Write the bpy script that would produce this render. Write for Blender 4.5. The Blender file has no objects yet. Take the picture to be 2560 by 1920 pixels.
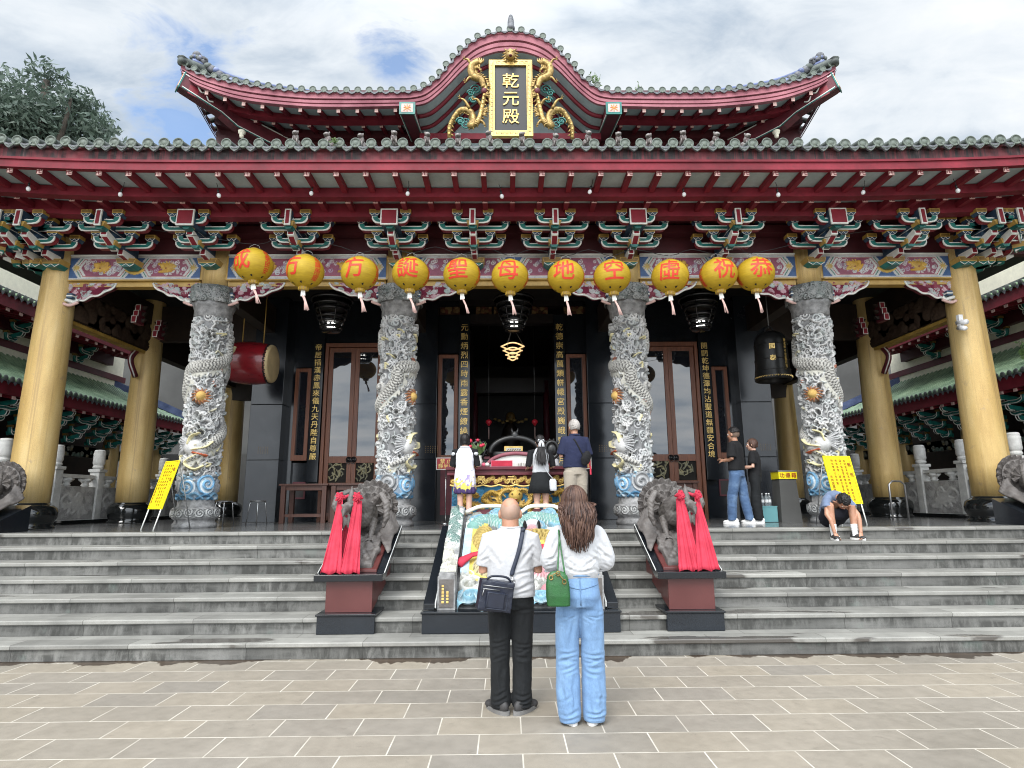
import bpy, bmesh, math, random
import numpy as np
from mathutils import Vector, Matrix, noise
S = bpy.context.scene
C = S.collection
rad = math.radians
PI = math.pi

# ---------------------------------------------------------------- camera
cd = bpy.data.cameras.new('camera'); cam = bpy.data.objects.new('camera', cd); C.objects.link(cam)
cd.sensor_width = 36.0; cd.lens = 597.3 / 1024 * 36; cd.clip_start = .05; cd.clip_end = 3000
cam.matrix_world = (Matrix.Translation((-.172, 0, 1.68)) @ Matrix.Rotation(rad(-.659), 4, 'Z')
                    @ Matrix.Rotation(rad(101.045), 4, 'X') @ Matrix.Rotation(rad(-.405), 4, 'Z'))
S.camera = cam
S.render.resolution_x, S.render.resolution_y = 1024, 768
S.view_settings.view_transform = 'Standard'; S.view_settings.look = 'None'
S.view_settings.exposure = 0.8; S.view_settings.gamma = 1.0
S.cycles.max_bounces = 8; S.cycles.diffuse_bounces = 4; S.cycles.glossy_bounces = 4
S.cycles.use_denoising = True; S.cycles.pixel_filter_type = 'BLACKMAN_HARRIS'; S.cycles.filter_width = 1.05
S.cycles.sample_clamp_indirect = 6

# ---------------------------------------------------------------- sky and sun
SUN_EL, SUN_AZ = 46, 205      # azimuth clockwise from +Y: behind the photographer, a little left
W = bpy.data.worlds.new("World"); S.world = W; W.use_nodes = True
nt = W.node_tree; nt.nodes.clear()
def N(tree, t, **kw):
    n = tree.nodes.new(t)
    for k, v in kw.items(): setattr(n, k, v)
    return n
def sky_world():
    L = nt.links.new
    out = N(nt, 'ShaderNodeOutputWorld'); bg = N(nt, 'ShaderNodeBackground')
    sky = N(nt, 'ShaderNodeTexSky', sky_type='NISHITA', sun_disc=False, sun_elevation=rad(SUN_EL), sun_rotation=rad(SUN_AZ))
    sky.air_density = 1.0; sky.dust_density = .6
    skm = N(nt, 'ShaderNodeVectorMath', operation='SCALE'); skm.inputs['Scale'].default_value = .17
    L(sky.outputs[0], skm.inputs[0])
    tc = N(nt, 'ShaderNodeTexCoord'); nv = N(nt, 'ShaderNodeVectorMath', operation='NORMALIZE'); L(tc.outputs['Generated'], nv.inputs[0])
    sp = N(nt, 'ShaderNodeSeparateXYZ'); L(nv.outputs[0], sp.inputs[0])
    def M(op, a, b=None, clamp=False):
        m = N(nt, 'ShaderNodeMath', operation=op); m.use_clamp = clamp
        for i, v in enumerate((a, b)):
            if v is None: continue
            if isinstance(v, (int, float)): m.inputs[i].default_value = v
            else: L(v, m.inputs[i])
        return m.outputs[0]
    zz = M('ADD', M('MAXIMUM', sp.outputs['Z'], 0.0), .22)
    px, py = M('DIVIDE', sp.outputs['X'], zz), M('DIVIDE', sp.outputs['Y'], zz)
    cv = N(nt, 'ShaderNodeCombineXYZ'); L(px, cv.inputs[0]); L(py, cv.inputs[1])
    def nz(scale, detail, rough, dist, off):
        mp = N(nt, 'ShaderNodeMapping'); mp.inputs['Location'].default_value = off
        mp.inputs['Rotation'].default_value = (0, 0, rad(24)); mp.inputs['Scale'].default_value = (1, 1.7, 1)
        L(cv.outputs[0], mp.inputs[0])
        n = N(nt, 'ShaderNodeTexNoise'); n.inputs['Scale'].default_value = scale; n.inputs['Detail'].default_value = detail
        n.inputs['Roughness'].default_value = rough; n.inputs['Distortion'].default_value = dist; L(mp.outputs[0], n.inputs[0]); return n.outputs['Fac']
    a = nz(1.5, 6, .55, .3, (3, 1, 0)); b = nz(4.6, 7, .62, .5, (7, 2, 0)); e = nz(.8, 3, .5, .2, (1, 9, 0))
    shade = N(nt, 'ShaderNodeValToRGB'); L(M('ADD', M('MULTIPLY', a, .62), M('MULTIPLY', b, .38)), shade.inputs[0])
    r = shade.color_ramp; r.elements[0].position = .34; r.elements[0].color = (.25, .31, .385, 1)
    r.elements[1].position = .68; r.elements[1].color = (.63, .635, .64, 1)
    m_ = r.elements.new(.5); m_.color = (.48, .515, .55, 1)
    # a few small openings where the blue shows through
    gap = None
    for (dx, dy, dz, rr) in ((-.411, .716, .565, .085), (-.44, .747, .50, .08), (-.147, .763, .629, .05), (-.56, .55, .62, .05), (.8, -.3, .5, .2), (-.7, -.4, .6, .22)):
        d = N(nt, 'ShaderNodeVectorMath', operation='DISTANCE'); L(nv.outputs[0], d.inputs[0]); d.inputs[1].default_value = (dx, dy, dz)
        g = M('SUBTRACT', 1.0, M('DIVIDE', d.outputs['Value'], rr))
        gap = g if gap is None else M('MAXIMUM', gap, g)
    g2 = M('ADD', gap, M('MULTIPLY', M('SUBTRACT', b, .53), 5.0))
    g3 = M('MULTIPLY', M('MINIMUM', M('MAXIMUM', g2, 0.0), .9), M('GREATER_THAN', gap, -.9))
    # overcast light grows towards the zenith; sky behind the camera raised as added fill
    zen = N(nt, 'ShaderNodeMapRange', interpolation_type='SMOOTHSTEP'); L(sp.outputs['Z'], zen.inputs[0])
    zen.inputs[1].default_value = .62; zen.inputs[2].default_value = 1.0; zen.inputs[3].default_value = 1.0; zen.inputs[4].default_value = 2.3
    bk = N(nt, 'ShaderNodeMapRange', interpolation_type='SMOOTHSTEP'); L(M('MULTIPLY', sp.outputs['Y'], -1.0), bk.inputs[0])
    bk.inputs[1].default_value = -.25; bk.inputs[2].default_value = .7; bk.inputs[3].default_value = 1.0; bk.inputs[4].default_value = 3.3
    lev = M('MULTIPLY', zen.outputs[0], bk.outputs[0])
    cl = N(nt, 'ShaderNodeVectorMath', operation='SCALE'); L(shade.outputs[0], cl.inputs[0]); L(lev, cl.inputs['Scale'])
    mix = N(nt, 'ShaderNodeMix', data_type='RGBA'); L(g3, mix.inputs[0]); L(cl.outputs[0], mix.inputs[6]); L(skm.outputs[0], mix.inputs[7])
    L(mix.outputs[2], bg.inputs[0]); bg.inputs[1].default_value = 1.0; L(bg.outputs[0], out.inputs[0])
sky_world()
sl = bpy.data.lights.new('sun', 'SUN'); sl.energy = 1.5; sl.angle = rad(24); sl.color = (1, .965, .91)
sun = bpy.data.objects.new('sun', sl); C.objects.link(sun)
_az, _el = rad(SUN_AZ), rad(SUN_EL)
sun.rotation_euler = Vector((-math.sin(_az) * math.cos(_el), -math.cos(_az) * math.cos(_el), -math.sin(_el))).to_track_quat('-Z', 'Y').to_euler()

# ---------------------------------------------------------------- object helpers
def thing(name, label, cat, loc=(0, 0, 0), rotz=0, group=None):
    o = bpy.data.objects.new(name, None); C.objects.link(o); o.location = loc; o.rotation_euler = (0, 0, rotz)
    o.empty_display_size = .1
    o['label'] = label; o['category'] = cat
    if group: o['group'] = group
    return o
def tag(o, label, cat, group=None):
    if cat == 'wall': o['kind'] = 'thing'
    o['label'] = label; o['category'] = cat
    if group: o['group'] = group
    return o
def part(name, parent, loc=(0, 0, 0)):
    o = bpy.data.objects.new(name, None); C.objects.link(o); o.parent = parent; o.location = loc; o.empty_display_size = .1
    return o
def world_off(p):
    v = Vector((0, 0, 0))
    while p is not None: v += p.location; p = p.parent
    return v
def dup(o, parent=None, loc=None, rot=None, label=None, scale=None):
    kids = list(o.children)
    c = o.copy(); C.objects.link(c)
    if parent is not None: c.parent = parent
    if loc is not None: c.location = loc
    if rot is not None: c.rotation_euler = rot
    if scale is not None: c.scale = scale
    if label: c['label'] = label
    for k in kids: dup(k, c)
    return c

class MB:
    """collects shapes in world (or local) coordinates and links them as ONE mesh object"""
    def __init__(s): s.v = []; s.f = []; s.m = []; s.sm = []; s.mats = []; s.col = []
    def mi(s, m):
        if m not in s.mats: s.mats.append(m)
        return s.mats.index(m)
    def add(s, vs, fs, m, smooth=False, col=None):
        b = len(s.v); i = s.mi(m); s.v.extend([tuple(map(float, p)) for p in vs])
        for f in fs: s.f.append([b + k for k in f]); s.m.append(i); s.sm.append(smooth)
        if col is not None:
            s.col.extend([(0, 0, 0)] * (b - len(s.col))); s.col.extend(col)
        return s
    def box(s, x0, x1, y0, y1, z0, z1, m):
        v = [(x, y, z) for z in (z0, z1) for y in (y0, y1) for x in (x0, x1)]
        return s.add(v, [(0, 2, 3, 1), (4, 5, 7, 6), (0, 1, 5, 4), (2, 6, 7, 3), (0, 4, 6, 2), (1, 3, 7, 5)], m)
    def bar(s, p, q, w, h, m, up=(0, 0, 1)):
        p, q = Vector(p), Vector(q); d = (q - p).normalized(); r = d.cross(Vector(up))
        r = r.normalized() if r.length > 1e-6 else Vector((1, 0, 0)); u = r.cross(d)
        v = [c + r * a * w / 2 + u * b * h / 2 for c in (p, q) for a, b in ((-1, -1), (1, -1), (1, 1), (-1, 1))]
        return s.add(v, [(0, 1, 2, 3), (7, 6, 5, 4), (0, 4, 5, 1), (1, 5, 6, 2), (2, 6, 7, 3), (3, 7, 4, 0)], m)
    def prism(s, pts, y0, y1, m, axis='y', smooth=False):
        """2D outline pushed along an axis: 'y' uses (x,z), 'x' uses (y,z), 'z' uses (x,y)"""
        P = {'y': lambda a, b, t: (a, t, b), 'x': lambda a, b, t: (t, a, b), 'z': lambda a, b, t: (a, b, t)}[axis]
        n = len(pts); v = [P(a, b, y0) for a, b in pts] + [P(a, b, y1) for a, b in pts]
        f = [tuple(range(n)), tuple(range(2 * n - 1, n - 1, -1))] + [(i, (i + 1) % n + 0, (i + 1) % n + n, i + n)[::-1] for i in range(n)]
        return s.add(v, f, m, smooth)
    def tube(s, pts, r, m, seg=8, cap=True, flat=None, smooth=True):
        pts = [Vector(p) for p in pts]; n = len(pts); rs = r if isinstance(r, (list, tuple)) else [r] * n
        fl = flat if isinstance(flat, (list, tuple)) else [flat or 1] * n
        v, f = [], []; prev = None
        for i, p in enumerate(pts):
            d = (pts[min(i + 1, n - 1)] - pts[max(i - 1, 0)]).normalized()
            if prev is None:
                a = Vector((1, 0, 0)) if abs(d.x) < .8 else Vector((0, 1, 0))
            else: a = prev
            u = (a - d * a.dot(d)).normalized(); w = d.cross(u); prev = u
            for k in range(seg):
                t = 2 * PI * k / seg; v.append(p + u * math.cos(t) * rs[i] + w * math.sin(t) * rs[i] * fl[i])
        for i in range(n - 1):
            for k in range(seg): f.append((i * seg + k, i * seg + (k + 1) % seg, (i + 1) * seg + (k + 1) % seg, (i + 1) * seg + k))
        if cap: f.append(tuple(range(seg - 1, -1, -1))); f.append(tuple((n - 1) * seg + k for k in range(seg)))
        return s.add(v, f, m, smooth)
    def lathe(s, prof, m, c=(0, 0, 0), seg=24, smooth=True, cap=True):
        v, f = [], []
        for r, z in prof:
            for k in range(seg): t = 2 * PI * k / seg; v.append((c[0] + r * math.cos(t), c[1] + r * math.sin(t), c[2] + z))
        n = len(prof)
        for i in range(n - 1):
            for k in range(seg): f.append((i * seg + k, i * seg + (k + 1) % seg, (i + 1) * seg + (k + 1) % seg, (i + 1) * seg + k))
        if cap: f.append(tuple(range(seg - 1, -1, -1))); f.append(tuple((n - 1) * seg + k for k in range(seg)))
        return s.add(v, f, m, smooth)
    def ell(s, c, r, m, rot=None, seg=16, rings=10):
        v, f = [], []; R = rot.to_matrix() if rot is not None and hasattr(rot, 'to_matrix') else rot
        if isinstance(r, (int, float)): r = (r, r, r)
        for i in range(1, rings):
            a = PI * i / rings
            for k in range(seg): t = 2 * PI * k / seg; v.append(Vector((r[0] * math.sin(a) * math.cos(t), r[1] * math.sin(a) * math.sin(t), r[2] * math.cos(a))))
        v += [Vector((0, 0, r[2])), Vector((0, 0, -r[2]))]; T, B = len(v) - 2, len(v) - 1
        if R is not None: v = [R @ p for p in v]
        v = [p + Vector(c) for p in v]
        for i in range(rings - 2):
            for k in range(seg): f.append((i * seg + k, (i + 1) * seg + k, (i + 1) * seg + (k + 1) % seg, i * seg + (k + 1) % seg))
        for k in range(seg): f.append((T, k, (k + 1) % seg)); f.append((B, (rings - 2) * seg + (k + 1) % seg, (rings - 2) * seg + k))
        return s.add(v, f, m, True)
    def loft(s, rings, m, seg=20, p=2.3, smooth=True):
        """rings: (cx,cy,z,rx,ry) ; superellipse sections"""
        v, f = [], []
        for cx, cy, z, rx, ry in rings:
            for k in range(seg):
                t = 2 * PI * k / seg; a, b = math.cos(t), math.sin(t)
                v.append((cx + rx * math.copysign(abs(a) ** (2 / p), a), cy + ry * math.copysign(abs(b) ** (2 / p), b), z))
        n = len(rings)
        for i in range(n - 1):
            for k in range(seg): f.append((i * seg + k, i * seg + (k + 1) % seg, (i + 1) * seg + (k + 1) % seg, (i + 1) * seg + k))
        f.append(tuple(range(seg - 1, -1, -1))); f.append(tuple((n - 1) * seg + k for k in range(seg)))
        return s.add(v, f, m, smooth)
    def grid(s, P, m, col=None, wrap=False, smooth=True):
        """P: (ny,nx,3) array"""
        ny, nx = P.shape[:2]; f = []
        for j in range(ny - 1):
            for i in range(nx if wrap else nx - 1):
                i2 = (i + 1) % nx; f.append((j * nx + i, j * nx + i2, (j + 1) * nx + i2, (j + 1) * nx + i))
        return s.add(P.reshape(-1, 3).tolist(), f, m, smooth, None if col is None else col.reshape(-1, 3).tolist())
    def build(s, name, parent=None, off=None, bevel=0, recalc=True):
        me = bpy.data.meshes.new(name)
        o_ = Vector(off) if off is not None else (world_off(parent) if parent else Vector((0, 0, 0)))
        me.from_pydata([(a - o_.x, b - o_.y, c - o_.z) for a, b, c in s.v], [], s.f)
        for m in s.mats: me.materials.append(MAT[m])
        me.polygons.foreach_set('material_index', s.m); me.polygons.foreach_set('use_smooth', s.sm)
        if s.col:
            s.col.extend([(0, 0, 0)] * (len(s.v) - len(s.col)))
            at = me.color_attributes.new('paint', 'FLOAT_COLOR', 'POINT')
            at.data.foreach_set('color', np.concatenate([np.array(s.col, dtype=float), np.ones((len(s.v), 1))], 1).ravel())
        me.update()
        if recalc and len(s.v) < 60000:
            b = bmesh.new(); b.from_mesh(me); bmesh.ops.recalc_face_normals(b, faces=b.faces); b.to_mesh(me); b.free()
        o = bpy.data.objects.new(name, me); C.objects.link(o)
        if parent: o.parent = parent
        if bevel:
            bv = o.modifiers.new('bevel', 'BEVEL'); bv.width = bevel; bv.segments = 2; bv.limit_method = 'ANGLE'; bv.angle_limit = rad(40)
        return o

# ---------------------------------------------------------------- lettering
_gl = {}
def glyph(ch, off=.012, ext=.02):
    k = (ch, off, ext)
    if k not in _gl:
        c = bpy.data.curves.new('glyph', 'FONT'); c.body = ch; c.size = 1; c.extrude = ext; c.offset = off; c.resolution_u = 3
        o = bpy.data.objects.new('glyph', c); C.objects.link(o)
        me = bpy.data.meshes.new_from_object(o.evaluated_get(bpy.context.evaluated_depsgraph_get()))
        _gl[k] = ([tuple(v.co) for v in me.vertices], [tuple(p.vertices) for p in me.polygons])
        bpy.data.objects.remove(o); bpy.data.curves.remove(c); bpy.data.meshes.remove(me)
    return _gl[k]
def letter(mb, ch, cen, size, m, right=(1, 0, 0), up=(0, 0, 1), off=.012, ext=.02, lift=.004, wide=1):
    """one character centred at cen on a surface whose normal is right x up turned to the viewer"""
    if ch in ' \u3000': return
    vs, fs = glyph(ch, off, ext); r, u = Vector(right).normalized(), Vector(up).normalized(); n = r.cross(u)
    c = Vector(cen) + n * (lift + ext * size)
    mb.add([c + r * (x - .5) * size * wide + u * (y - .38) * size + n * z * size for x, y, z in vs], fs, m)
def letters(mb, s, cen, size, pitch, m, **kw):
    """a vertical line of characters; cen = centre of the first"""
    u = Vector(kw.get('up', (0, 0, 1))).normalized()
    for i, ch in enumerate(s): letter(mb, ch, Vector(cen) - u * pitch * i, size, m, **kw)

# ---------------------------------------------------------------- organic shapes
def blob(mb, voxel=.012, smooth=3, disp=None):
    """fuse the overlapping closed shapes of mb into one continuous surface"""
    me = bpy.data.meshes.new('t'); me.from_pydata(mb.v, [], mb.f); me.update()
    b = bmesh.new(); b.from_mesh(me); bmesh.ops.recalc_face_normals(b, faces=b.faces); b.to_mesh(me); b.free()
    o = bpy.data.objects.new('t', me); C.objects.link(o)
    r = o.modifiers.new('r', 'REMESH'); r.mode = 'VOXEL'; r.voxel_size = voxel; r.use_smooth_shade = True
    if smooth:
        q = o.modifiers.new('s', 'SMOOTH'); q.iterations = smooth; q.factor = .5
    out = bpy.data.meshes.new_from_object(o.evaluated_get(bpy.context.evaluated_depsgraph_get()))
    bpy.data.objects.remove(o); bpy.data.meshes.remove(me)
    if disp:
        n = len(out.vertices); no = [v.normal.copy() for v in out.vertices]
        for i, v in enumerate(out.vertices):
            d = disp(v.co, no[i])
            v.co = v.co + (d if isinstance(d, Vector) else no[i] * d)
    out.update()
    return out
def link_mesh(name, me, mat, parent=None, loc=(0, 0, 0)):
    me.name = name; me.materials.clear()
    me.materials.append(MAT[mat])
    for p in me.polygons: p.use_smooth = True
    o = bpy.data.objects.new(name, me); C.objects.link(o); o.location = loc
    if parent: o.parent = parent
    return o
def catmull(pts, n=6):
    P = [Vector(p) for p in pts]; P = [P[0] * 2 - P[1]] + P + [P[-1] * 2 - P[-2]]; out = []
    for i in range(1, len(P) - 2):
        for k in range(n):
            t = k / n; a, b, c, d = P[i - 1:i + 3]
            out.append(.5 * ((2 * b) + (c - a) * t + (2 * a - 5 * b + 4 * c - d) * t * t + (3 * b - a - 3 * c + d) * t ** 3))
    return out + [P[-2]]

# ---------------------------------------------------------------- carved relief
class Field:
    """height and paint over a w x h panel; wrap=True for a column"""
    def __init__(s, w, h, res, base, wrap=False):
        s.w, s.h, s.wrap = w, h, wrap; nx, ny = int(w / res), int(h / res) + 1
        xs = np.linspace(0, w, nx, endpoint=not wrap); ys = np.linspace(0, h, ny)
        s.X, s.Y = np.meshgrid(xs, ys); s.H = np.zeros_like(s.X); s.C = np.tile(np.array(base, float), (ny, nx, 1))
    def dx(s, cx):
        d = s.X - cx
        if s.wrap: d = (d + s.w / 2) % s.w - s.w / 2
        return d
    def put(s, h, col, mask, mode='max'):
        if mode == 'max': m = mask & (h > s.H)
        else: m = mask
        s.H = np.where(m, h, s.H)
        if col is not None: s.C = np.where(m[..., None], col if getattr(col, 'ndim', 1) == 3 else np.array(col), s.C)
    def spiral(s, cx, cy, r, h, col, col2=None, turns=2.2, sign=1):
        d = s.dx(cx); e = s.Y - cy; q = np.hypot(d, e); a = np.arctan2(e, d) * sign
        w = .5 + .5 * np.sin(q / r * turns * 2 * PI - a)
        k = q < r; hh = h * (np.sqrt(np.clip(1 - (q / r) ** 2, 0, 1)) * .6 + .4) * (.35 + .65 * w)
        c = np.array(col) if col2 is None else np.where((w > .45)[..., None], np.array(col), np.array(col2))
        s.put(hh, c if col2 is not None else col, k)
    def dot(s, cx, cy, rx, ry, h, col, rot=0, mode='max', power=.5):
        d, e = s.dx(cx), s.Y - cy; ca, sa = math.cos(rot), math.sin(rot); u, v = (d * ca + e * sa) / rx, (-d * sa + e * ca) / ry
        q = u * u + v * v; s.put(h * np.clip(1 - q, 0, 1) ** power, col, q < 1, mode)
    def pit(s, cx, cy, rx, ry, depth, rot=0):
        d, e = s.dx(cx), s.Y - cy; ca, sa = math.cos(rot), math.sin(rot); u, v = (d * ca + e * sa) / rx, (-d * sa + e * ca) / ry
        q = u * u + v * v; s.H = np.where(q < 1, np.minimum(s.H, -depth * np.clip(1 - q, 0, 1) ** .4), s.H)
    def body(s, path, w, h, col, col2=None, scale=None, fin=0, fincol=None):
        """a tapered ridge along a polyline; w = width or list of widths"""
        P = np.array([(p[0], p[1]) for p in path]); n = len(P); ws = np.array(w if isinstance(w, (list, tuple)) else [w] * n, float); L = 0
        mg = ws.max() + fin * 1.3 + .01; x0, x1, y0, y1 = P[:, 0].min() - mg, P[:, 0].max() + mg, P[:, 1].min() - mg, P[:, 1].max() + mg
        ny, nx = s.X.shape; j0, j1 = max(0, int(y0 / s.h * ny)), min(ny, int(y1 / s.h * ny) + 2); i0, i1 = (max(0, int(x0 / s.w * nx)), min(nx, int(x1 / s.w * nx) + 2)) if (x0 >= 0 and x1 <= s.w) or not s.wrap else (0, nx)
        if j1 <= j0 or i1 <= i0: return
        sl = (slice(j0, j1), slice(i0, i1)); X, Y, H, C_ = s.X[sl], s.Y[sl], s.H[sl], s.C[sl]
        def dx(cx):
            d = X - cx; return (d + s.w / 2) % s.w - s.w / 2 if s.wrap else d
        best = np.full(X.shape, 1e9); al = np.zeros_like(best); si = np.zeros_like(best); wd = np.full(X.shape, 1e-3)
        for i in range(n - 1):
            a, b = P[i], P[i + 1]; ab = b - a; l2 = ab @ ab
            if l2 == 0: continue
            d, e = dx(a[0]), Y - a[1]
            t = np.clip((d * ab[0] + e * ab[1]) / l2, 0, 1); q = np.hypot(d - t * ab[0], e - t * ab[1]); k = q < best
            best = np.where(k, q, best); al = np.where(k, L + t * math.sqrt(l2), al)
            si = np.where(k, np.sign(d * ab[1] - e * ab[0]), si); wd = np.where(k, ws[i] + (ws[i + 1] - ws[i]) * t, wd); L += math.sqrt(l2)
        u = best / np.maximum(wd, 1e-4); hh = h * np.sqrt(np.clip(1 - u * u, 0, 1)); c = np.array(col)
        if scale:
            row = al / scale; col_ = u * wd / scale; z = np.abs(((row + .5 * (np.floor(col_ * 1.4) % 2)) % 1) - .35)
            hh = hh * (1 - .28 * (z < .16))
            if col2 is not None: c = np.where((z < .16)[..., None], np.array(col2), np.array(col))
        k = (u < 1) & (hh > H); H[k] = hh[k]; C_[k] = c[k] if c.ndim == 3 else c
        if fin:
            z = (al / fin) % 1; k = (u >= .85) & (best < wd + fin * (.25 + .9 * (1 - z))) & (si > 0) & (h * .45 > H); H[k] = h * .45; C_[k] = fincol or col
    def plane(s, mb, m, o, right, up, nrm):
        o, r, u, n = (np.array(q, float) for q in (o, right, up, nrm))
        P = o + s.X[..., None] * r + s.Y[..., None] * u + s.H[..., None] * n; mb.grid(P, m, s.C); return mb
    def column(s, mb, m, c, R, z0, a0=0, flip=1):
        a = a0 + flip * s.X / s.w * 2 * PI; r = R + s.H
        P = np.stack([c[0] + r * np.sin(a), c[1] - r * np.cos(a), z0 + s.Y], -1); mb.grid(P, m, s.C, wrap=True); return mb
# ---------------------------------------------------------------- materials
MAT = {}
def node_mat(name):
    m = bpy.data.materials.new(name); m.use_nodes = True; MAT[name] = m
    t = m.node_tree; b = t.nodes['Principled BSDF']; return m, t, b
def lnk(t, a, b): t.links.new(a, b)
def coords(t, scale=(1, 1, 1), kind='Object', loc=(0, 0, 0), rot=(0, 0, 0)):
    tc = N(t, 'ShaderNodeTexCoord'); mp = N(t, 'ShaderNodeMapping'); mp.inputs['Scale'].default_value = scale
    mp.inputs['Location'].default_value = loc; mp.inputs['Rotation'].default_value = rot; lnk(t, tc.outputs[kind], mp.inputs[0]); return mp.outputs[0]
def noise_n(t, vec, scale, detail=5, rough=.6, dist=0):
    n = N(t, 'ShaderNodeTexNoise'); n.inputs['Scale'].default_value = scale; n.inputs['Detail'].default_value = detail
    n.inputs['Roughness'].default_value = rough; n.inputs['Distortion'].default_value = dist; lnk(t, vec, n.inputs[0]); return n.outputs['Fac']
def ramp(t, fac, stops):
    r = N(t, 'ShaderNodeValToRGB'); e = r.color_ramp.elements
    while len(e) < len(stops): e.new(.5)
    for i, (p, c) in enumerate(stops): e[i].position = p; e[i].color = (*c, 1) if len(c) == 3 else c
    lnk(t, fac, r.inputs[0]); return r.outputs[0]
def mixc(t, fac, a, b, mode='MIX'):
    m = N(t, 'ShaderNodeMix', data_type='RGBA', blend_type=mode)
    for i, v in ((0, fac), (6, a), (7, b)):
        if isinstance(v, (int, float)): m.inputs[i].default_value = v
        elif isinstance(v, tuple): m.inputs[i].default_value = (*v, 1) if len(v) == 3 else v
        else: lnk(t, v, m.inputs[i])
    return m.outputs[2]
def bump(t, b, h, strength=.3, dist=.01):
    n = N(t, 'ShaderNodeBump'); n.inputs['Strength'].default_value = strength; n.inputs['Distance'].default_value = dist
    lnk(t, h, n.inputs['Height']); lnk(t, n.outputs[0], b.inputs['Normal'])
def G(v): return (v, v, v)
def mul(c, k): return tuple(min(1, x * k) for x in c)
def pm(name, c, var=.25, scale=4, rough=.6, metal=0, bmp=0, bscale=40, stretch=(1, 1, 1), c2=None, spec=.5, fine=.12, coat=0):
    """painted / plain surface: slow tone drift, fine grain, optional second colour in patches, bump"""
    m, t, b = node_mat(name); v = coords(t, stretch); n1 = noise_n(t, v, scale, 4); n2 = noise_n(t, v, scale * 14, 3)
    col = ramp(t, n1, [(.3, mul(c, 1 - var)), (.7, c2 or mul(c, 1 + var))])
    col = mixc(t, fine, col, mixc(t, 1.0, col, ramp(t, n2, [(.3, G(.35)), (.7, G(1.6))]), 'MULTIPLY'))
    lnk(t, col, b.inputs['Base Color']); b.inputs['Metallic'].default_value = metal; b.inputs['Specular IOR Level'].default_value = spec
    lnk(t, ramp(t, n2, [(.2, G(max(.02, rough * .85))), (.8, G(min(1, rough * 1.15)))]), b.inputs['Roughness'])
    if coat: b.inputs['Coat Weight'].default_value = coat; b.inputs['Coat Roughness'].default_value = .08
    if bmp: bump(t, b, noise_n(t, v, bscale, 4), bmp)
    return m
# timber and paint of the temple
pm('red_paint', (.15, .008, .017), .4, 1.3, .6, bmp=.12, c2=(.22, .018, .032), spec=.3, fine=.2)
pm('deep_red', (.06, .006, .010), .3, 2, .6)
pm('pink_fascia', (.26, .075, .10), .35, 1.4, .7, bmp=.2, c2=(.36, .14, .165), spec=.3)
def fascia_mat():
    m, t, b = node_mat('stained_fascia'); v = coords(t); n = noise_n(t, coords(t, (1.1, 1, .6)), 1.2, 6, .65); s = noise_n(t, coords(t, (9, 1, .5)), 1.5, 5, .7)
    c = ramp(t, noise_n(t, v, 2.2), [(.3, (.14, .018, .026)), (.7, (.22, .04, .05))])
    k = ramp(t, n, [(.34, G(0)), (.50, G(1))]); k2 = ramp(t, s, [(.28, G(.1)), (.54, G(1))])
    c = mixc(t, mixc(t, 1.0, k, k2, 'MULTIPLY'), c, (.016, .013, .014)); c = mixc(t, ramp(t, s, [(.6, G(0)), (.75, G(.35))]), c, (.4, .2, .2))
    lnk(t, c, b.inputs['Base Color']); b.inputs['Roughness'].default_value = .75; bump(t, b, n, .2)
fascia_mat()
pm('soffit_teal', (.34, .405, .41), .2, 1.5, .65)
pm('gold_paint', (.40, .235, .045), .3, 3, .42, bmp=.1, c2=(.50, .32, .08))
def column_gold():
    m, t, b = node_mat('column_gold'); v = coords(t, (1, 1, .22)); n = noise_n(t, v, 2.6, 5, .6); g = noise_n(t, coords(t), 160, 2)
    c = ramp(t, n, [(.28, (.40, .255, .085)), (.5, (.54, .375, .145)), (.72, (.62, .47, .23))])
    c = mixc(t, .35, c, mixc(t, 1.0, c, ramp(t, g, [(.35, G(.45)), (.65, G(1.5))]), 'MULTIPLY'))
    st = noise_n(t, coords(t, (9, 9, .12)), 2.0, 5, .65); c = mixc(t, ramp(t, st, [(.54, G(0)), (.66, G(.5))]), c, (.24, .155, .07)); c = mixc(t, ramp(t, st, [(.30, G(.4)), (.42, G(0))]), c, (.70, .56, .32)); sc = noise_n(t, coords(t), 4.5, 6, .7); c = mixc(t, ramp(t, sc, [(.63, G(0)), (.68, G(.5))]), c, (.30, .22, .14))
    lnk(t, c, b.inputs['Base Color']); b.inputs['Roughness'].default_value = .45; b.inputs['Metallic'].default_value = .15; bump(t, b, g, .25, .004)
column_gold()
pm('gilding', (.27, .165, .045), .5, 14, .4, metal=.55, bmp=.8, bscale=26, c2=(.50, .34, .12))
pm('gold_leaf', (.72, .50, .16), .25, 6, .35, metal=.35)
pm('brown_gold', (.17, .10, .022), .3, 6, .5)
pm('teal_paint', (.006, .115, .10), .35, 5, .4, c2=(.015, .19, .16))
pm('blue_paint', (.022, .05, .10), .4, 5, .5, c2=(.04, .085, .14))
pm('white_paint', (.68, .68, .63), .1, 4, .5)
pm('bracket_red', (.20, .012, .022), .2, 4, .45)
pm('maroon', (.10, .012, .02), .3, 4, .55)
pm('dark_timber', (.022, .013, .008), .4, 5, .55, bmp=.3)
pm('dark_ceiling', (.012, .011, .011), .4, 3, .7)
def wood(name, c1, c2, rough=.4):
    m, t, b = node_mat(name); v = coords(t, (14, 14, .7)); n = noise_n(t, v, 2.2, 6, .65, .6)
    lnk(t, ramp(t, n, [(.25, c1), (.75, c2)]), b.inputs['Base Color']); b.inputs['Roughness'].default_value = rough; bump(t, b, n, .2, .003)
wood('door_wood', (.085, .024, .009), (.21, .068, .026), .46)
wood('table_wood', (.045, .016, .010), (.11, .042, .026), .5)
wood('black_wood', (.008, .006, .006), (.02, .014, .012), .35)
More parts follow.
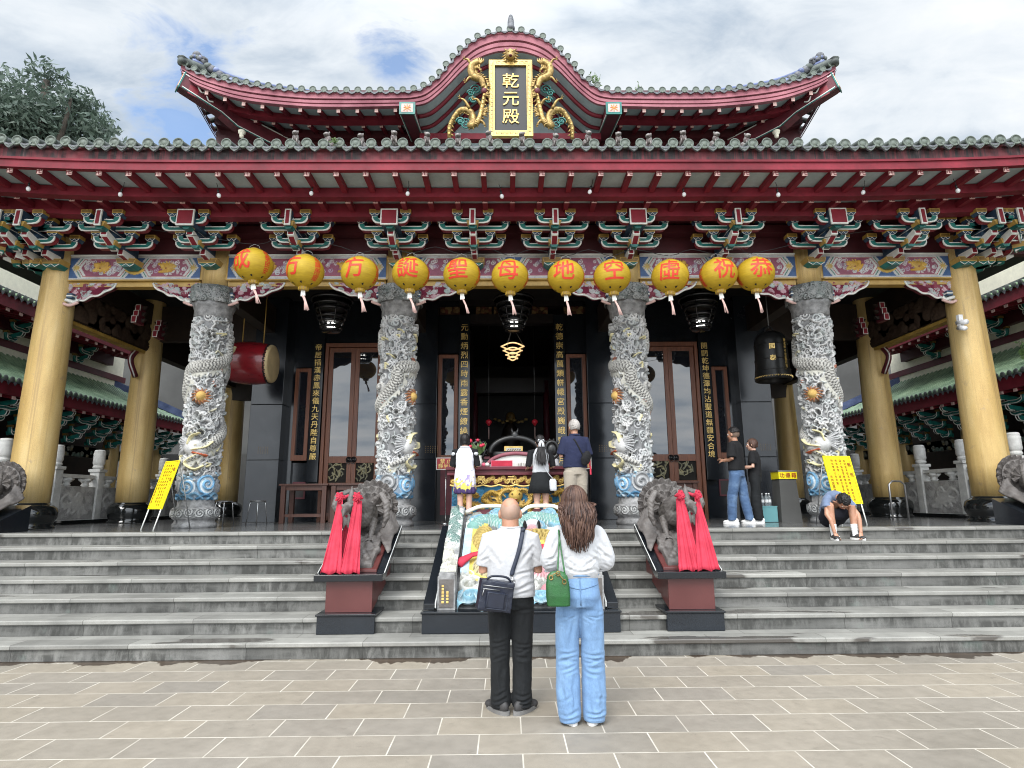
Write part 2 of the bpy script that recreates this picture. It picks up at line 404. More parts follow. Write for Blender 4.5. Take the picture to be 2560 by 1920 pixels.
# stone
def granite(name, c, rough, sp=220, var=.3, spec=.5, block=None):
    m, t, b = node_mat(name); v = coords(t); n = noise_n(t, v, sp, 2, .7); n1 = noise_n(t, v, 1.3, 4)
    col = mixc(t, .5, ramp(t, n1, [(.3, mul(c, 1 - var)), (.7, mul(c, 1 + var))]), ramp(t, n, [(.35, mul(c, .5)), (.65, mul(c, 1.7))]))
    lnk(t, col, b.inputs['Base Color']); lnk(t, ramp(t, n1, [(.3, G(rough * .8)), (.7, G(rough * 1.25))]), b.inputs['Roughness'])
    b.inputs['Specular IOR Level'].default_value = spec
granite('black_granite', (.0095, .0115, .0145), .13)
granite('dark_granite', (.0115, .0145, .019), .22)
granite('red_granite', (.085, .022, .020), .35)
pm('floor_stone', (.11, .11, .108), .2, 1.2, .14, spec=.6)
pm('black_base', (.008, .009, .009), .3, 3, .07, spec=.7)
pm('grey_carving', (.18, .178, .178), .4, 9, .72, bmp=.7, bscale=30, c2=(.32, .315, .31))
pm('statue_stone', (.085, .072, .066), .4, 5, .6, bmp=.45, bscale=46, c2=(.15, .135, .125))
pm('white_stone', (.52, .52, .50), .2, 6, .7, bmp=.4, bscale=50)
pm('plaster', (.80, .755, .61), .08, .6, .8)
pm('concrete', (.075, .075, .072), .3, .5, .9, bmp=.3, bscale=6)
pm('grey_tile', (.05, .06, .057), .5, 4, .6, c2=(.125, .145, .13), bmp=.3)
pm('tile_cap', (.05, .068, .055), .5, 3, .6, c2=(.15, .18, .145), bmp=.4, bscale=60)
pm('drip_tile', (.045, .047, .057), .5, 12, .55, c2=(.15, .155, .17), bmp=.4, bscale=70)
pm('green_tile', (.16, .29, .17), .4, 2, .42, c2=(.33, .45, .28))
pm('blue_tile', (.08, .11, .25), .35, 3, .42, c2=(.16, .20, .36))
def steps_mats():
    for name, horiz in (('tread_stone', True), ('riser_stone', False)):
        m, t, b = node_mat(name); v = coords(t)
        sp = N(t, 'ShaderNodeSeparateXYZ'); lnk(t, v, sp.inputs[0]); cb = N(t, 'ShaderNodeCombineXYZ')
        lnk(t, sp.outputs[0], cb.inputs[0]); lnk(t, sp.outputs[1 if horiz else 2], cb.inputs[1])
        br = N(t, 'ShaderNodeTexBrick'); lnk(t, cb.outputs[0], br.inputs[0]); br.inputs['Scale'].default_value = 1; br.inputs['Brick Width'].default_value = 1.27
        br.inputs['Row Height'].default_value = .423 if horiz else .176; br.inputs['Mortar Size'].default_value = .0035; br.inputs['Mortar Smooth'].default_value = .3
        br.offset = .37; br.inputs['Color1'].default_value = (.72, .72, .72, 1); br.inputs['Color2'].default_value = (1.15, 1.15, 1.15, 1); br.inputs['Mortar'].default_value = (.25, .24, .22, 1)
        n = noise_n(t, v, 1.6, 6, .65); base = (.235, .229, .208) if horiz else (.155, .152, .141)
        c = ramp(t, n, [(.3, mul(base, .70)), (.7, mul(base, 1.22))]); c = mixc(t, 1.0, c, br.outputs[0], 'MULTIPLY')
        g = noise_n(t, v, 120, 2); c = mixc(t, .25, c, mixc(t, 1.0, c, ramp(t, g, [(.3, G(.5)), (.7, G(1.5))]), 'MULTIPLY'))
        if horiz:
            d = noise_n(t, coords(t, (.5, 2.2, 1), loc=(4.3, 1, 0)), .9, 5, .55); k = ramp(t, d, [(.60, G(0)), (.625, G(1))]); w = k
            c = mixc(t, mixc(t, 1.0, k, G(.72), 'MULTIPLY'), c, (.028, .020, .016))
            lnk(t, mixc(t, k, G(.62), G(.12)), b.inputs['Roughness'])
        else:
            s = noise_n(t, coords(t, (4.0, 1, 1.3)), 1.9, 7, .75, .4); z = noise_n(t, coords(t, (.45, 1, 2.6)), 1.5, 4)
            k = mixc(t, 1.0, ramp(t, s, [(.38, G(0)), (.56, G(1))]), ramp(t, z, [(.36, G(0)), (.52, G(1))]), 'MULTIPLY'); c = mixc(t, mixc(t, 1.0, k, G(.74), 'MULTIPLY'), c, (.014, .014, .011))
            gr = noise_n(t, v, 2.3, 4); c = mixc(t, ramp(t, gr, [(.6, G(0)), (.72, G(.3))]), c, (.16, .22, .19)); b.inputs['Roughness'].default_value = .7
        lnk(t, c, b.inputs['Base Color']); bump(t, b, mixc(t, .5, n, br.outputs['Fac']), .15, .006)
steps_mats()
def paving():
    m, t, b = node_mat('paving'); v = coords(t, loc=(.066 + .615, -4.437 + .352 * 12, 0))
    br = N(t, 'ShaderNodeTexBrick'); lnk(t, v, br.inputs[0]); br.inputs['Scale'].default_value = 1; br.inputs['Brick Width'].default_value = .615; br.inputs['Row Height'].default_value = .352
    br.inputs['Mortar Size'].default_value = .0056; br.inputs['Mortar Smooth'].default_value = .2; br.inputs['Color1'].default_value = (.86, .87, .89, 1); br.inputs['Color2'].default_value = (1.08, 1.055, 1.0, 1); br.inputs['Mortar'].default_value = G(1) + (1,)
    w = coords(t); n = noise_n(t, w, .8, 5, .6); c = ramp(t, n, [(.3, (.208, .184, .150)), (.7, (.268, .238, .198))]); c = mixc(t, 1.0, c, br.outputs[0], 'MULTIPLY')
    n2 = noise_n(t, w, 9, 6, .7); c = mixc(t, .5, c, mixc(t, 1.0, c, ramp(t, n2, [(.3, G(.8)), (.7, G(1.22))]), 'MULTIPLY'))
    g = noise_n(t, w, 190, 2); c = mixc(t, .3, c, mixc(t, 1.0, c, ramp(t, g, [(.3, G(.6)), (.7, G(1.4))]), 'MULTIPLY'))
    lo = noise_n(t, w, 3.0, 3); mort = ramp(t, lo, [(.3, (.36, .325, .27)), (.65, (.54, .50, .43))])
    sp_ = noise_n(t, w, 5.5, 4, .7); c = mixc(t, ramp(t, sp_, [(.62, G(0)), (.74, G(.45))]), c, (.10, .085, .07)); c = mixc(t, br.outputs['Fac'], c, mort)
    # damp stain along the foot of the steps
    sp = N(t, 'ShaderNodeSeparateXYZ'); lnk(t, w, sp.inputs[0]); d = noise_n(t, coords(t, (1.0, .1, 1)), 1.1, 5, .6)
    a = N(t, 'ShaderNodeMath', operation='MULTIPLY_ADD'); lnk(t, d, a.inputs[0]); a.inputs[1].default_value = 1.1; a.inputs[2].default_value = -7.28
    s = N(t, 'ShaderNodeMath', operation='ADD'); a.inputs[1].default_value = 1.5; a.inputs[2].default_value = -7.66; lnk(t, a.outputs[0], s.inputs[0]); lnk(t, sp.outputs[1], s.inputs[1])
    k = ramp(t, s.outputs[0], [(.0, G(0)), (.03, G(1))]); c = mixc(t, k, c, mixc(t, 1.0, c, (.22, .17, .14), 'MULTIPLY'))
    lnk(t, c, b.inputs['Base Color']); lnk(t, mixc(t, k, ramp(t, n2, [(.3, G(.55)), (.7, G(.75))]), G(.3)), b.inputs['Roughness']); bump(t, b, mixc(t, .4, br.outputs['Fac'], n2), .12, .004)
paving()
def painted(name, rough=.6, spec=.4, bs=60, metal=0):
    m, t, b = node_mat(name); a = N(t, 'ShaderNodeAttribute', attribute_name='paint'); v = coords(t); n = noise_n(t, v, bs, 3); n1 = noise_n(t, v, 5, 4)
    c = mixc(t, .8, a.outputs['Color'], mixc(t, 1.0, a.outputs['Color'], ramp(t, n1, [(.3, G(.72)), (.7, G(1.25))]), 'MULTIPLY'))
    c = mixc(t, .3, c, mixc(t, 1.0, c, ramp(t, n, [(.3, G(.55)), (.7, G(1.45))]), 'MULTIPLY'))
    lnk(t, c, b.inputs['Base Color']); b.inputs['Roughness'].default_value = rough; b.inputs['Specular IOR Level'].default_value = spec; b.inputs['Metallic'].default_value = metal; bump(t, b, n, .25, .006)
painted('painted_relief', .8, .2); painted('painted_board', .5)
# glass, metal, lamps
def glass():
    m, t, b = node_mat('door_glass'); b.inputs['Base Color'].default_value = (.012, .014, .018, 1); b.inputs['Roughness'].default_value = .02; b.inputs['Specular IOR Level'].default_value = .7; b.inputs['IOR'].default_value = 1.7
glass()
pm('steel', (.55, .55, .55), .1, 5, .25, metal=1)
pm('dull_metal', (.30, .30, .30), .2, 5, .4, metal=.8)
pm('black_lacquer', (.012, .012, .013), .3, 4, .16, spec=.7)
pm('bell_bronze', (.018, .018, .018), .3, 6, .38, metal=.3)
def emit(name, c, s):
    m, t, b = node_mat(name); b.inputs['Base Color'].default_value = (*c, 1); b.inputs['Emission Color'].default_value = (*c, 1); b.inputs['Emission Strength'].default_value = s
emit('lamp_white', (1, .98, .94), 5); emit('lamp_gold', (1, .66, .32), .55); emit('lamp_red', (.35, .01, .02), .06); emit('glow_warm', (.9, .62, .2), .35)
# paper, cloth, skin
def lantern_mat():
    m, t, b = node_mat('lantern_paper'); v = coords(t); n = noise_n(t, coords(t, (3, 3, 26)), 2, 4); n2 = noise_n(t, v, 3, 3)
    c = ramp(t, n, [(.3, (.44, .27, .012)), (.7, (.66, .44, .022))]); c = mixc(t, .4, c, ramp(t, n2, [(.3, (.46, .30, .010)), (.7, (.76, .56, .05))]))
    lnk(t, c, b.inputs['Base Color']); oi = N(t, 'ShaderNodeObjectInfo'); c = mixc(t, 1.0, c, ramp(t, oi.outputs['Random'], [(0, (.84, .80, .8)), (1, (1.1, 1.08, 1))]), 'MULTIPLY'); b.inputs['Roughness'].default_value = .6; bump(t, b, n, .5, .01)
    tr = N(t, 'ShaderNodeBsdfTranslucent'); lnk(t, c, tr.inputs[0]); mx = N(t, 'ShaderNodeMixShader'); mx.inputs[0].default_value = .3
    o = t.nodes['Material Output']; lnk(t, b.outputs[0], mx.inputs[1]); lnk(t, tr.outputs[0], mx.inputs[2]); lnk(t, mx.outputs[0], o.inputs[0])
lantern_mat()
pm('lantern_red', (.62, .035, .012), .12, 5, .6)
pm('tassel_pink', (.60, .40, .36), .15, 8, .8)
pm('sign_yellow', (.80, .68, .012), .06, 2, .4)
pm('sign_ink', (.30, .10, .01), .1, 4, .6)
pm('sign_red', (.33, .012, .018), .1, 3, .4)
pm('cloth_red', (.40, .022, .046), .2, 6, .7, bmp=.1, bscale=90, c2=(.50, .036, .066), spec=.25)
pm('drum_red', (.20, .008, .014), .2, 2, .3, coat=.4)
pm('drum_skin', (.50, .38, .20), .2, 3, .6)
def wrinkle(t, b, k=.5, d=.03):
    """creases in woven cloth, laid over whatever fine bump the material already has"""
    n = noise_n(t, coords(t, (1, 1, 1.9)), 7.5, 3, .55, 1.6); n2 = noise_n(t, coords(t, (1.2, 1, .6)), 5, 2, .5, 2.2); q = N(t, 'ShaderNodeBump'); q.inputs['Strength'].default_value = k; q.inputs['Distance'].default_value = d
    lnk(t, mixc(t, .5, n, n2), q.inputs['Height']); l = b.inputs['Normal'].links
    if l: lnk(t, l[0].from_socket, q.inputs['Normal'])
    lnk(t, q.outputs[0], b.inputs['Normal'])
def cloth(name, c, var=.12, scale=6, rough=.85, weave=260, sheen=.15, bmp=.15):
    m = pm(name, c, var, scale, rough, bmp=bmp, bscale=weave, spec=.25, fine=.1); b = m.node_tree.nodes['Principled BSDF']; b.inputs['Sheen Weight'].default_value = sheen if sum(c) > .15 else .02; wrinkle(m.node_tree, b, .28, .02)
cloth('white_tee', (.44, .44, .45), .05, 3); cloth('white_blouse', (.46, .465, .48), .05, 3)
cloth('black_trousers', (.0105, .0115, .0125), .25, 4); cloth('black_tee', (.010, .010, .011), .2, 4); cloth('navy_polo', (.016, .020, .05), .15, 4)
cloth('khaki', (.30, .26, .21), .1, 4); cloth('grey_blue_tee', (.13, .17, .26), .15, 5); cloth('dark_shorts', (.012, .012, .018), .2, 4)
def denim(name, c1, c2, c3):
    m, t, b = node_mat(name); v = coords(t); n = noise_n(t, v, 4.5, 5, .6); w = noise_n(t, coords(t, (1, 1, .4)), 120, 3, .6); f = noise_n(t, v, 240, 2)
    c = ramp(t, n, [(.25, c1), (.5, c2), (.75, c3)]); c = mixc(t, .3, c, mixc(t, 1.0, c, ramp(t, w, [(.3, G(.7)), (.7, G(1.35))]), 'MULTIPLY'))
    lnk(t, c, b.inputs['Base Color']); b.inputs['Roughness'].default_value = .85; b.inputs['Sheen Weight'].default_value = .08; bump(t, b, f, .25, .003); wrinkle(t, b, .3, .025)
denim('light_denim', (.115, .205, .355), (.135, .235, .39), (.17, .28, .44)); denim('blue_denim', (.03, .065, .14), (.055, .105, .20), (.13, .20, .31))
denim('denim_thread', (.085, .16, .29), (.105, .19, .325), (.13, .22, .36))
def skin(name, c, c2):
    m, t, b = node_mat(name); n = noise_n(t, coords(t), 9, 4); c_ = ramp(t, n, [(.3, c), (.7, c2)]); lnk(t, c_, b.inputs['Base Color']); b.inputs['Roughness'].default_value = .5
    b.inputs['Subsurface Weight'].default_value = .12; b.inputs['Subsurface Radius'].default_value = (.012, .005, .003); bump(t, b, noise_n(t, coords(t), 260, 2), .12, .002)
skin('skin_tan', (.36, .175, .105), (.44, .235, .155)); skin('skin_pale', (.50, .28, .20), (.58, .36, .27)); skin('skin_scalp', (.31, .20, .145), (.41, .265, .20))
def hairm(name, c1, c2, c3):
    m, t, b = node_mat(name); v = coords(t, (1, 1, .12)); n = noise_n(t, v, 70, 3, .7); n2 = noise_n(t, coords(t), 7, 3)
    c = mixc(t, .45, ramp(t, n, [(.3, c1), (.72, c2)]), ramp(t, n2, [(.35, c1), (.7, c3)])); lnk(t, c, b.inputs['Base Color']); b.inputs['Roughness'].default_value = .52; b.inputs['Specular IOR Level'].default_value = .3; bump(t, b, n, .3, .003)
hairm('brown_hair', (.020, .010, .0075), (.085, .044, .032), (.16, .085, .06)); hairm('black_hair', (.006, .005, .005), (.018, .016, .016), (.03, .027, .027)); hairm('grey_hair', (.22, .20, .18), (.48, .45, .42), (.5, .47, .44))
pm('navy_leather', (.010, .013, .026), .3, 6, .33, bmp=.35, bscale=120); pm('strap_navy', (.02, .026, .045), .15, 5, .6, bmp=.3, bscale=200)
pm('green_leather', (.014, .085, .020), .3, 8, .36, bmp=.3, bscale=90); pm('shoe_dark', (.03, .028, .028), .35, 9, .6); pm('shoe_grey', (.16, .155, .15), .2, 9, .6)
pm('shoe_white', (.72, .71, .69), .06, 8, .55); pm('sock_white', (.75, .75, .75), .04, 20, .9, bmp=.3, bscale=120); pm('pink_sole', (.6, .42, .38), .1, 8, .6)
pm('eye_white', (.7, .68, .66), .05, 5, .2); pm('ink_black', (.006, .006, .006), .1, 5, .4); pm('lip', (.3, .08, .07), .1, 8, .5)
def dress():
    m, t, b = node_mat('floral_dress'); v = coords(t); sp = N(t, 'ShaderNodeSeparateXYZ'); lnk(t, v, sp.inputs[0])
    n = noise_n(t, v, 9, 3, .5, .8); y = noise_n(t, coords(t, loc=(3, 1, 7)), 11, 3, .5, 1)
    def band(a, b_):
        r = N(t, 'ShaderNodeMapRange'); lnk(t, sp.outputs[2], r.inputs[0]); r.inputs[1].default_value = a; r.inputs[2].default_value = b_; return r.outputs[0]
    low = band(.95, .62); lo2 = band(.74, .60)
    def gate(nn, amt, th):
        x = N(t, 'ShaderNodeMath', operation='MULTIPLY_ADD'); lnk(t, amt, x.inputs[0]); x.inputs[1].default_value = .42; lnk(t, nn, x.inputs[2]); return ramp(t, x.outputs[0], [(th, G(0)), (th + .03, G(1))])
    c = mixc(t, gate(n, low, .72), (.70, .69, .74), (.33, .27, .46)); c = mixc(t, gate(y, low, .78), c, (.62, .52, .10)); c = mixc(t, gate(n, lo2, .80), c, (.055, .03, .11))
    lnk(t, c, b.inputs['Base Color']); b.inputs['Roughness'].default_value = .8; bump(t, b, n, .1)
dress()
# plants
def leafm(name, c1, c2):
    m, t, b = node_mat(name); n = noise_n(t, coords(t), 2.2, 3); n2 = noise_n(t, coords(t), 30, 2); c = mixc(t, .5, ramp(t, n, [(.3, c1), (.7, c2)]), ramp(t, n2, [(.3, c1), (.7, c2)]))
    lnk(t, c, b.inputs['Base Color']); b.inputs['Roughness'].default_value = .55
    tr = N(t, 'ShaderNodeBsdfTranslucent'); lnk(t, c, tr.inputs[0]); mx = N(t, 'ShaderNodeMixShader'); mx.inputs[0].default_value = .25
    o = t.nodes['Material Output']; lnk(t, b.outputs[0], mx.inputs[1]); lnk(t, tr.outputs[0], mx.inputs[2]); lnk(t, mx.outputs[0], o.inputs[0])
leafm('leaf_dark', (.045, .075, .055), (.11, .15, .115)); leafm('leaf_light', (.05, .10, .03), (.13, .2, .06))
pm('bark', (.05, .04, .03), .3, 6, .9, bmp=.5)
def clear(name, c, r=.05, tw=.85):
    m, t, b = node_mat(name); b.inputs['Base Color'].default_value = (*c, 1); b.inputs['Roughness'].default_value = r; b.inputs['Transmission Weight'].default_value = tw; b.inputs['IOR'].default_value = 1.2
clear('clear_plastic', (.85, .92, .95)); clear('crate_plastic', (.25, .55, .58), .3, .5)
pm('paper_pink', (.55, .10, .16), .1, 5, .6); pm('fruit_orange', (.6, .2, .02), .2, 6, .45); pm('petal_red', (.42, .02, .05), .25, 9, .6); pm('ceramic', (.6, .6, .55), .1, 6, .25); pm('plastic_red', (.5, .06, .03), .1, 4, .4); pm('plastic_white', (.7, .7, .7), .06, 4, .4)
# ---------------------------------------------------------------- ground, steps, terrace
ZP = 1.232
def structure(o): o['kind'] = 'structure'; return o
m = MB(); m.add([(-300, -120, 0), (300, -120, 0), (300, 500, 0), (-300, 500, 0)], [(0, 1, 2, 3)], 'paving'); structure(m.build('ground'))
m = MB(); SX = 8.15
for k in range(1, 7):
    y = 6.949 + .423 * (k - 1); z = .176 * k
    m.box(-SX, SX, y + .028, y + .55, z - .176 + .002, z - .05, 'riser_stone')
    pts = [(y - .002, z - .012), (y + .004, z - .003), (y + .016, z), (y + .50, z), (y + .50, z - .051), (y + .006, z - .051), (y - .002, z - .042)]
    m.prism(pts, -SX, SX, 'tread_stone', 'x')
structure(m.build('steps'))
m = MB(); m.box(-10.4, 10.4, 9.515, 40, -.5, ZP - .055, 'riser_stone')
m.box(-10.42, 10.42, 9.80, 40, ZP - .053, ZP, 'floor_stone')
pts = [(9.485, ZP - .014), (9.492, ZP - .004), (9.505, ZP), (9.799, ZP), (9.799, ZP - .053), (9.493, ZP - .053), (9.485, ZP - .044)]
m.prism(pts, -8.6, 8.6, 'tread_stone', 'x'); structure(m.build('terrace'))

# ---------------------------------------------------------------- relief designs
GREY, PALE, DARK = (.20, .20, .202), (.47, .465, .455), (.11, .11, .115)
CREAM, RUST, SKYB, SEAW = (.58, .52, .30), (.38, .09, .04), (.08, .25, .48), (.50, .58, .62)
def dragon_field(seed):
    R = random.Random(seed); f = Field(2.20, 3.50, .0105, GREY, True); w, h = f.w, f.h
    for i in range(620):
        f.spiral(R.uniform(0, w), R.uniform(.05, h), R.choice((R.uniform(.03, .06), R.uniform(.05, .09), R.uniform(.06, .12))), R.uniform(.03, .07), R.choice([PALE, (.42, .42, .42), (.37, .385, .38)]), (.12, .12, .122), R.uniform(1.0, 1.8), R.choice((1, -1)))  # pale ridges over dark grooves: highlight and shade put into the carving's colour
    for i in range(330):
        x, y, t, L_, cv = R.uniform(0, w), R.uniform(.42, h - .05), R.uniform(0, 6.28), R.uniform(.06, .17), R.choice((-1, 1)) * R.uniform(.5, 1.3)
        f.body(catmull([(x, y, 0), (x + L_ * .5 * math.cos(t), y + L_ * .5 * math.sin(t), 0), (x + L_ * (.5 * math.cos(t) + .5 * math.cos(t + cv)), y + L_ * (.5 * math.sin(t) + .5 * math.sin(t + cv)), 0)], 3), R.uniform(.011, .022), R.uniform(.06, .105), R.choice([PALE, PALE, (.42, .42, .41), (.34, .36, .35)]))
    for i in range(105):
        x, y, a_, b_, r_ = R.uniform(0, w), R.uniform(.5, h - .12), R.uniform(.035, .08), R.uniform(.022, .048), R.uniform(0, 3); f.dot(x, y, a_ * 1.5, b_ * 1.6, .085, (.44, .44, .43), r_); f.pit(x, y, a_, b_, R.uniform(.16, .25), r_)
    pth = catmull([(-.25 + .30 * k + .13 * math.sin(k * 2.1), .55 + k * .225 + .1 * math.sin(k * 1.7 + 1), 0) for k in range(13)], 5)
    ws = [.05 + .085 * min(1, k / 18) * (1 if k < len(pth) - 14 else max(.35, (len(pth) - k) / 14)) for k in range(len(pth))]
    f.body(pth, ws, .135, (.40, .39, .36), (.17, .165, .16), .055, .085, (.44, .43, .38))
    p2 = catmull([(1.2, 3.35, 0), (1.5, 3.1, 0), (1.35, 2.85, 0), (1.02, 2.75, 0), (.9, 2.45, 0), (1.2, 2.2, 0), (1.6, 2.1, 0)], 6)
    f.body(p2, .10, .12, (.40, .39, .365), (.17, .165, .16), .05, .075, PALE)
    for (hx, hy, s) in ((.10, .98, 1), (1.15, 2.92, -1)):      # two dragon faces with cream whiskers
        f.dot(hx, hy, .19, .15, .15, PALE, .3 * s); f.dot(hx + .15 * s, hy - .07, .14, .07, .17, (.36, .35, .33), -.5 * s)
        f.body([(hx + .03 * s, hy - .10), (hx + .24 * s, hy - .15)], .025, .165, RUST); f.body(catmull([(hx + .02 * s, hy - .05, 0), (hx + .2 * s, hy + .0, 0), (hx + .30 * s, hy + .10, 0)], 4), .022, .19, CREAM)
        f.body(catmull([(hx - .06 * s, hy + .06, 0), (hx - .02, hy + .2, 0), (hx + .10 * s, hy + .26, 0)], 4), [.02] * 9, .17, CREAM)
        f.body(catmull([(hx + .1 * s, hy - .12, 0), (hx - .1 * s, hy - .28, 0), (hx + .05 * s, hy - .40, 0), (hx + .2 * s, hy - .34, 0)], 5), .024, .14, CREAM)
        f.dot(hx + .06 * s, hy + .04, .03, .022, .18, (.6, .55, .4))
        for q in range(7): f.body([(hx - .12 * s, hy - .02 + .02 * q), (hx - (.27 + .05 * R.random()) * s, hy - .14 + .055 * q)], .02, .10, (.36, .36, .36))
    for q in range(22):                                         # touches of old paint
        f.body(catmull([(a := R.uniform(0, w), b := R.uniform(.5, 3.2), 0), (a + R.uniform(-.1, .1), b + .05, 0), (a + R.uniform(-.16, .16), b + R.uniform(-.1, .1), 0)], 3), .016, .085, R.choice([CREAM, CREAM, (.3, .12, .08), (.42, .40, .30)]))
    f.dot(.16, 1.93, .16, .16, .05, (.20, .15, .12), power=.3)
    for q in range(14): a = q * 2 * PI / 14; f.body([(.16 + .1 * math.cos(a), 1.93 + .1 * math.sin(a)), (.16 + .215 * math.cos(a + .2), 1.93 + .16 * math.sin(a + .2))], [.026, .004], .085, (.30, .13, .06))
    f.dot(.16, 1.93, .095, .095, .15, (.52, .34, .11))
    f.pit(.08, 1.76, .06, .04, .12); f.pit(.28, 1.44, .06, .04, .12)
    low = f.Y < .46                                             # breaking waves round the foot
    f.H = np.where(low, np.minimum(f.H, .02), f.H); f.C = np.where(low[..., None], np.array((.2, .25, .3)), f.C)
    for q in range(11):
        x = q * .2; f.body(catmull([(x - .15, .05, 0), (x, .12 + .03 * (q % 2), 0), (x + .16, .05, 0)], 4), .026, .07, R.choice([(.05, .13, .22), (.3, .36, .4), (.14, .26, .36)]))
    for q in range(6):
        x = q * w / 6 + .05; r = .16 + .03 * (q % 2); bl_ = q in (0, 1, 3); f.spiral(x, .27 + .05 * (q % 2), r, .10, (.16, .33, .50) if bl_ else (.22, .225, .23), (.55, .60, .62) if bl_ else (.42, .42, .42), 2.0, 1 if q % 3 else -1)
    for q in range(26): f.dot(R.uniform(0, w), R.uniform(.38, .52), .035, .03, .08, R.choice([(.3, .42, .5), (.36, .36, .36)]))
    return f
def beam_field(L):
    f = Field(L, .50, .012, (.44, .44, .44)); h = f.h; a = np.abs(f.Y - h / 2)
    def panel(x0, x1, col, inset, point, hh):
        e = (h / 2 - inset); t = (e - a) / e * point; k = (a < e) & (f.X > x0 - t) & (f.X < x1 + t); f.put(np.full_like(f.X, hh), col, k)
    n = max(2, round(L / 1.75)); B = L / n
    for i in range(n + 1): x = i * B; panel(x - .30, x + .30, (.05, .10, .22), .045, -.10, .004)
    for i in range(n):
        x0, x1 = i * B + .30, (i + 1) * B - .30
        panel(x0 - .12, x1 + .12, (.48, .48, .47), .045, .14, .008); panel(x0 - .07, x1 + .07, (.05, .16, .13), .05, .13, .009); panel(x0 - .05, x1 + .05, (.50, .50, .48), .056, .13, .0095); panel(x0 - .025, x1 + .025, (.30, .05, .06), .066, .12, .010); panel(x0 - .01, x1 + .01, (.50, .50, .48), .074, .12, .011)
        panel(x0 + .03, x1 - .03, (.24, .07, .11), .085, .10, .012)
        R = random.Random(i); cx = (x0 + x1) / 2
        for q in range(38):
            x, y = R.uniform(x0, x1), R.uniform(.12, .38); f.spiral(x, y, R.uniform(.03, .06), .022, R.choice([(.50, .46, .46), (.42, .46, .46), (.34, .26, .34), (.54, .52, .50)]), None, 1.5)
        for q in range(5): f.body(catmull([(cx + R.uniform(-.16, .16), h / 2 + R.uniform(-.1, .1), 0) for _ in range(5)], 4), .022, .045, R.choice([(.52, .30, .05), (.58, .38, .09)]))
        f.dot(cx, h / 2 + .02, .085, .085, .06, (.50, .29, .05)); f.dot(cx - .01, h / 2 - .02, .03, .025, .065, (.25, .09, .04))
        for q in range(12): t = q * PI / 6; f.body([(cx + .06 * math.cos(t), h / 2 + .02 + .06 * math.sin(t)), (cx + .14 * math.cos(t + .3), h / 2 + .02 + .12 * math.sin(t + .3))], [.02, .008], .04, (.56, .36, .08))
    for i in range(n + 1):
        x = min(max(i * B, .14), L - .14)
        for q in range(8): t = q * PI / 4; f.body([(x, h / 2), (x + .085 * math.cos(t), h / 2 + .085 * math.sin(t))], [.03, .004], .022, (.46, .33, .10))
        if 0 < i < n: f.body(catmull([(x - .16, h / 2 - .05, 0), (x, h / 2 - .11, 0), (x + .16, h / 2 - .05, 0)], 5), .035, .03, (.55, .36, .08))
    return f
def cloud_field(w, h, res, base, cols, n, r, hh, seed=1):
    R = random.Random(seed); f = Field(w, h, res, base)
    for i in range(n): f.spiral(R.uniform(0, w), R.uniform(0, h), R.uniform(*r), R.uniform(hh * .5, hh), R.choice(cols), None, R.uniform(1.4, 2.2), R.choice((1, -1)))
    return f
# ---------------------------------------------------------------- the temple hall
T = thing('temple_hall', 'large Chinese temple hall with two tiled roofs, painted brackets and carved dragon columns', 'temple', (0, 11.3, ZP))
COLX = (2.25, 5.9, 9.0)
# --- lower roof
def zl(x): return 7.42 + .33 * max(0, (abs(x) - 5.2) / 6.2) ** 2.2      # tile bed along the eave
LR = part('lower_roof', T)
def row(mb, p0, p1, sag, r, mat, n=7):
    p0, p1 = Vector(p0), Vector(p1); P = []
    for i in range(n):
        t = i / (n - 1); q = p0.lerp(p1, t); q.z -= sag * math.sin(PI * t); P.append(q)
    mb.tube(P, r, mat, 8, True)
mb = MB(); XE = 11.3; ns = 46; xs = [-XE + 2 * XE * i / ns for i in range(ns + 1)]
def lower_pt(x, t):
    xb = x * (1 - .0 * t); return (xb, 8.93 + 6.7 * t, zl(x) + 2.75 * t - .32 * math.sin(PI * t))
P = np.array([[lower_pt(x, j / 8) for x in xs] for j in range(9)]); mb.grid(P, 'grey_tile')
mb.build('tile_bed', LR, recalc=False)
mb = MB(); cap = None; drip = MB(); pitch = .2615; nrow = int(XE / pitch)
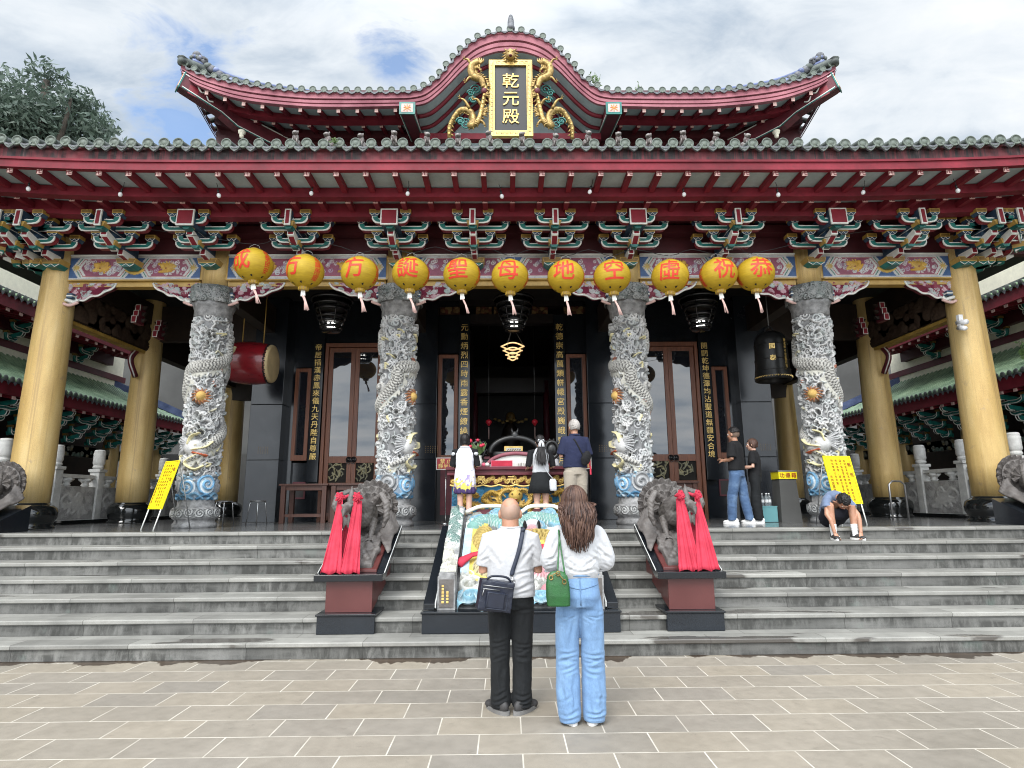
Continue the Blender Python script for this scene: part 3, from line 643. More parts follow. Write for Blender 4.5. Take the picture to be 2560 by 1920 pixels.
for i in range(-nrow, nrow + 1):
    x = i * pitch; P = [Vector(lower_pt(x, t)) + Vector((0, 0, .035)) for t in (0, .06, .15, .3, .5, .75, 1)]; P[0].y = 8.90
    mb.tube(P, .072, 'grey_tile', 8, False)
    z = zl(x) + .035; y = 8.895
    rz = (random.Random(i).uniform(-.02, .02), random.Random(i + 500).uniform(-.012, .012))
    if cap is None:
        cm = MB(); cm.lathe([(.066, .03), (.086, .02), (.088, -.012), (.074, -.018), (.068, -.006), (.045, -.004), (.036, -.014), (0.002, -.016)], 'tile_cap', (0, 0, 0), 14, True, False); cm.v = [(a, c, b) for a, b, c in cm.v]; ce = cap = cm.build('round_tile_end', LR, (0, 0, 0))
    else: ce = dup(cap)
    ce.location = Vector((x + rz[0], y, z + rz[1])) - world_off(LR)
    if i < nrow:
        xm = x + pitch / 2; zd = zl(xm) + .012; o = []
        for k in range(13):
            s = -1 + k / 6; o.append((xm + s * .108, zd + .01 - .05 * (1 - s * s)))
        for k in range(12, -1, -1):
            s = -1 + k / 6; o.append((xm + s * .108, zd + .0 - .05 * (1 - s * s) - .075 * (1 - abs(s)) ** .6 - .006))
        drip.prism(o, 8.885, 8.91, 'drip_tile')
        for s in (-.5, -.25, 0, .25, .5): drip.ell((xm + s * .1, 8.884, zd - .075 + .04 * s * s), (.012, .006, .016), 'grey_tile', None, 6, 4)
        drip.tube([(xm + s / 6 * .1, 8.883, zd - .05 * (1 - (s / 6) ** 2) - .072 * (1 - abs(s / 6)) ** .6) for s in range(-6, 7)], .007, 'tile_cap', 5)
mb.build('tile_row', LR, recalc=False); drip.build('drip_tile', LR)
def strip(mb, fz0, fz1, y, m, x0=-XE, x1=XE, n=46, depth=.06):
    xs = [x0 + (x1 - x0) * i / n for i in range(n + 1)]
    for a, b in zip(xs[:-1], xs[1:]):
        mb.add([(a, y, fz0(a)), (b, y, fz0(b)), (b, y, fz1(b)), (a, y, fz1(a)), (a, y + depth, fz0(a)), (b, y + depth, fz0(b)), (b, y + depth, fz1(b)), (a, y + depth, fz1(a))],
               [(0, 1, 2, 3), (0, 4, 5, 1), (3, 2, 6, 7)], m)
mb = MB(); up = lambda d: (lambda x: zl(x) - 7.42 + d)
strip(mb, up(7.20), up(7.375), 8.985, 'stained_fascia'); strip(mb, up(7.375), up(7.405), 8.95, 'stained_fascia', depth=.1)
strip(mb, up(7.165), up(7.205), 8.965, 'red_paint', depth=.05); strip(mb, up(7.06), up(7.17), 8.99, 'red_paint', depth=.06); strip(mb, up(7.025), up(7.062), 8.975, 'red_paint', depth=.09)
mb.build('eave_fascia', LR)
mb = MB(); strip(mb, up(7.07), up(7.10), 9.03, 'soffit_teal', depth=.75); strip(mb, up(7.055), up(7.09), 9.785, 'soffit_teal', depth=.75); mb.build('soffit', LR)
mb = MB(); strip(mb, up(6.885), up(7.052), 9.60, 'red_paint', depth=.17); strip(mb, up(6.79), up(7.05), 10.15, 'red_paint', depth=.2)
for x0, x1 in ((-11, 11),): mb.box(x0, x1, 11.25, 11.4, 6.50, 7.6, 'deep_red'); mb.box(x0, x1, 10.98, 11.24, 6.86, 7.02, 'deep_red'); mb.box(x0, x1, 10.36, 11.25, 7.06, 7.10, 'deep_red')
mb.build('eave_beam', T)
raf = None
for tier, (y0, y1, dz) in enumerate(((9.035, 9.60, 6.955), (9.80, 10.15, 6.875))):
    mb = MB(); mb.box(-.043, .043, y0 + .01, y1, 0, .105, 'red_paint'); proto = mb.build('rafter', LR, (0, 0, 0)); proto.location = (0, 0, 0)
    e = MB(); e.box(-.045, .045, y0, y0 + .012, -.003, .108, 'tassel_pink'); letter(e, '卍', (0, y0, .05), .10, 'red_paint', off=.0, ext=.01, wide=1.1)
    end = e.build('rafter_end', proto, (0, 0, 0)); s = .486; n = 22
    for i in range(-n, n + 1):
        x = i * s - .03; r = proto if i == -n else dup(proto)
        r.location = Vector((x, 0, zl(x) - 7.42 + dz)) - world_off(LR)
# --- little ceramic guardians sitting behind the tile ends
mb = MB(); mb.ell((0, .03, .05), (.05, .07, .06), 's'); mb.ell((0, -.03, .10), (.045, .04, .06), 's'); mb.ell((0, -.055, .155), (.04, .04, .037), 's'); mb.ell((0, -.09, .145), (.022, .02, .016), 's')
for sx in (-1, 1): mb.tube([(sx * .025, -.05, .11), (sx * .032, -.07, .0)], .013, 's', 6); mb.ell((sx * .03, -.04, .185), (.012, .012, .018), 's', None, 8, 6); mb.ell((sx * .035, .01, .02), (.02, .05, .025), 's', None, 8, 6)
pm('roof_ceramic', (.075, .03, .03), .5, 12, .35, c2=(.24, .22, .2)); mb.mats = ['roof_ceramic']
fig = mb.build('roof_guardian', LR, (0, 0, 0))
for i in range(15):
    x = -3.72 + i * .552; g = fig if i == 0 else dup(fig)
    g.location = Vector((x, 9.25 + .04 * (i % 3), 7.64)) - world_off(LR); g.rotation_euler = (0, 0, .5 * math.sin(i * 5)); g.scale = (1.25,) * 3
# --- bracket sets
def arm_pts(w, inset=0):
    h = w / 2 - inset; lo, hi = -.055 + inset, .035 - inset; o = []
    right = [(h - .13, lo), (h - .06, lo + .012), (h - .02, lo + .045), (h, lo + .085), (h, .085 - inset * .4), (h - .085, .085 - inset * .4), (h - .095, hi + .012), (h - .12, hi)]
    return right + [(-a, b) for a, b in right[::-1]]
def bracket(big):
    B = part('bracket_set', T)
    mb = MB(); y0 = 11.15
    mb.box(-.055, .055, 10.12, 11.15, 6.60, 6.76, 'blue_paint'); mb.box(-.057, .057, 10.42, 11.15, 6.40, 6.60, 'blue_paint'); mb.box(-.052, .052, 10.75, 11.15, 6.28, 6.40, 'blue_paint')
    for z in (6.607, 6.753): mb.box(-.0585, .0585, 10.13, 10.9, z - .006, z + .006, 'white_paint')
    mb.prism([(-.19, 6.30), (.19, 6.30), (.16, 6.205), (-.16, 6.205)], 10.88, 11.145, 'gold_paint'); mb.prism([(-.175, 6.285), (.175, 6.285), (.15, 6.22), (-.15, 6.22)], 10.872, 10.9, 'brown_gold'); mb.prism([(-.16, 6.205), (.16, 6.205), (.09, 6.14), (-.09, 6.14)], 10.90, 11.145, 'teal_paint')
    mb.tube([(-.16, 10.895, 6.2), (-.08, 10.895, 6.145), (0, 10.895, 6.2), (.08, 10.895, 6.145), (.16, 10.895, 6.2)], .009, 'white_paint', 4)
    for y, z in ((10.13, 6.60), (10.48, 6.39)):
        mb.prism([(-.11, z + .06), (.11, z + .06), (.075, z - .03), (-.075, z - .03)], y - .09, y + .09, 'gold_paint'); mb.prism([(-.08, z - .03), (.08, z - .03), (.045, z - .085), (-.045, z - .085)], y - .075, y + .075, 'teal_paint')
    mb.build('bracket_post', B, (0, 0, 0))
    for nm, w, y, z in (('A', .66, 10.15, 6.69), ('B', 1.30, 10.47, 6.70), ('C', .72, 10.50, 6.475), ('D', 1.12, 10.80, 6.50)):
        a = MB(); S_ = lambda pts, dz=z: [(p, q + dz) for p, q in pts]
        a.prism(S_(arm_pts(w)), y - .055, y - .035, 'white_paint'); a.prism(S_(arm_pts(w, .021)), y - .0585, y - .05, 'teal_paint'); a.prism(S_(arm_pts(w - .02, .004)), y - .036, y + .07, 'bracket_red')
        for sx in (-1, 1):
            cx = sx * (w / 2 - .05); zt = z + .087; a.box(cx - .095, cx + .095, y - .075, y + .085, zt + .055, zt + .125, 'gold_paint'); a.box(cx - .078, cx + .078, y - .0775, y - .07, zt + .068, zt + .112, 'brown_gold')
            a.prism([(cx - .09, zt + .055), (cx + .09, zt + .055), (cx + .06, zt), (cx - .06, zt)], y - .068, y + .075, 'blue_paint')
            a.tube([(cx - .09, y - .072, zt + .05), (cx - .045, y - .072, zt + .004), (cx, y - .072, zt + .05), (cx + .045, y - .072, zt + .004), (cx + .09, y - .072, zt + .05)], .007, 'white_paint', 4, False)
        a.build('bracket_arm', B, (0, 0, 0))
    hw = .155 if big else .055
    a = MB(); zt, zb = 6.87, 6.56
    a.prism([(10.0, zb), (10.02, zt), (11.1, zt - .02), (11.1, zb + .1), (10.22, zb + .03)], -hw + .006, hw - .006, 'blue_paint', 'x'); a.prism([(9.985, zb - .004), (10.005, zt + .004), (10.035, zt + .004), (10.015, zb - .004)], -hw, hw, 'white_paint', 'x')
    f = .024; a.prism([(9.979, zb + f), (9.997, zt - f), (10.01, zt - f), (9.99, zb + f)], -hw + f, hw - f, 'bracket_red', 'x'); a.build('beam_head', B, (0, 0, 0))
    for (yf, z0, z1, tail) in ((10.19, 6.455, 6.565, -.16), (10.70, 6.29, 6.43, -.05)):
        a = MB(); w = .062 if z0 > 6.4 else .056
        a.prism([(yf, z0), (yf + .012, z1), (yf + .35, z1 + tail * .6), (yf + .35, z0 + tail)], -w, w, 'white_paint', 'x'); a.prism([(yf - .006, z0 + .018), (yf + .006, z1 - .018), (yf + .02, z1 - .018), (yf + .008, z0 + .018)], -w + .018, w - .018, 'bracket_red', 'x')
        a.prism([(yf + .01, z0 - .004), (yf + .32, z0 + tail * .93 - .004), (yf + .32, z0 + tail * .9), (yf + .01, z0 + .002)], -w + .015, w - .015, 'bracket_red', 'x'); a.build('slanted_nose', B, (0, 0, 0))
    return B
bs, bb = bracket(False), bracket(True); base = Vector((0, 0, 0)) - world_off(T)
bs.location = Vector((-.75, 0, 0)) + base; bb.location = Vector((-2.25, 0, 0)) + base
for x in (.75, -4.07, 4.07, -7.45, 7.45): dup(bs, loc=Vector((x, 0, 0)) + base)
for x in (2.25, -5.9, 5.9): dup(bb, loc=Vector((x, 0, 0)) + base)
for s in (-1, 1):
    dup(bs, loc=Vector((s * 8.88, 0, 0)) + base); dup(bs, loc=Vector((s * 9.25, 0, 0)) + base)
    for a in (45, 90):          # corner arms turn about the corner column
        R = Matrix.Rotation(rad(a) * s, 4, 'Z'); c = Vector((s * 9.0, 11.33, 0)); k = 1.16 if a == 45 else 1
        o = dup(bs, loc=c + R @ (Vector((0, -11.33, 0)) * k) + base, rot=(0, 0, rad(a) * s)); o.scale = (1, k, 1)
# --- columns
mb = MB(); prof = [(.335, 0), (.338, .6), (.33, 1.8), (.312, 3.0), (.29, 4.1), (.275, 4.9), (.27, 5.45)]
mb.lathe(prof, 'column_gold', (0, 0, .46), 40); oc = mb.build('round_column', T, (0, 0, 0))
mb = MB(); mb.lathe([(.46, 0), (.46, .03), (.42, .06), (.44, .12), (.475, .2), (.485, .28), (.46, .37), (.40, .42), (.36, .44), (.352, .465), (.33, .467)], 'black_base', (0, 0, 0), 44); mb.build('column_base', oc, (0, 0, 0))
first = True
for x, y in [(s * 9.0, y) for s in (-1, 1) for y in (11.33, 14.45, 19.3)] + [(s * 5.9, 19.0) for s in (-1, 1)]:
    o = oc if first else dup(oc); first = False; o.location = Vector((x, y, ZP)) - world_off(T)
def dragon_column(f, x, a0, flip):
    D = part('dragon_column', T, Vector((x, 11.33, ZP)) - world_off(T)); c = (x, 11.33)
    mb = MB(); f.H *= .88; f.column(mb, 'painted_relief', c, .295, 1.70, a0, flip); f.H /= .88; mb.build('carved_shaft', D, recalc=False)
    mb = MB(); mb.lathe([(.19, 1.72), (.19, 5.25)], 'grey_carving', (*c, 0), 24); mb.build('column_core', D)
    mb = MB(); mb.lathe([(.37, 1.232), (.37, 1.30), (.345, 1.33), (.335, 1.37), (.37, 1.395), (.385, 1.41), (.385, 1.585), (.36, 1.60), (.315, 1.615), (.31, 1.72), (.28, 1.74)], 'grey_carving', (*c, 0), 40)
    q = Field(2.42, .15, .012, (.17, .17, .165), True)
    for k in range(14): q.spiral(k * 2.42 / 14, .075 + .02 * (k % 2), .085, .03, (.40, .40, .39), (.11, .11, .11), 2.1, 1 if k % 2 else -1)
    q.column(mb, 'painted_relief', c, .388, 1.42, a0, flip); mb.build('lotus_base', D)
    mb = MB(); q = Field(2.55, .34, .014, (.12, .125, .12), True); R = random.Random(3)
    for k in range(220): q.spiral(R.uniform(0, 2.55), R.uniform(.02, .32), R.uniform(.035, .08), .05, R.choice([(.24, .245, .24), (.18, .20, .19), (.30, .30, .29)]), (.07, .075, .07), 1.8, R.choice((1, -1)))
    q.column(mb, 'painted_relief', c, .395, 5.47, a0, flip); mb.lathe([(.355, 5.47), (.395, 5.472), (.395, 5.81), (.27, 5.82)], 'grey_carving', (*c, 0), 40, True, False); mb.build('carved_capital', D, recalc=False)
    mb = MB(); mb.lathe([(.30, 5.18), (.33, 5.20), (.345, 5.23), (.345, 5.36), (.36, 5.38), (.365, 5.42), (.40, 5.47)], 'grey_carving', (*c, 0), 40); mb.build('neck_ring', D)
    mb = MB(); mb.lathe([(.265, 5.80), (.262, 6.62)], 'column_gold', (*c, 0), 32); mb.build('gilded_neck', D)
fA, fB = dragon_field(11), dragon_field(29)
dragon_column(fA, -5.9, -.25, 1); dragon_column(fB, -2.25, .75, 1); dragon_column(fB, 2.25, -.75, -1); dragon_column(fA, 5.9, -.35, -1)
# --- painted lintels and carved spandrels
edges = [-9.0, -5.9, -2.25, 2.25, 5.9, 9.0]
for a, b in zip(edges[:-1], edges[1:]):
    ra = .27; x0, x1 = a + ra, b - ra; L = x1 - x0
    mb = MB(); mb.box(x0 - .08, x1 + .08, 11.20, 11.46, 5.98, 6.48, 'gold_paint'); mb.box(x0, x1, 11.165, 11.20, 5.96, 5.985, 'gold_paint'); mb.box(x0, x1, 11.165, 11.2, 6.475, 6.50, 'white_paint')
    beam_field(L).plane(mb, 'painted_board', (x0, 11.192, 5.98), (1, 0, 0), (0, 0, 1), (0, -1, 0)); mb.box(x0, x1, 11.24, 11.42, 5.86, 5.978, 'gold_paint'); mb.build('painted_lintel', T, recalc=False)
    w = min(1.15, L * .36)
    for s, xx in ((1, x0), (-1, x1)):
        mb = MB(); f = cloud_field(w, .42, .012, (.13, .015, .035), [(.42, .40, .40), (.46, .30, .33), (.36, .42, .40), (.2, .05, .07)], 60, (.03, .07), .035, int(abs(xx) * 10))
        def dep(t): return .42 * (1 - t) ** .55 * (1 + .07 * math.sin(t * 22)) + .015
        U = f.X / w; V = f.Y / f.h; D_ = np.vectorize(dep)(U); P = np.stack([xx + s * f.X, 11.25 - f.H, 5.94 - (1 - V) * D_], -1); mb.grid(P, 'painted_relief', f.C)
        low = [(xx + s * w * t, 11.23, 5.94 - dep(t)) for t in [i / 24 for i in range(25)]]; mb.tube(low, .018, 'white_paint', 6)
        mb.tube([(p[0], 11.25, p[2] + .025) for p in low], .014, 'tassel_pink', 6)
        pts = [(p[0], p[2]) for p in low] + [(xx + s * w, 5.94), (xx, 5.94)]; mb.prism(pts, 11.255, 11.33, 'maroon')
        hx = xx + s * .10; mb.tube(catmull([(hx - s * .1, 11.2, 5.58), (hx - s * .02, 11.2, 5.56), (hx + s * .08, 11.2, 5.53), (hx + s * .14, 11.2, 5.58)], 5), .035, 'white_paint', 8); mb.tube(catmull([(hx - s * .12, 11.18, 5.5), (hx, 11.18, 5.46), (hx + s * .16, 11.18, 5.52)], 5), .028, 'tassel_pink', 8)
        mb.box(hx - .06, hx + .05, 11.15, 11.25, 5.60, 5.70, 'blue_paint'); mb.box(hx - .065, hx + .055, 11.146, 11.25, 5.635, 5.66, 'white_paint')
        mb.build('carved_spandrel', T, recalc=False)
# --- beams running back under the porch, porch ceiling
for x in (-9.0, 9.0):
    mb = MB(); f = cloud_field(2.9, .62, .03, (.045, .028, .018), [(.07, .045, .03), (.05, .03, .02)], 60, (.08, .16), .05, 5)
    for s in (-1, 1): f.plane(mb, 'painted_relief', (x + s * .13, 11.6, 5.33), (0, 1, 0), (0, 0, 1), (s, 0, 0))
    mb.box(x - .13, x + .13, 11.5, 19.0, 5.31, 5.98, 'dark_timber'); mb.box(x - .15, x + .15, 11.5, 19, 5.98, 6.5, 'dark_timber'); mb.box(x - .1, x + .1, 11.6, 14.2, 5.24, 5.31, 'gold_paint'); mb.build('porch_beam', T, recalc=False)
    s = 1 if x > 0 else -1
    for y0, y1, z in ((14.38, 14.55, 5.6), (19.0, 19.2, 4.9)): mb = MB(); mb.box(*sorted((s * 5.9, s * 9)), y0, y1, z, 6.5, 'dark_timber'); mb.build('cross_beam', T)
for x in (-5.9, -2.25, 2.25, 5.9): mb = MB(); mb.box(x - .14, x + .14, 11.5, 14.2, 5.72, 6.35, 'dark_timber'); mb.build('porch_beam', T)
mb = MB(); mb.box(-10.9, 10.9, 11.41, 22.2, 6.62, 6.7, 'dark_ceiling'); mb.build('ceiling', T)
# end brackets hanging inside the porch, seen between the columns
for s in (-1, 1):
    for y, z in ((12.5, 5.9), (13.3, 5.8)):
        x = s * 8.1; mb = MB()
        for k in range(3): zk = z - .14 * k; mb.box(x - .055, x + .055, y - .06 - .05 * k, y + .12, zk - .15, zk, 'maroon'); mb.box(x - .055, x + .055, y - .066 - .05 * k, y - .06 - .05 * k, zk - .15, zk, 'white_paint'); mb.box(x - .042, x + .042, y - .07 - .05 * k, y - .066 - .05 * k, zk - .137, zk - .013, 'bracket_red'); mb.prism([(x - .15, zk - .02), (x + .15, zk - .02), (x + .1, zk - .09), (x - .1, zk - .09)], y, y + .06, 'dark_timber')
        mb.build('porch_bracket', T)
    mb = MB(); mb.tube(catmull([(s * 9, 14.0, 5.3), (s * 9, 13.8, 5.0), (s * 9, 14.05, 4.65)], 5), [.07] * 11, 'maroon', 6); mb.tube(catmull([(s * 8.97, 13.93, 5.3), (s * 8.97, 13.72, 5.0), (s * 8.97, 13.98, 4.62)], 5), .016, 'white_paint', 5); mb.build('porch_bracket', T)
# --- front wall of the hall
YW = 14.2
def wpart(name, fn, parent=None, bevel=0):
    mb = MB(); fn(mb); return mb.build(name, parent or T, bevel=bevel)
for s in (-1, 1):
    def X(a, b): return (min(s * a, s * b), max(s * a, s * b))
    for (a, b, y) in ((1.81, 2.47, 14.10), (5.46, 6.21, 14.05)):
        x0, x1 = X(a, b)
        def pil(mb):
            for i, (z0, z1) in enumerate(((ZP, 2.645), (2.652, 3.955), (3.963, 6.62))): mb.box(x0, x1, y, y + .75, z0, z1, 'dark_granite' if a > 5 else 'black_granite')
        wpart('granite_pillar', pil, bevel=.008)
    def infill(mb):
        mb.box(*X(2.47, 3.10), 14.30, 14.5, ZP, 6.62, 'black_granite'); mb.box(*X(5.27, 5.46), 14.35, 14.5, ZP, 6.62, 'black_granite')
        mb.box(*X(4.56, 5.27), 14.42, 14.55, ZP, 2.60, 'black_granite'); mb.box(*X(4.56, 5.27), 14.36, 14.5, 4.92, 6.62, 'black_granite'); mb.box(*X(3.10, 4.56), 14.36, 14.5, 5.52, 6.62, 'black_granite')
        mb.box(*X(1.30, 1.81), 14.36, 14.5, 5.26, 6.62, 'black_granite'); mb.box(*X(1.32, 1.80), 14.33, 14.45, ZP, 2.60, 'black_wood'); mb.box(*X(1.40, 1.72), 14.315, 14.33, 1.36, 2.5, 'maroon')
        mb.box(*X(4.92, 5.22), 14.385, 14.42, 1.75, 2.15, 'maroon'); mb.box(*X(4.95, 5.19), 14.38, 14.385, 1.79, 2.11, 'black_wood')
        mb.box(*X(6.15, 6.25), 14.8, 22, ZP, 6.62, 'dark_granite'); mb.box(*X(1.06, 1.12), 14.3, 16.5, ZP, 6.0, 'black_wood')
    wpart('hall_wall', infill)
    for (a, b, z0, z1) in ((4.88, 5.26, 2.64, 4.87), (1.32, 1.80, 2.62, 5.20)):
        def fr(mb):
            t = .085; x0, x1 = X(a, b); mb.box(x0, x0 + t, 14.24, 14.36, z0, z1, 'door_wood'); mb.box(x1 - t, x1, 14.24, 14.36, z0, z1, 'door_wood'); mb.box(x0 + t, x1 - t, 14.243, 14.357, z0, z0 + .13, 'door_wood'); mb.box(x0 + t, x1 - t, 14.243, 14.357, z1 - t, z1, 'door_wood')
            for q in (x0 + t, x1 - t - .012): mb.box(q, q + .012, 14.25, 14.35, z0 + .13, z1 - t, 'table_wood')
        w = wpart('narrow_window', fr, bevel=.005); x0, x1 = X(a, b); wpart('window_pane', lambda mb: mb.box(x0 + .08, x1 - .08, 14.30, 14.31, z0 + .1, z1 - .06, 'door_glass'), w)
    # double doors
    dr = wpart('double_door', lambda mb: (mb.box(*X(3.10, 3.18), 14.22, 14.40, ZP, 5.50, 'door_wood'), mb.box(*X(4.48, 4.56), 14.22, 14.40, ZP, 5.50, 'door_wood'), mb.box(*X(3.18, 4.48), 14.223, 14.397, 5.40, 5.50, 'door_wood')), bevel=.005)
    for a, b in ((3.185, 3.828), (3.832, 4.475)):
        def leaf(mb):
            x0, x1 = X(a, b); t = .105
            for q in (x0, x1 - t): mb.box(q, q + t, 14.27, 14.33, 1.26, 5.39, 'door_wood')
            for z0, z1 in ((1.26, 1.42), (2.05, 2.12), (2.58, 2.74), (5.28, 5.39)): mb.box(x0 + t, x1 - t, 14.272, 14.328, z0, z1, 'door_wood')
            mb.box(x0 + t, x1 - t, 14.30, 14.31, 1.42, 2.05, 'table_wood')
        lf = wpart('door_leaf', leaf, dr, .004); x0, x1 = X(a, b)
        wpart('door_leaf_glass', lambda mb: mb.box(x0 + .1, x1 - .1, 14.295, 14.302, 2.73, 5.29, 'door_glass'), dr)
        R = random.Random(int(a * 100) + s); f = Field(.43, .46, .012, (.018, .016, .014))
        for k in range(16):
            p = (R.uniform(.03, .4), R.uniform(.03, .43)); t = R.choice((.6, 2.2, 1.2, 2.8)); L_ = R.uniform(.08, .2); f.body(catmull([(*p, 0), (p[0] + L_ * .5 * math.cos(t), p[1] + L_ * .5 * math.sin(t), 0), (p[0] + L_ * math.cos(t + .7), p[1] + L_ * math.sin(t + .7), 0)], 3), .014, .03, R.choice([(.26, .23, .13), (.2, .19, .13), (.3, .27, .17)]))
        mb = MB(); f.plane(mb, 'painted_relief', (x0 + .105, 14.315, 2.12), (1, 0, 0), (0, 0, 1), (0, -1, 0)); mb.build('carved_panel', dr, recalc=False)
        hx = (x1 - .055) if (s * (a + b) > 0) == (a < 3.5) else (x0 + .055)
        mb = MB(); q = len(mb.v); mb.lathe([(.07, 0), (.072, .012), (.05, .03), (.03, .035), (.025, .06), (.001, .062)], 'black_lacquer', (0, 0, 0), 18); mb.v = [(hx + a_, 14.268 - c_, 2.66 + b_) for a_, b_, c_ in mb.v]
        mb.tube([(hx + .05 * math.cos(t), 14.23, 2.61 + .05 * math.sin(t)) for t in [k * PI / 6 for k in range(13)]], .007, 'black_lacquer', 6); mb.build('door_knocker', dr)
# boards with the golden couplets
def couplet(x, w, z0, z1, text, zt, zb, y, size):
    o = wpart('couplet_board', lambda mb: mb.box(x - w / 2, x + w / 2, y, y + .12, z0, z1, 'black_granite'), bevel=.006)
    mb = MB(); n = len(text); letters(mb, text, (x, y, zt), size, (zt - zb) / (n - 1), 'gold_leaf', off=.004, ext=.02); mb.build('inscription', o)
couplet(-4.735, .27, ZP + .9, 6.0, '帝居插漢赤鳳來儀九天丹陛自尊嚴', 5.40, 2.74, 14.24, .175); couplet(4.735, .27, ZP + .9, 6.0, '開闢乾坤德澤均沾聖道無疆安合境', 5.40, 2.74, 14.24, .175)
couplet(-1.165, .27, ZP, 6.2, '元勳炳烈四時雨露香煙繚繞芝蘭瑞', 5.88, 2.62, 14.20, .19); couplet(1.165, .27, ZP, 6.2, '乾德崇高萬類帡幪宮殿巍峨齊日月', 5.88, 2.62, 14.20, .19)
mb = MB()
for x, y, n in ((-5.95, 14.046, 5), (5.85, 14.046, 5), (-2.05, 14.096, 6), (2.05, 14.096, 6)):
    for k in range(n):
        for j in range(4): mb.box(x + k * .055 - .007, x + k * .055 + .007, y, y + .006, 2.80 + j * .045, 2.82 + j * .045, 'brown_gold')
mb.build('donor_marks', T)
mb = MB(); mb.box(-1.31, 1.31, 14.28, 14.5, 6.0, 6.24, 'black_wood'); mb.box(-1.31, 1.31, 14.3, 14.5, 6.46, 6.62, 'black_wood')
for x0, x1 in ((-1.8, -1.3), (-.9, -.5), (-.45, .45), (.5, .9), (1.3, 1.8)):
    f = cloud_field(x1 - x0, .2, .014, (.045, .018, .010), [(.13, .075, .03), (.10, .03, .02), (.18, .12, .05)], 18, (.03, .06), .03, int(x0 * 10)); f.plane(mb, 'painted_relief', (x0, 14.33, 6.25), (1, 0, 0), (0, 0, 1), (0, -1, 0))
mb.build('carved_transom', T, recalc=False)
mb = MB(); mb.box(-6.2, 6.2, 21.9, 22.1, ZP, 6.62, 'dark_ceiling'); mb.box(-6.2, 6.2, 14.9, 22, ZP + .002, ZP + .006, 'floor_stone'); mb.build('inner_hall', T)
# carved shrine deep inside the hall
mb = MB(); mb.box(-1.6, 1.6, 19.4, 20.2, ZP, 2.5, 'black_wood'); mb.box(-1.75, 1.75, 19.3, 20.3, 2.5, 2.62, 'maroon')
for x in (-1.2, 1.2): mb.tube([(x, 19.6, 2.6), (x, 19.6, 5.6)], .12, 'maroon', 12)
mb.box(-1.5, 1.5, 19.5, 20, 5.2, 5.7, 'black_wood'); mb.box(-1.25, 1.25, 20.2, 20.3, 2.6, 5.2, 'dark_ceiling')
for k in range(9): mb.ell((-.5 + k * .125, 19.45, 4.25 + .05 * math.cos(k * 1.5)), (.07, .04, .05), 'gilding')
mb.ell((0, 19.9, 3.7), (.3, .25, .55), 'dark_timber'); mb.ell((0, 19.85, 4.4), (.16, .16, .2), 'brown_gold'); mb.build('inner_shrine', T)
# ---------------------------------------------------------------- upper roof with its curved gable
UR = part('upper_roof', T)
KEY = [(0, 13.74, 0, 13.18), (.45, 13.69, .385, 13.135), (.99, 13.435, .79, 12.97), (1.43, 12.97, 1.19, 12.65), (1.79, 12.47, 1.58, 12.2), (1.98, 12.27, 1.82, 11.93), (2.25, 12.06, 2.13, 11.66), (2.55, 11.97, 2.45, 11.575),
       (2.9, 11.945, 2.9, 11.555), (4.36, 11.945, 4.3, 11.53), (5.5, 11.985, 5.47, 11.565), (6.9, 12.19, 6.86, 11.745), (7.9, 12.46, 7.88, 12.1), (8.5, 12.78, 8.4, 12.42)]
half_t = catmull([(a, 0, b) for a, b, c, d in KEY], 5); half_b = catmull([(c, 0, d) for a, b, c, d in KEY], 5)
tcur = [Vector((-p.x, 0, p.z)) for p in half_t[:0:-1]] + half_t; bcur = [Vector((-p.x, 0, p.z)) for p in half_b[:0:-1]] + half_b
YU = 13.6
mb = MB(); PR = [(0, .0), (.02, -.03), (.10, -.03), (.12, 0), (.36, .0), (.38, -.035), (.47, -.035), (.49, .035), (.53, .035), (.55, -.01), (.74, -.01), (.76, .03), (.80, .03), (.82, -.005), (.98, -.005), (1.0, .10)]
P = np.array([[tuple(t.lerp(b, w) + Vector((0, YU + yo, 0))) for t, b in zip(tcur, bcur)] for w, yo in PR]); mb.grid(P, 'pink_fascia', smooth=False)
for s in (-1, 1):         # fascia along the side eaves
    e = len(tcur) - 1 if s > 0 else 0; t, b = tcur[e], bcur[e]
    for w0, w1, xo in ((0, .36, .0), (.36, .5, .03), (.5, .76, .0), (.76, 1, .015)):
        p0, p1 = t.lerp(b, w0), t.lerp(b, w1); Q = []
        for y in [YU + .0 + k * .8 for k in range(9)]:
            dz = -.9 * min(1, ((y - YU) / 4.2)) ** .7; Q.append([(p0.x + s * xo, y, p0.z + dz), (p1.x + s * xo, y, p1.z + dz)])
        mb.grid(np.array(Q), 'pink_fascia', smooth=False)
mb.build('eave_fascia', UR, recalc=False)
# tiles follow the curve by its length
cum = [0]
for a, b in zip(tcur[:-1], tcur[1:]): cum.append(cum[-1] + (b - a).length)
def at_len(L):
    for i in range(len(cum) - 1):
        if cum[i + 1] >= L: t = (L - cum[i]) / (cum[i + 1] - cum[i]); return tcur[i].lerp(tcur[i + 1], t), (tcur[i + 1] - tcur[i]).normalized()
    return tcur[-1], (tcur[-1] - tcur[-2]).normalized()
def upper_pt(p, t): 
    rise = 2.6 * t - .3 * math.sin(PI * t) if abs(p.x) > 2.4 else 0.0
    k = min(1, max(0, (abs(p.x) - 1.6) / 1.4)); k = k * k * (3 - 2 * k)
    return Vector((p.x, YU + 4.6 * t, p.z + k * (2.4 * t - .3 * math.sin(PI * t))))
mb = MB(); P = np.array([[tuple(upper_pt(p, j / 8)) for p in tcur] for j in range(9)]); mb.grid(P, 'grey_tile'); mb.build('tile_bed', UR, recalc=False)
mb, cap, drip = MB(), None, MB(); Ln = cum[-1]; n = round(Ln / .285); st = Ln / n
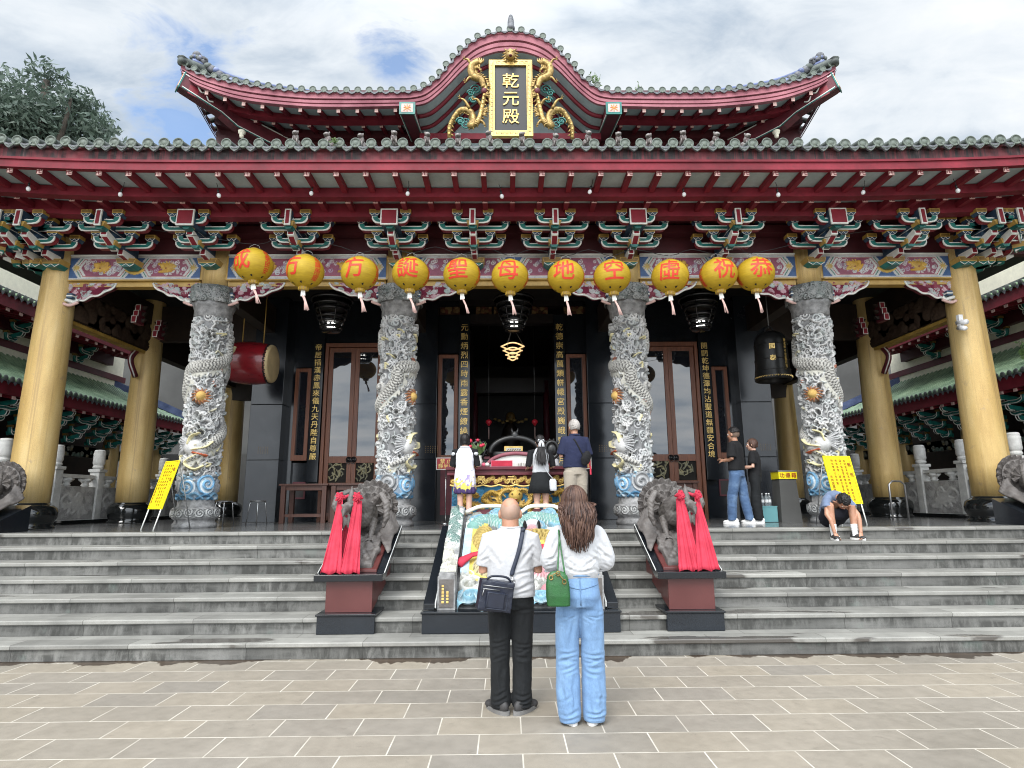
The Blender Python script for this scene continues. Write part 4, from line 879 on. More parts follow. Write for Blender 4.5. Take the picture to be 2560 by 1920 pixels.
for i in range(n):
    p, d = at_len((i + .5) * st); nrm = Vector((-d.z, 0, d.x)); q = p + nrm * .055
    mb.tube([upper_pt(q, t) + Vector((0, -.03 if t == 0 else 0, 0)) for t in (0, .08, .25, .5, .75, 1)], .07, 'grey_tile', 8, False)
    if cap is None:
        cm = MB(); cm.lathe([(.066, .03), (.086, .02), (.088, -.012), (.074, -.018), (.068, -.006), (.036, -.012), (.002, -.015)], 'tile_cap', (0, 0, 0), 12, True, False); cm.v = [(a, c, b) for a, b, c in cm.v]; cm.tube([(0, .025, .05), (0, .06, .115)], [.05, .012], 'tile_cap', 8); ce = cap = cm.build('round_tile_end', UR, (0, 0, 0))
    else: ce = dup(cap)
    ce.location = Vector((q.x, YU - .045, q.z)) - world_off(UR)
    if i:
        p, d = at_len(i * st); nrm = Vector((-d.z, 0, d.x)); o = [(s * .115, .02 - .035 * (1 - s * s)) for s in [-1 + k / 5 for k in range(11)]] + [(s * .115, .012 - .03 * (1 - s * s) - .06 * (1 - abs(s)) ** .6) for s in [1 - k / 5 for k in range(11)]]
        drip.prism([(p.x + d.x * a + nrm.x * b, p.z + d.z * a + nrm.z * b) for a, b in o], YU - .06, YU - .035, 'drip_tile')
for s in (-1, 1):
    e = tcur[-1] if s > 0 else tcur[0]
    for k in range(1, 17):
        y = YU + k * .29; dz = -.9 * min(1, (k * .29 / 4.2)) ** .7; z = e.z + dz + .05; x = e.x + s * .05
        mb.tube([(x, y, z), (x - s * min(.5, .1 + .05 * k), y, z + .12)], .07, 'grey_tile', 8); drip.ell((x + s * .02, y, z), (.02, .086, .086), 'tile_cap', None, 10, 6); drip.prism([(y + .05, z - .03), (y + .24, z - .03), (y + .145, z - .13)], x, x + .02, 'drip_tile', 'x')
mb.build('tile_row', UR, recalc=False); drip.build('drip_tile', UR)
# soffit, rafters, beams, gable vault
def uz(x):
    a = abs(x)
    for i in range(len(half_b) - 1):
        if half_b[i].x <= a <= half_b[i + 1].x: t = (a - half_b[i].x) / max(1e-6, half_b[i + 1].x - half_b[i].x); return half_b[i].z + (half_b[i + 1].z - half_b[i].z) * t
    return half_b[-1].z
lift = lambda x: uz(x) - 11.545
mb = MB(); bm_ = MB()
for s in (-1, 1):
    xs = [s * (2.46 + (8.35 - 2.46) * i / 24) for i in range(25)]
    for y0, z0, y1, z1 in ((13.68, 11.56, 14.3, 11.77), (14.5, 11.74, 15.45, 12.03)):
        k = .72 if y0 > 14 else 1
        mb.grid(np.array([[(x, y0, z0 + lift(x) * k) for x in xs], [(x, y1, z1 + lift(x) * k * .85) for x in xs]]), 'soffit_teal')
    Q = [[(x, y, z + lift(x) * .8) for x in xs] for y, z in ((14.25, 11.77), (14.25, 11.73), (14.25, 11.61), (14.5, 11.63), (14.5, 11.76))]; bm_.grid(np.array(Q), 'red_paint', smooth=False)
    Q = [[(x, y, z + lift(x) * .55) for x in xs] for y, z in ((15.2, 12.0), (15.2, 11.72), (15.4, 11.72), (15.4, 9.5))]; bm_.grid(np.array(Q), 'deep_red', smooth=False)
bm_.box(-2.45, 2.45, 14.55, 14.75, 11.26, 11.43, 'red_paint'); bm_.box(-6.2, 6.2, 15.42, 15.6, 9.0, 13.4, 'deep_red')
arch = [p for p in bcur if abs(p.x) <= 2.46]
mb.grid(np.array([[(p.x, YU + .05, p.z) for p in arch], [(p.x, 15.4, p.z - .0) for p in arch]]), 'soffit_teal')
mb.build('soffit', UR, recalc=False)
vb = MB(); pts = [(p.x, p.z) for p in arch] + [(2.46, 10.2), (-2.46, 10.2)]; vb.prism(pts, 15.38, 15.41, 'soffit_teal'); vb.build('gable_board', UR)
for y, r in ((14.0, .055), (14.5, .05), (15.0, .05), (15.34, .09)):
    c_ = Vector((0, 0, 12.0)); bm_.tube([(p.x * .985, y, p.z - .035) for p in arch], r, 'red_paint', 6)
bm_.build('roof_beam', UR, recalc=False)
for tier, (y0, y1, z) in enumerate(((13.70, 14.27, 11.455), (14.545, 15.2, 11.60))):
    mb = MB(); dz = (y1 - y0) * .34; mb.add([(x, y, zz + (dz if y == y1 else 0)) for y in (y0, y1) for zz in (0, .10) for x in (-.042, .042)], [(0, 1, 3, 2), (4, 6, 7, 5), (0, 4, 5, 1), (2, 3, 7, 6), (0, 2, 6, 4), (1, 5, 7, 3)], 'red_paint'); pr = mb.build('rafter', UR, (0, 0, 0))
    e = MB(); e.box(-.044, .044, y0 - .012, y0, -.003, .103, 'tassel_pink'); e.build('rafter_end', pr, (0, 0, 0)); used = False
    for s in (-1, 1):
        for i in range(12):
            x = s * (2.95 + .485 * i + .05 * tier)
            if abs(x) > 8.0: continue
            r = pr if not used else dup(pr); used = True; r.location = Vector((x, 0, z + lift(x) * (.97 if tier == 0 else .72))) - world_off(UR)
for s in (-1, 1):
    mb = MB(); x0, x1 = sorted((s * 2.42, s * 2.80)); v = lambda y, z: [(x0, y, z), (x1, y, z)]
    mb.prism([(13.52, 11.27), (13.50, 11.56), (15.3, 11.95), (15.3, 11.68)], x0, x1, 'maroon', 'x')
    for q in (x0 - .004, x1 - .018): mb.prism([(13.515, 11.262), (13.515, 11.285), (15.3, 11.69), (15.3, 11.668)], q, q + .022, 'white_paint', 'x'); mb.prism([(13.512, 11.256), (13.512, 11.266), (15.3, 11.676), (15.3, 11.66)], q + (.022 if q < (x0 + x1) / 2 else -.02), q + (.042 if q < (x0 + x1) / 2 else 0), 'teal_paint', 'x')
    mb.box(x0 - .012, x1 + .012, 13.47, 13.50, 11.245, 11.585, 'teal_paint'); mb.box(x0 + .045, x1 - .045, 13.462, 13.475, 11.30, 11.53, 'tassel_pink')
    letter(mb, '米', ((x0 + x1) / 2, 13.462, 11.415), .20, 'fruit_orange', off=.006); mb.build('beam_end', UR)
    # corner beam, hip ridge and its curled ornament
    mb = MB(); a, b = Vector((s * 8.62, 13.62, 12.33)), Vector((s * 6.3, 15.5, 11.95))
    pr = [Vector((s * 8.42, 13.6, 12.24)), Vector((s * 7.7, 14.25, 11.98)), Vector((s * 7.4, 14.55, 11.78)), Vector((s * 6.3, 15.45, 11.55))]
    for p, q in zip(pr[:-1], pr[1:]): mb.bar(p, q, .26, .46, 'maroon'); 
    for dz, m_, w_, h_ in ((-.237, 'deep_red', .24, .03), (-.212, 'teal_paint', .275, .028), (-.186, 'white_paint', .282, .022), (.2, 'white_paint', .285, .026)):
        for p, q in zip(pr[:-1], pr[1:]): mb.bar(p + Vector((0, 0, dz)), q + Vector((0, 0, dz)), w_, h_, m_)
    d = (pr[0] - pr[1]).normalized(); mb.bar(pr[0], pr[0] + d * .03, .30, .52, 'teal_paint'); mb.bar(pr[0] + d * .03, pr[0] + d * .04, .26, .46, 'white_paint'); mb.bar(pr[0] + d * .04, pr[0] + d * .048, .2, .38, 'fruit_orange')
    side = Vector((s * -.3, -.9, 0)).normalized(); o = pr[0] - d * .22 + side * .135
    mb.bar(o + Vector((0, 0, -.12)), o - d * .22 + Vector((0, 0, -.1)), .02, .26, 'bracket_red'); mb.tube(catmull([o + side * .015 - d * .2 + Vector((0, 0, .12)), o + side * .015 - d * .3, o + side * .015 - d * .42 + Vector((0, 0, .05)), o + side * .015 - d * .5 + Vector((0, 0, -.1)), o + side * .015 - d * .62 + Vector((0, 0, -.05))], 5), .022, 'white_paint', 6)
    mb.lathe([(.001, 0), (.05, .02), (.06, .08), (.03, .1), (.09, .14), (.1, .2), (.05, .24)], 'plaster', (s * 7.2, 14.5, 11.25), 12); mb.build('corner_beam', UR)
    mb = MB(); R_ = random.Random(4)
    hp = catmull([(s * 8.45, 13.52, 12.84), (s * 8.0, 13.9, 12.84), (s * 7.2, 14.8, 13.05), (s * 5.6, 16.4, 13.9)], 6); mb.tube(hp, .10, 'grey_tile', 8)
    mb.tube([p + Vector((0, 0, .11)) for p in hp[3:]], .06, 'blue_tile', 8); mb.lathe([(.11, -.1), (.115, .0), (.1, .05), (.13, .07), (.02, .16)], 'grey_tile', (s * 8.42, 13.55, 12.82), 10)
    for k in range(10): p = Vector((s * (7.35 + .095 * k), 13.95 - .02 * k, 12.56 + .040 * k + .0035 * k * k)); mb.ell(p + Vector((0, 0, .03 * math.sin(k * 2))), (.11, .07, .085 + .02 * (k % 2)), ['blue_tile', 'drip_tile', 'grey_tile', 'drip_tile'][k % 4], None, 10, 8)
    for k in range(5): mb.ell((s * (8.12 + .05 * k), 13.75, 13.06 + .055 * k - .012 * k * k), (.075 - .006 * k, .05, .055), ['drip_tile', 'grey_tile', 'blue_tile'][k % 3], Matrix.Rotation(-s * .6, 3, 'Y'), 8, 6)
    for k in range(4): mb.tube([(s * (7.95 + .07 * k), 13.76, 13.02 + .03 * k), (s * (8.0 + .07 * k), 13.74, 13.13 + .035 * k)], [.035, .008], 'drip_tile', 6)
    mb.build('ridge_ornament', UR)
mb = MB(); mb.lathe([(.10, 13.80), (.11, 13.88), (.085, 13.92), (.085, 14.05), (.07, 14.16), (.05, 14.24), (.015, 14.28)], 'drip_tile', (.02, 13.62, 0), 10); mb.build('finial', UR)

# ---------------------------------------------------------------- name plaque with gilded dragons
PL = thing('name_plaque', 'black name plaque with three golden characters between gilded dragons under the curved gable', 'plaque', (0, 13.3, 10.5))
y = 13.28
mb = MB(); mb.box(-.43, .43, y + .02, y + .10, 10.62, 12.5, 'ink_black'); mb.build('board', PL)
mb = MB()
for x0, x1, z0, z1 in ((-.545, -.40, 10.49, 12.62), (.40, .545, 10.49, 12.62), (-.40, .40, 10.49, 10.64), (-.40, .40, 12.47, 12.62)): mb.box(x0, x1, y - .03, y + .08, z0, z1, 'gold_leaf')
for z0, z1, xx in ((10.52, 12.59, (-.522, -.42)), (10.52, 12.59, (.42, .522))):
    for q in xx: mb.box(q - .006, q + .006, y - .034, y - .029, z0, z1, 'ink_black')
    k = 10.6
    while k < 12.5:
        c_ = sum(xx) / 2; mb.box(c_ - .028, c_ + .028, y - .034, y - .029, k, k + .012, 'ink_black'); mb.box(c_ - .028, c_ - .018, y - .034, y - .029, k, k + .07, 'ink_black'); mb.box(c_ + .012, c_ + .022, y - .034, y - .029, k + .03, k + .1, 'ink_black'); k += .115
for z in (10.565, 12.545):
    k = -.36
    while k < .36: mb.box(k, k + .07, y - .034, y - .029, z - .028, z - .018, 'ink_black'); mb.box(k, k + .01, y - .034, y - .029, z - .028, z + .03, 'ink_black'); mb.box(k + .03, k + .10, y - .034, y - .029, z + .022, z + .03, 'ink_black'); k += .115
mb.build('fret_frame', PL)
mb = MB(); letters(mb, '乾元殿', (0, y + .015, 12.05), .44, .50, 'gold_leaf', off=.003, ext=.02); mb.build('inscription', PL)
for s in (-1, 1):
    mb = MB(); yy = y - .08
    p = catmull([(s * 1.55, yy + .4, 10.62), (s * 1.52, yy + .3, 10.95), (s * 1.28, yy + .2, 11.28), (s * 1.02, yy + .15, 11.22), (s * .92, yy + .1, 10.95), (s * 1.0, yy, 10.72), (s * .80, yy - .03, 10.85), (s * .72, yy, 11.2), (s * .66, yy, 11.55), (s * .62, yy, 11.82)], 6)
    mb.tube(p, [.045 + .035 * math.sin(PI * min(1, i / (len(p) - 1) * 1.15)) + .007 * (i % 2) for i in range(len(p))], 'gilding', 10)
    for i in range(2, len(p) - 1, 2): d = (p[i + 1] - p[i]).normalized(); nn = Vector((-d.z, 0, d.x)) * s; mb.tube([p[i] + nn * .05, p[i] + nn * .13 - d * .04], [.035, .004], 'gilding', 5); mb.ell(p[i] + Vector((0, -.055, 0)), (.032, .022, .032), 'gold_leaf', None, 6, 4)
    p = catmull([(s * .66, yy, 11.78), (s * .74, yy, 12.0), (s * .95, yy, 12.12), (s * .98, yy - .02, 12.38), (s * .80, yy - .04, 12.5)], 6); mb.tube(p, [.055 + .035 * math.sin(i / len(p) * PI) + .008 * (i % 2) for i in range(len(p))], 'gilding', 10)
    for i in range(1, len(p) - 1): d = (p[i + 1] - p[i]).normalized(); nn = Vector((d.z, 0, -d.x)) * -s; mb.tube([p[i] + nn * .09, p[i] + nn * .18 - d * .04], [.035, .004], 'gilding', 5)
    for (x0, z0, x1, z1) in ((1.02, 11.2, 1.25, 11.45), (.80, 10.85, .62, 10.68), (.95, 12.05, 1.12, 11.9), (.74, 11.3, .92, 11.42), (.9, 12.3, .72, 12.2), (.98, 12.4, 1.14, 12.55)):
        mb.tube(catmull([(s * x0, yy, z0), (s * (x0 + x1) / 2, yy - .06, (z0 + z1) / 2 + .05), (s * x1, yy - .05, z1)], 4), [.04, .04, .036, .034, .03, .028, .025, .02, .018], 'gilding', 6)
        for k in range(3): mb.tube([(s * x1, yy - .05, z1), (s * (x1 + .07 * math.cos(k * 1.1 - 1)), yy - .09, z1 + .08 * math.sin(k * 1.1 - .6))], [.018, .003], 'gilding', 5)
    for k in range(5): a = .7 + .35 * k; mb.tube(catmull([(s * .80, yy, 12.45), (s * (.80 - .15 * math.cos(a)), yy - .02, 12.45 + .12 * math.sin(a)), (s * (.80 - .22 * math.cos(a + .3)), yy, 12.45 + .2 * math.sin(a + .3))], 3), [.035, .03, .03, .025, .02, .012, .004], 'gilding', 6)
    for (x, z) in ((.66, 11.1), (.70, 10.98), (.64, 11.52), (.92, 10.75)):
        for k in range(3): mb.tube([(s * x, yy - .06, z), (s * (x - .07), yy - .1, z - .04 + .05 * k), (s * (x - .13), yy - .08, z - .07 + .06 * k)], [.03, .022, .004], 'gilding', 5)
    mb.ell((s * .66, yy - .03, 11.66), (.075, .08, .09), 'maroon'); mb.build('dragon_carving', PL)
    for cx, cz, r in ((.88, 11.85, .14), (1.0, 11.75, .10), (1.13, 10.88, .17), (1.25, 10.95, .12), (.95, 11.55, .10)): mb = MB(); mb.tube([(s * (cx + r * (1 - k / 26) * math.cos(k * .5)), yy + .15, cz + r * (1 - k / 26) * math.sin(k * .5)) for k in range(24)], .018, 'teal_paint', 6); mb.build('cloud_scroll', PL)
mb = MB(); mb.ell((0, y - .08, 12.72), (.12, .12, .16), 'gilding'); mb.ell((0, y - .18, 12.6), (.09, .08, .07), 'gilding'); mb.ell((0, y - .2, 12.57), (.05, .08, .03), 'maroon')
for s in (-1, 1):
    mb.ell((s * .05, y - .18, 12.74), (.03, .03, .03), 'gilding'); mb.tube([(s * .08, y - .06, 12.84), (s * .16, y - .02, 12.95)], [.035, .008], 'gilding', 6)
    for k in range(4): mb.tube([(s * .1, y - .05, 12.8 - .07 * k), (s * .22, y, 12.82 - .09 * k)], [.04, .006], 'gilding', 6)
mb.build('lion_mask', PL)

# ---------------------------------------------------------------- side halls, walls behind
def side_hall(s, label):
    Hh = thing('side_hall', label, 'hall', (s * 16, 14, 0)); X = lambda x: s * x
    def slope(name, x0, z0, x1, z1, ya, yb, hip, tm, ridge):
        mb = MB(); n = 6; Q = []
        for j in range(n + 1):
            t = j / n; Q.append([(X(x0 + (x1 - x0) * t), ya + (yb - hip * t - ya) * i / 10, z0 + (z1 - z0) * t - .12 * math.sin(PI * t)) for i in range(11)])
        mb.grid(np.array(Q), tm)
        y = ya + .1
        while y < yb:
            tt = min(1, (yb - y) / hip) if hip else 1
            mb.tube([(X(x0 - .02 + (x1 - x0) * t), y, z0 + .04 + (z1 - z0) * t - .12 * math.sin(PI * t)) for t in [tt * k / 5 for k in range(6)]], .055, tm, 6, False); y += .2
        mb.build(name, Hh, recalc=False)
        c = MB(); y = ya + .1
        while y < yb: c.ell((X(x0 - .03), y, z0 + .04), (.02, .075, .075), 'grey_tile', None, 10, 6); c.prism([(y + .02, z0), (y + .18, z0), (y + .1, z0 - .11)], X(x0 - .02), X(x0 - .035), 'drip_tile', 'x'); y += .2
        c.build('tile_end', Hh)
        c = MB(); c.bar((X(x1), ya, z1 + .06), (X(x1), yb - hip, z1 + .06), .3, .35, 'blue_tile'); c.bar((X(x1), yb - hip, z1 + .06), (X(x0), yb, z0 + .14), .22, .26, 'blue_tile')
        c.bar((X(x1), ya, z1 + .26), (X(x1), yb - hip, z1 + .26), .36, .07, 'grey_tile'); c.build('roof_ridge', Hh)
        c = MB(); c.box(min(X(x0 + .03), X(x0 + .1)), max(X(x0 + .03), X(x0 + .1)), ya, yb - .05, z0 - .34, z0 - .03, 'red_paint'); y = ya
        while y < yb - .3: c.bar((X(x0 + .1), y, z0 - .36), (X(x0 + 1.3), y, z0 - .1), .09, .1, 'red_paint'); c.box(min(X(x0 + .075), X(x0 + .1)), max(X(x0 + .075), X(x0 + .1)), y - .05, y + .05, z0 - .42, z0 - .31, 'tassel_pink'); y += .42
        c.box(min(X(x0 + 1.2), X(x0 + 1.4)), max(X(x0 + 1.2), X(x0 + 1.4)), ya, yb - .6, z0 - .5, z0 - .02, 'deep_red'); c.build('eave', Hh)
    slope('lower_tiles', 12.3, 4.65, 14.5, 5.95, 3, 23.6, 2.6, 'green_tile', 1); slope('upper_tiles', 12.8, 6.95, 14.5, 7.42, 3, 21.3, 1.2, 'green_tile', 1)
    mb = MB(); mb.box(min(X(14.2), X(16.2)), max(X(14.2), X(16.2)), 3, 21.6, 5.7, 7.1, 'plaster'); mb.box(min(X(14.15), X(14.21)), max(X(14.15), X(14.21)), 3, 21.7, 6.0, 6.2, 'maroon'); mb.box(min(X(14.9), X(16.8)), max(X(14.9), X(16.8)), 3, 23, 0, 5.7, 'dark_timber'); mb.build('wall', Hh)
    mb = MB(); mb.box(min(X(14.75), X(20)), max(X(14.75), X(20)), 2, 19.6, 7.1, 11.0, 'plaster'); mb.build('gable_wall', Hh)
    mb = MB(); mb.prism([(19.7, 7.5), (21.6, 7.5), (19.7, 8.9)], X(14.6), X(14.8), 'pink_fascia', 'x'); mb.build('gable_end', Hh)
    col = None
    for y in (5.5, 8.5, 11.5, 14.5, 17.5, 20.5, 23.0):
        if col is None: mb = MB(); mb.lathe([(.25, .2), (.25, 3.4), (.22, 3.9)], 'column_gold', (0, 0, 0), 20); col = o = mb.build('column', Hh, (0, 0, 0))
        else: o = dup(col)
        o.location = Vector((X(13.6), y, 0)) - world_off(Hh)
    mb = MB(); f = cloud_field(3.0, .32, .02, (.12, .12, .10), [(.16, .16, .13), (.18, .15, .08), (.09, .13, .11)], 30, (.05, .1), .03, 8)
    for y in (5.75, 8.75, 11.75, 14.75, 17.75, 20.75): f.plane(mb, 'painted_relief', (X(13.5), y - .25, 3.12), (0, 1, 0), (0, 0, 1), (-s, 0, 0)); mb.box(min(X(13.5), X(13.7)), max(X(13.5), X(13.7)), y - .25, y + 2.75, 3.12, 3.44, 'grey_carving')
    mb.build('lintel', Hh, recalc=False)
    # bracket clusters under both eaves
    proto = None
    for zl_, x, ys in ((3.42, 13.35, [4.0 + 1.0 * k for k in range(20)]), (6.12, 14.15, [4.2 + 1.35 * k for k in range(12)])):
        for y in ys:
            if proto is None:
                mb = MB()
                for k in range(3):
                    w = .17 + .10 * k; x_ = -.10 - .22 * k; z = .06 + .27 * k
                    for q in (-1, 1):
                        P = catmull([(x_, 0, z + .05), (x_, q * w * .6, z + .04), (x_, q * w, z + .10), (x_, q * w, z + .19)], 4); mb.tube(P, .05, 'teal_paint', 6); mb.tube([p + Vector((-.055, 0, -.03)) for p in P], .013, 'white_paint', 4); mb.tube([p + Vector((-.05, 0, .045)) for p in P[:-2]], .010, 'white_paint', 4); mb.box(x_ - .06, x_ + .06, q * w - .05, q * w + .05, z + .19, z + .25, 'brown_gold')
                    mb.bar((x_ - .30, 0, z + .2), (.1, 0, z + .05), .07, .11, 'teal_paint'); mb.tube(catmull([(x_ - .2, .04, z + .1), (x_ - .32, .04, z + .13), (x_ - .36, .04, z + .24), (x_ - .28, .04, z + .26)], 4), .012, 'white_paint', 4); mb.tube(catmull([(x_ - .2, -.04, z + .1), (x_ - .32, -.04, z + .13), (x_ - .36, -.04, z + .24), (x_ - .28, -.04, z + .26)], 4), .012, 'white_paint', 4)
                proto = o = mb.build('bracket_cluster', Hh, (0, 0, 0))
            else: o = dup(proto)
            o.location = Vector((X(x), y, zl_)) - world_off(Hh); o.scale = (s, 1, 1.0)
    return Hh
side_hall(-1, 'side hall left of the temple with green tiled double roofs and a cream wall'); side_hall(1, 'side hall right of the temple with green tiled double roofs and a cream wall')
o = MB().box(-24, 24, 27.5, 28, 0, 8.4, 'concrete').box(-14.6, -10.2, 24.2, 27.5, 0, 3.6, 'concrete').box(10.2, 14.6, 24.2, 27.5, 0, 3.6, 'concrete').build('concrete_wall'); tag(o, 'grey concrete retaining wall far behind the gilded columns', 'wall')
# ---------------------------------------------------------------- balustrades
def balustrade(s, label):
    B = thing('stone_balustrade', label, 'balustrade', (s * 9.95, 14, ZP)); x = s * 9.95
    ys = [10.42 + 1.38 * k for k in range(9)]
    mb = MB(); mb.box(-.11, .11, -.11, .11, 0, 1.18, 'white_stone'); mb.box(-.14, .14, -.14, .14, 1.18, 1.25, 'white_stone'); mb.lathe([(.08, 1.25), (.115, 1.28), (.12, 1.31), (.10, 1.34), (.118, 1.37), (.128, 1.40), (.124, 1.46), (.128, 1.52), (.125, 1.58), (.13, 1.62), (.115, 1.65), (.12, 1.68), (.10, 1.71), (.02, 1.72)], 'white_stone', (0, 0, 0), 20)
    p = mb.build('post', B, (0, 0, 0), bevel=.01)
    for i, y in enumerate(ys): o = p if i == 0 else dup(p); o.location = Vector((x, y, ZP)) - world_off(B)
    f = cloud_field(1.12, .72, .018, (.30, .295, .285), [(.34, .335, .325), (.26, .255, .25), (.38, .375, .36)], 60, (.05, .11), .010, 4); R = random.Random(9)
    for k in range(6): f.body(catmull([(R.uniform(.1, 1), R.uniform(.1, .6), 0) for _ in range(4)], 5), .035, .02, (.42, .415, .40))
    mb = MB(); f.plane(mb, 'painted_relief', (-s * .076, -.56, .10), (0, 1, 0), (0, 0, 1), (-s, 0, 0)); mb.box(-.07, .07, -.57, .57, .08, .83, 'white_stone')
    mb.box(-.055, .055, -.57, .57, 1.02, 1.10, 'white_stone')
    for q in (-.3, .3): mb.lathe([(.05, .83), (.09, .86), (.06, .90), (.10, .95), (.13, .985), (.08, 1.02)], 'white_stone', (0, q, 0), 12); mb.tube([(0, q - .2, 1.0), (0, q - .1, .95), (0, q + .1, .95), (0, q + .2, 1.0)], .035, 'white_stone', 6)
    pn = mb.build('carved_panel', B, (0, 0, 0), recalc=False)
    for i, (a, b) in enumerate(zip(ys[:-1], ys[1:])): o = pn if i == 0 else dup(pn); o.location = Vector((x, (a + b) / 2, ZP)) - world_off(B)
    mb = MB(); mb.box(x - .16, x + .16, 9.9, ys[-1] + .2, ZP, ZP + .085, 'black_base'); mb.build('plinth', B)
balustrade(-1, 'grey carved stone balustrade with white posts at the left end of the terrace'); balustrade(1, 'grey carved stone balustrade with white posts at the right end of the terrace')
# ---------------------------------------------------------------- trees and weeds
def leaf_crown(lumps, n, size, mat, seed):
    R = random.Random(seed); mb = MB(); tot = sum(r[3] ** 2 for r in lumps)
    for (x, y, z, r) in lumps:
        for i in range(int(n * r * r / tot)):
            d = Vector((R.gauss(0, 1), R.gauss(0, 1), R.gauss(0, 1))).normalized(); q = r * (R.random() ** .45) * (1 + .18 * noise.noise(d * 3 + Vector((x, y, z))))
            c = Vector((x, y, z)) + Vector((d.x, d.y, d.z * .8)) * q; a = Vector((R.gauss(0, 1), R.gauss(0, 1), R.gauss(0, 1) - .3)).normalized(); b = a.cross(Vector((R.gauss(0, 1), R.gauss(0, 1), R.gauss(0, 1)))).normalized(); L = size * R.uniform(.6, 1.4)
            mb.add([c - a * L, c + b * L * .32, c + a * L, c - b * L * .32], [(0, 1, 2, 3)], mat)
    return mb
def tree(name, label, base, lumps, n, size, mat, seed, trunk):
    t = thing(name, label, 'tree', base); leaf_crown(lumps, n, size, mat, seed).build('crown', t, recalc=False); mb = MB()
    for P, r in trunk: mb.tube(catmull(P, 4), [r * (1 - .7 * i / (4 * (len(P) - 1))) for i in range(4 * (len(P) - 1) + 1)], 'bark', 8)
    mb.build('trunk', t)
R = random.Random(5); lump = [(R.uniform(-31, -19.0), R.uniform(26.5, 30.5), R.uniform(15.5, 24.2), R.uniform(1.1, 1.9)) for _ in range(70)]
lump = [l for l in lump if l[2] + l[3] < 25.2 - max(0, (l[0] + 24.2)) * 1.2 - max(0, -25.4 - l[0]) * .35] + [(-20.0, 28, 19.2, 1.1), (-21.2, 28, 20.6, 1.1), (-24.3, 28, 23.9, 1.0), (-22.6, 28, 22.3, 1.1), (-19.2, 28.5, 18.2, .9)]
tree('leafy_tree', 'tall dark green tree rising behind the left end of the tiled eave', (-24, 28, 0), lump, 34000, .19, 'leaf_dark', 2, [([(-24, 28, 0), (-23.8, 28.2, 9), (-24.1, 28, 17), (-24.2, 28, 23.5)], .5), ([(-23.8, 28.2, 12), (-22, 28, 17), (-20, 28, 19)], .25), ([(-24, 28, 13), (-26, 28, 18), (-27, 28, 21)], .25), ([(-24, 28, 16), (-22.6, 27.5, 20), (-22.3, 27.4, 22)], .2)])
tree('leafy_tree', 'bright green treetop seen under the right porch above the side hall roof', (19.5, 34, 0), [(18.9, 34, 12.3, 1.5), (20.4, 34, 12.0, 1.4), (17.6, 34, 11.2, 1.3), (19.5, 34, 10.2, 1.5), (21.8, 34, 10.6, 1.4), (16, 34, 10.6, 1.5), (14.5, 34, 10.2, 1.4), (17, 34, 9.8, 1.5)], 9000, .16, 'leaf_light', 3, [([(19.5, 34, 0), (19.4, 34, 6), (19.5, 34, 11)], .3)])
tree('leafy_tree', 'dark treetop seen under the left porch above the side hall roof', (-19.5, 34, 0), [(-18.9, 34, 12.3, 1.6), (-20.4, 34, 12.6, 1.6), (-17.6, 34, 11.6, 1.6), (-19.5, 34, 10.2, 1.7), (-16, 34, 11.2, 1.5), (-14.3, 34, 10.8, 1.5), (-22, 34, 11.5, 1.6), (-17, 34, 9.8, 1.5), (-15, 34, 9.6, 1.5)], 12000, .16, 'leaf_dark', 4, [([(-19.5, 34, 0), (-19.4, 34, 6), (-19.5, 34, 11)], .3)])
def weed(label, p, h, n, seed, mat='leaf_light', droop=0):
    R = random.Random(seed); t = thing('weed', label, 'plant', p); mb = MB(); p = Vector(p)
    st_ = MB()
    for k in range(n):
        a = R.uniform(0, 2 * PI); q = p + Vector((math.cos(a) * h * .35 * R.random(), math.sin(a) * .1, h * R.uniform(.6, 1) * (1 - droop))); st_.tube([p, p.lerp(q, .5) + Vector((0, 0, h * .08)), q], [.008, .006, .003], mat, 4)
        for j in range(6):
            c = p.lerp(q, R.uniform(.35, 1)); d = Vector((R.gauss(0, 1), R.gauss(0, .5), R.gauss(0, .7))).normalized(); b = d.cross(Vector((0, 1, .2))).normalized(); L = h * R.uniform(.1, .2); mb.add([c, c + d * L * .5 + b * L * .2, c + d * L, c + d * L * .5 - b * L * .2], [(0, 1, 2, 3)], mat)
    st_.build('stem', t); mb.build('leaves', t, recalc=False)
weed('taller feathery weed growing on the tiles right of the curved gable', (2.25, 13.75, 12.1), .62, 7, 1); weed('small weed growing on the tiles, the farther one right of the gable', (3.3, 13.75, 11.95), .38, 6, 2)
weed('green weed hanging from the lower eave above the orange lantern row, left of centre', (-2.95, 8.86, 7.44), .30, 9, 3, 'leaf_light', .9); weed('spindly weed sprouting from the green roof of the right side hall', (12.7, 14.2, 4.75), 1.1, 6, 4)
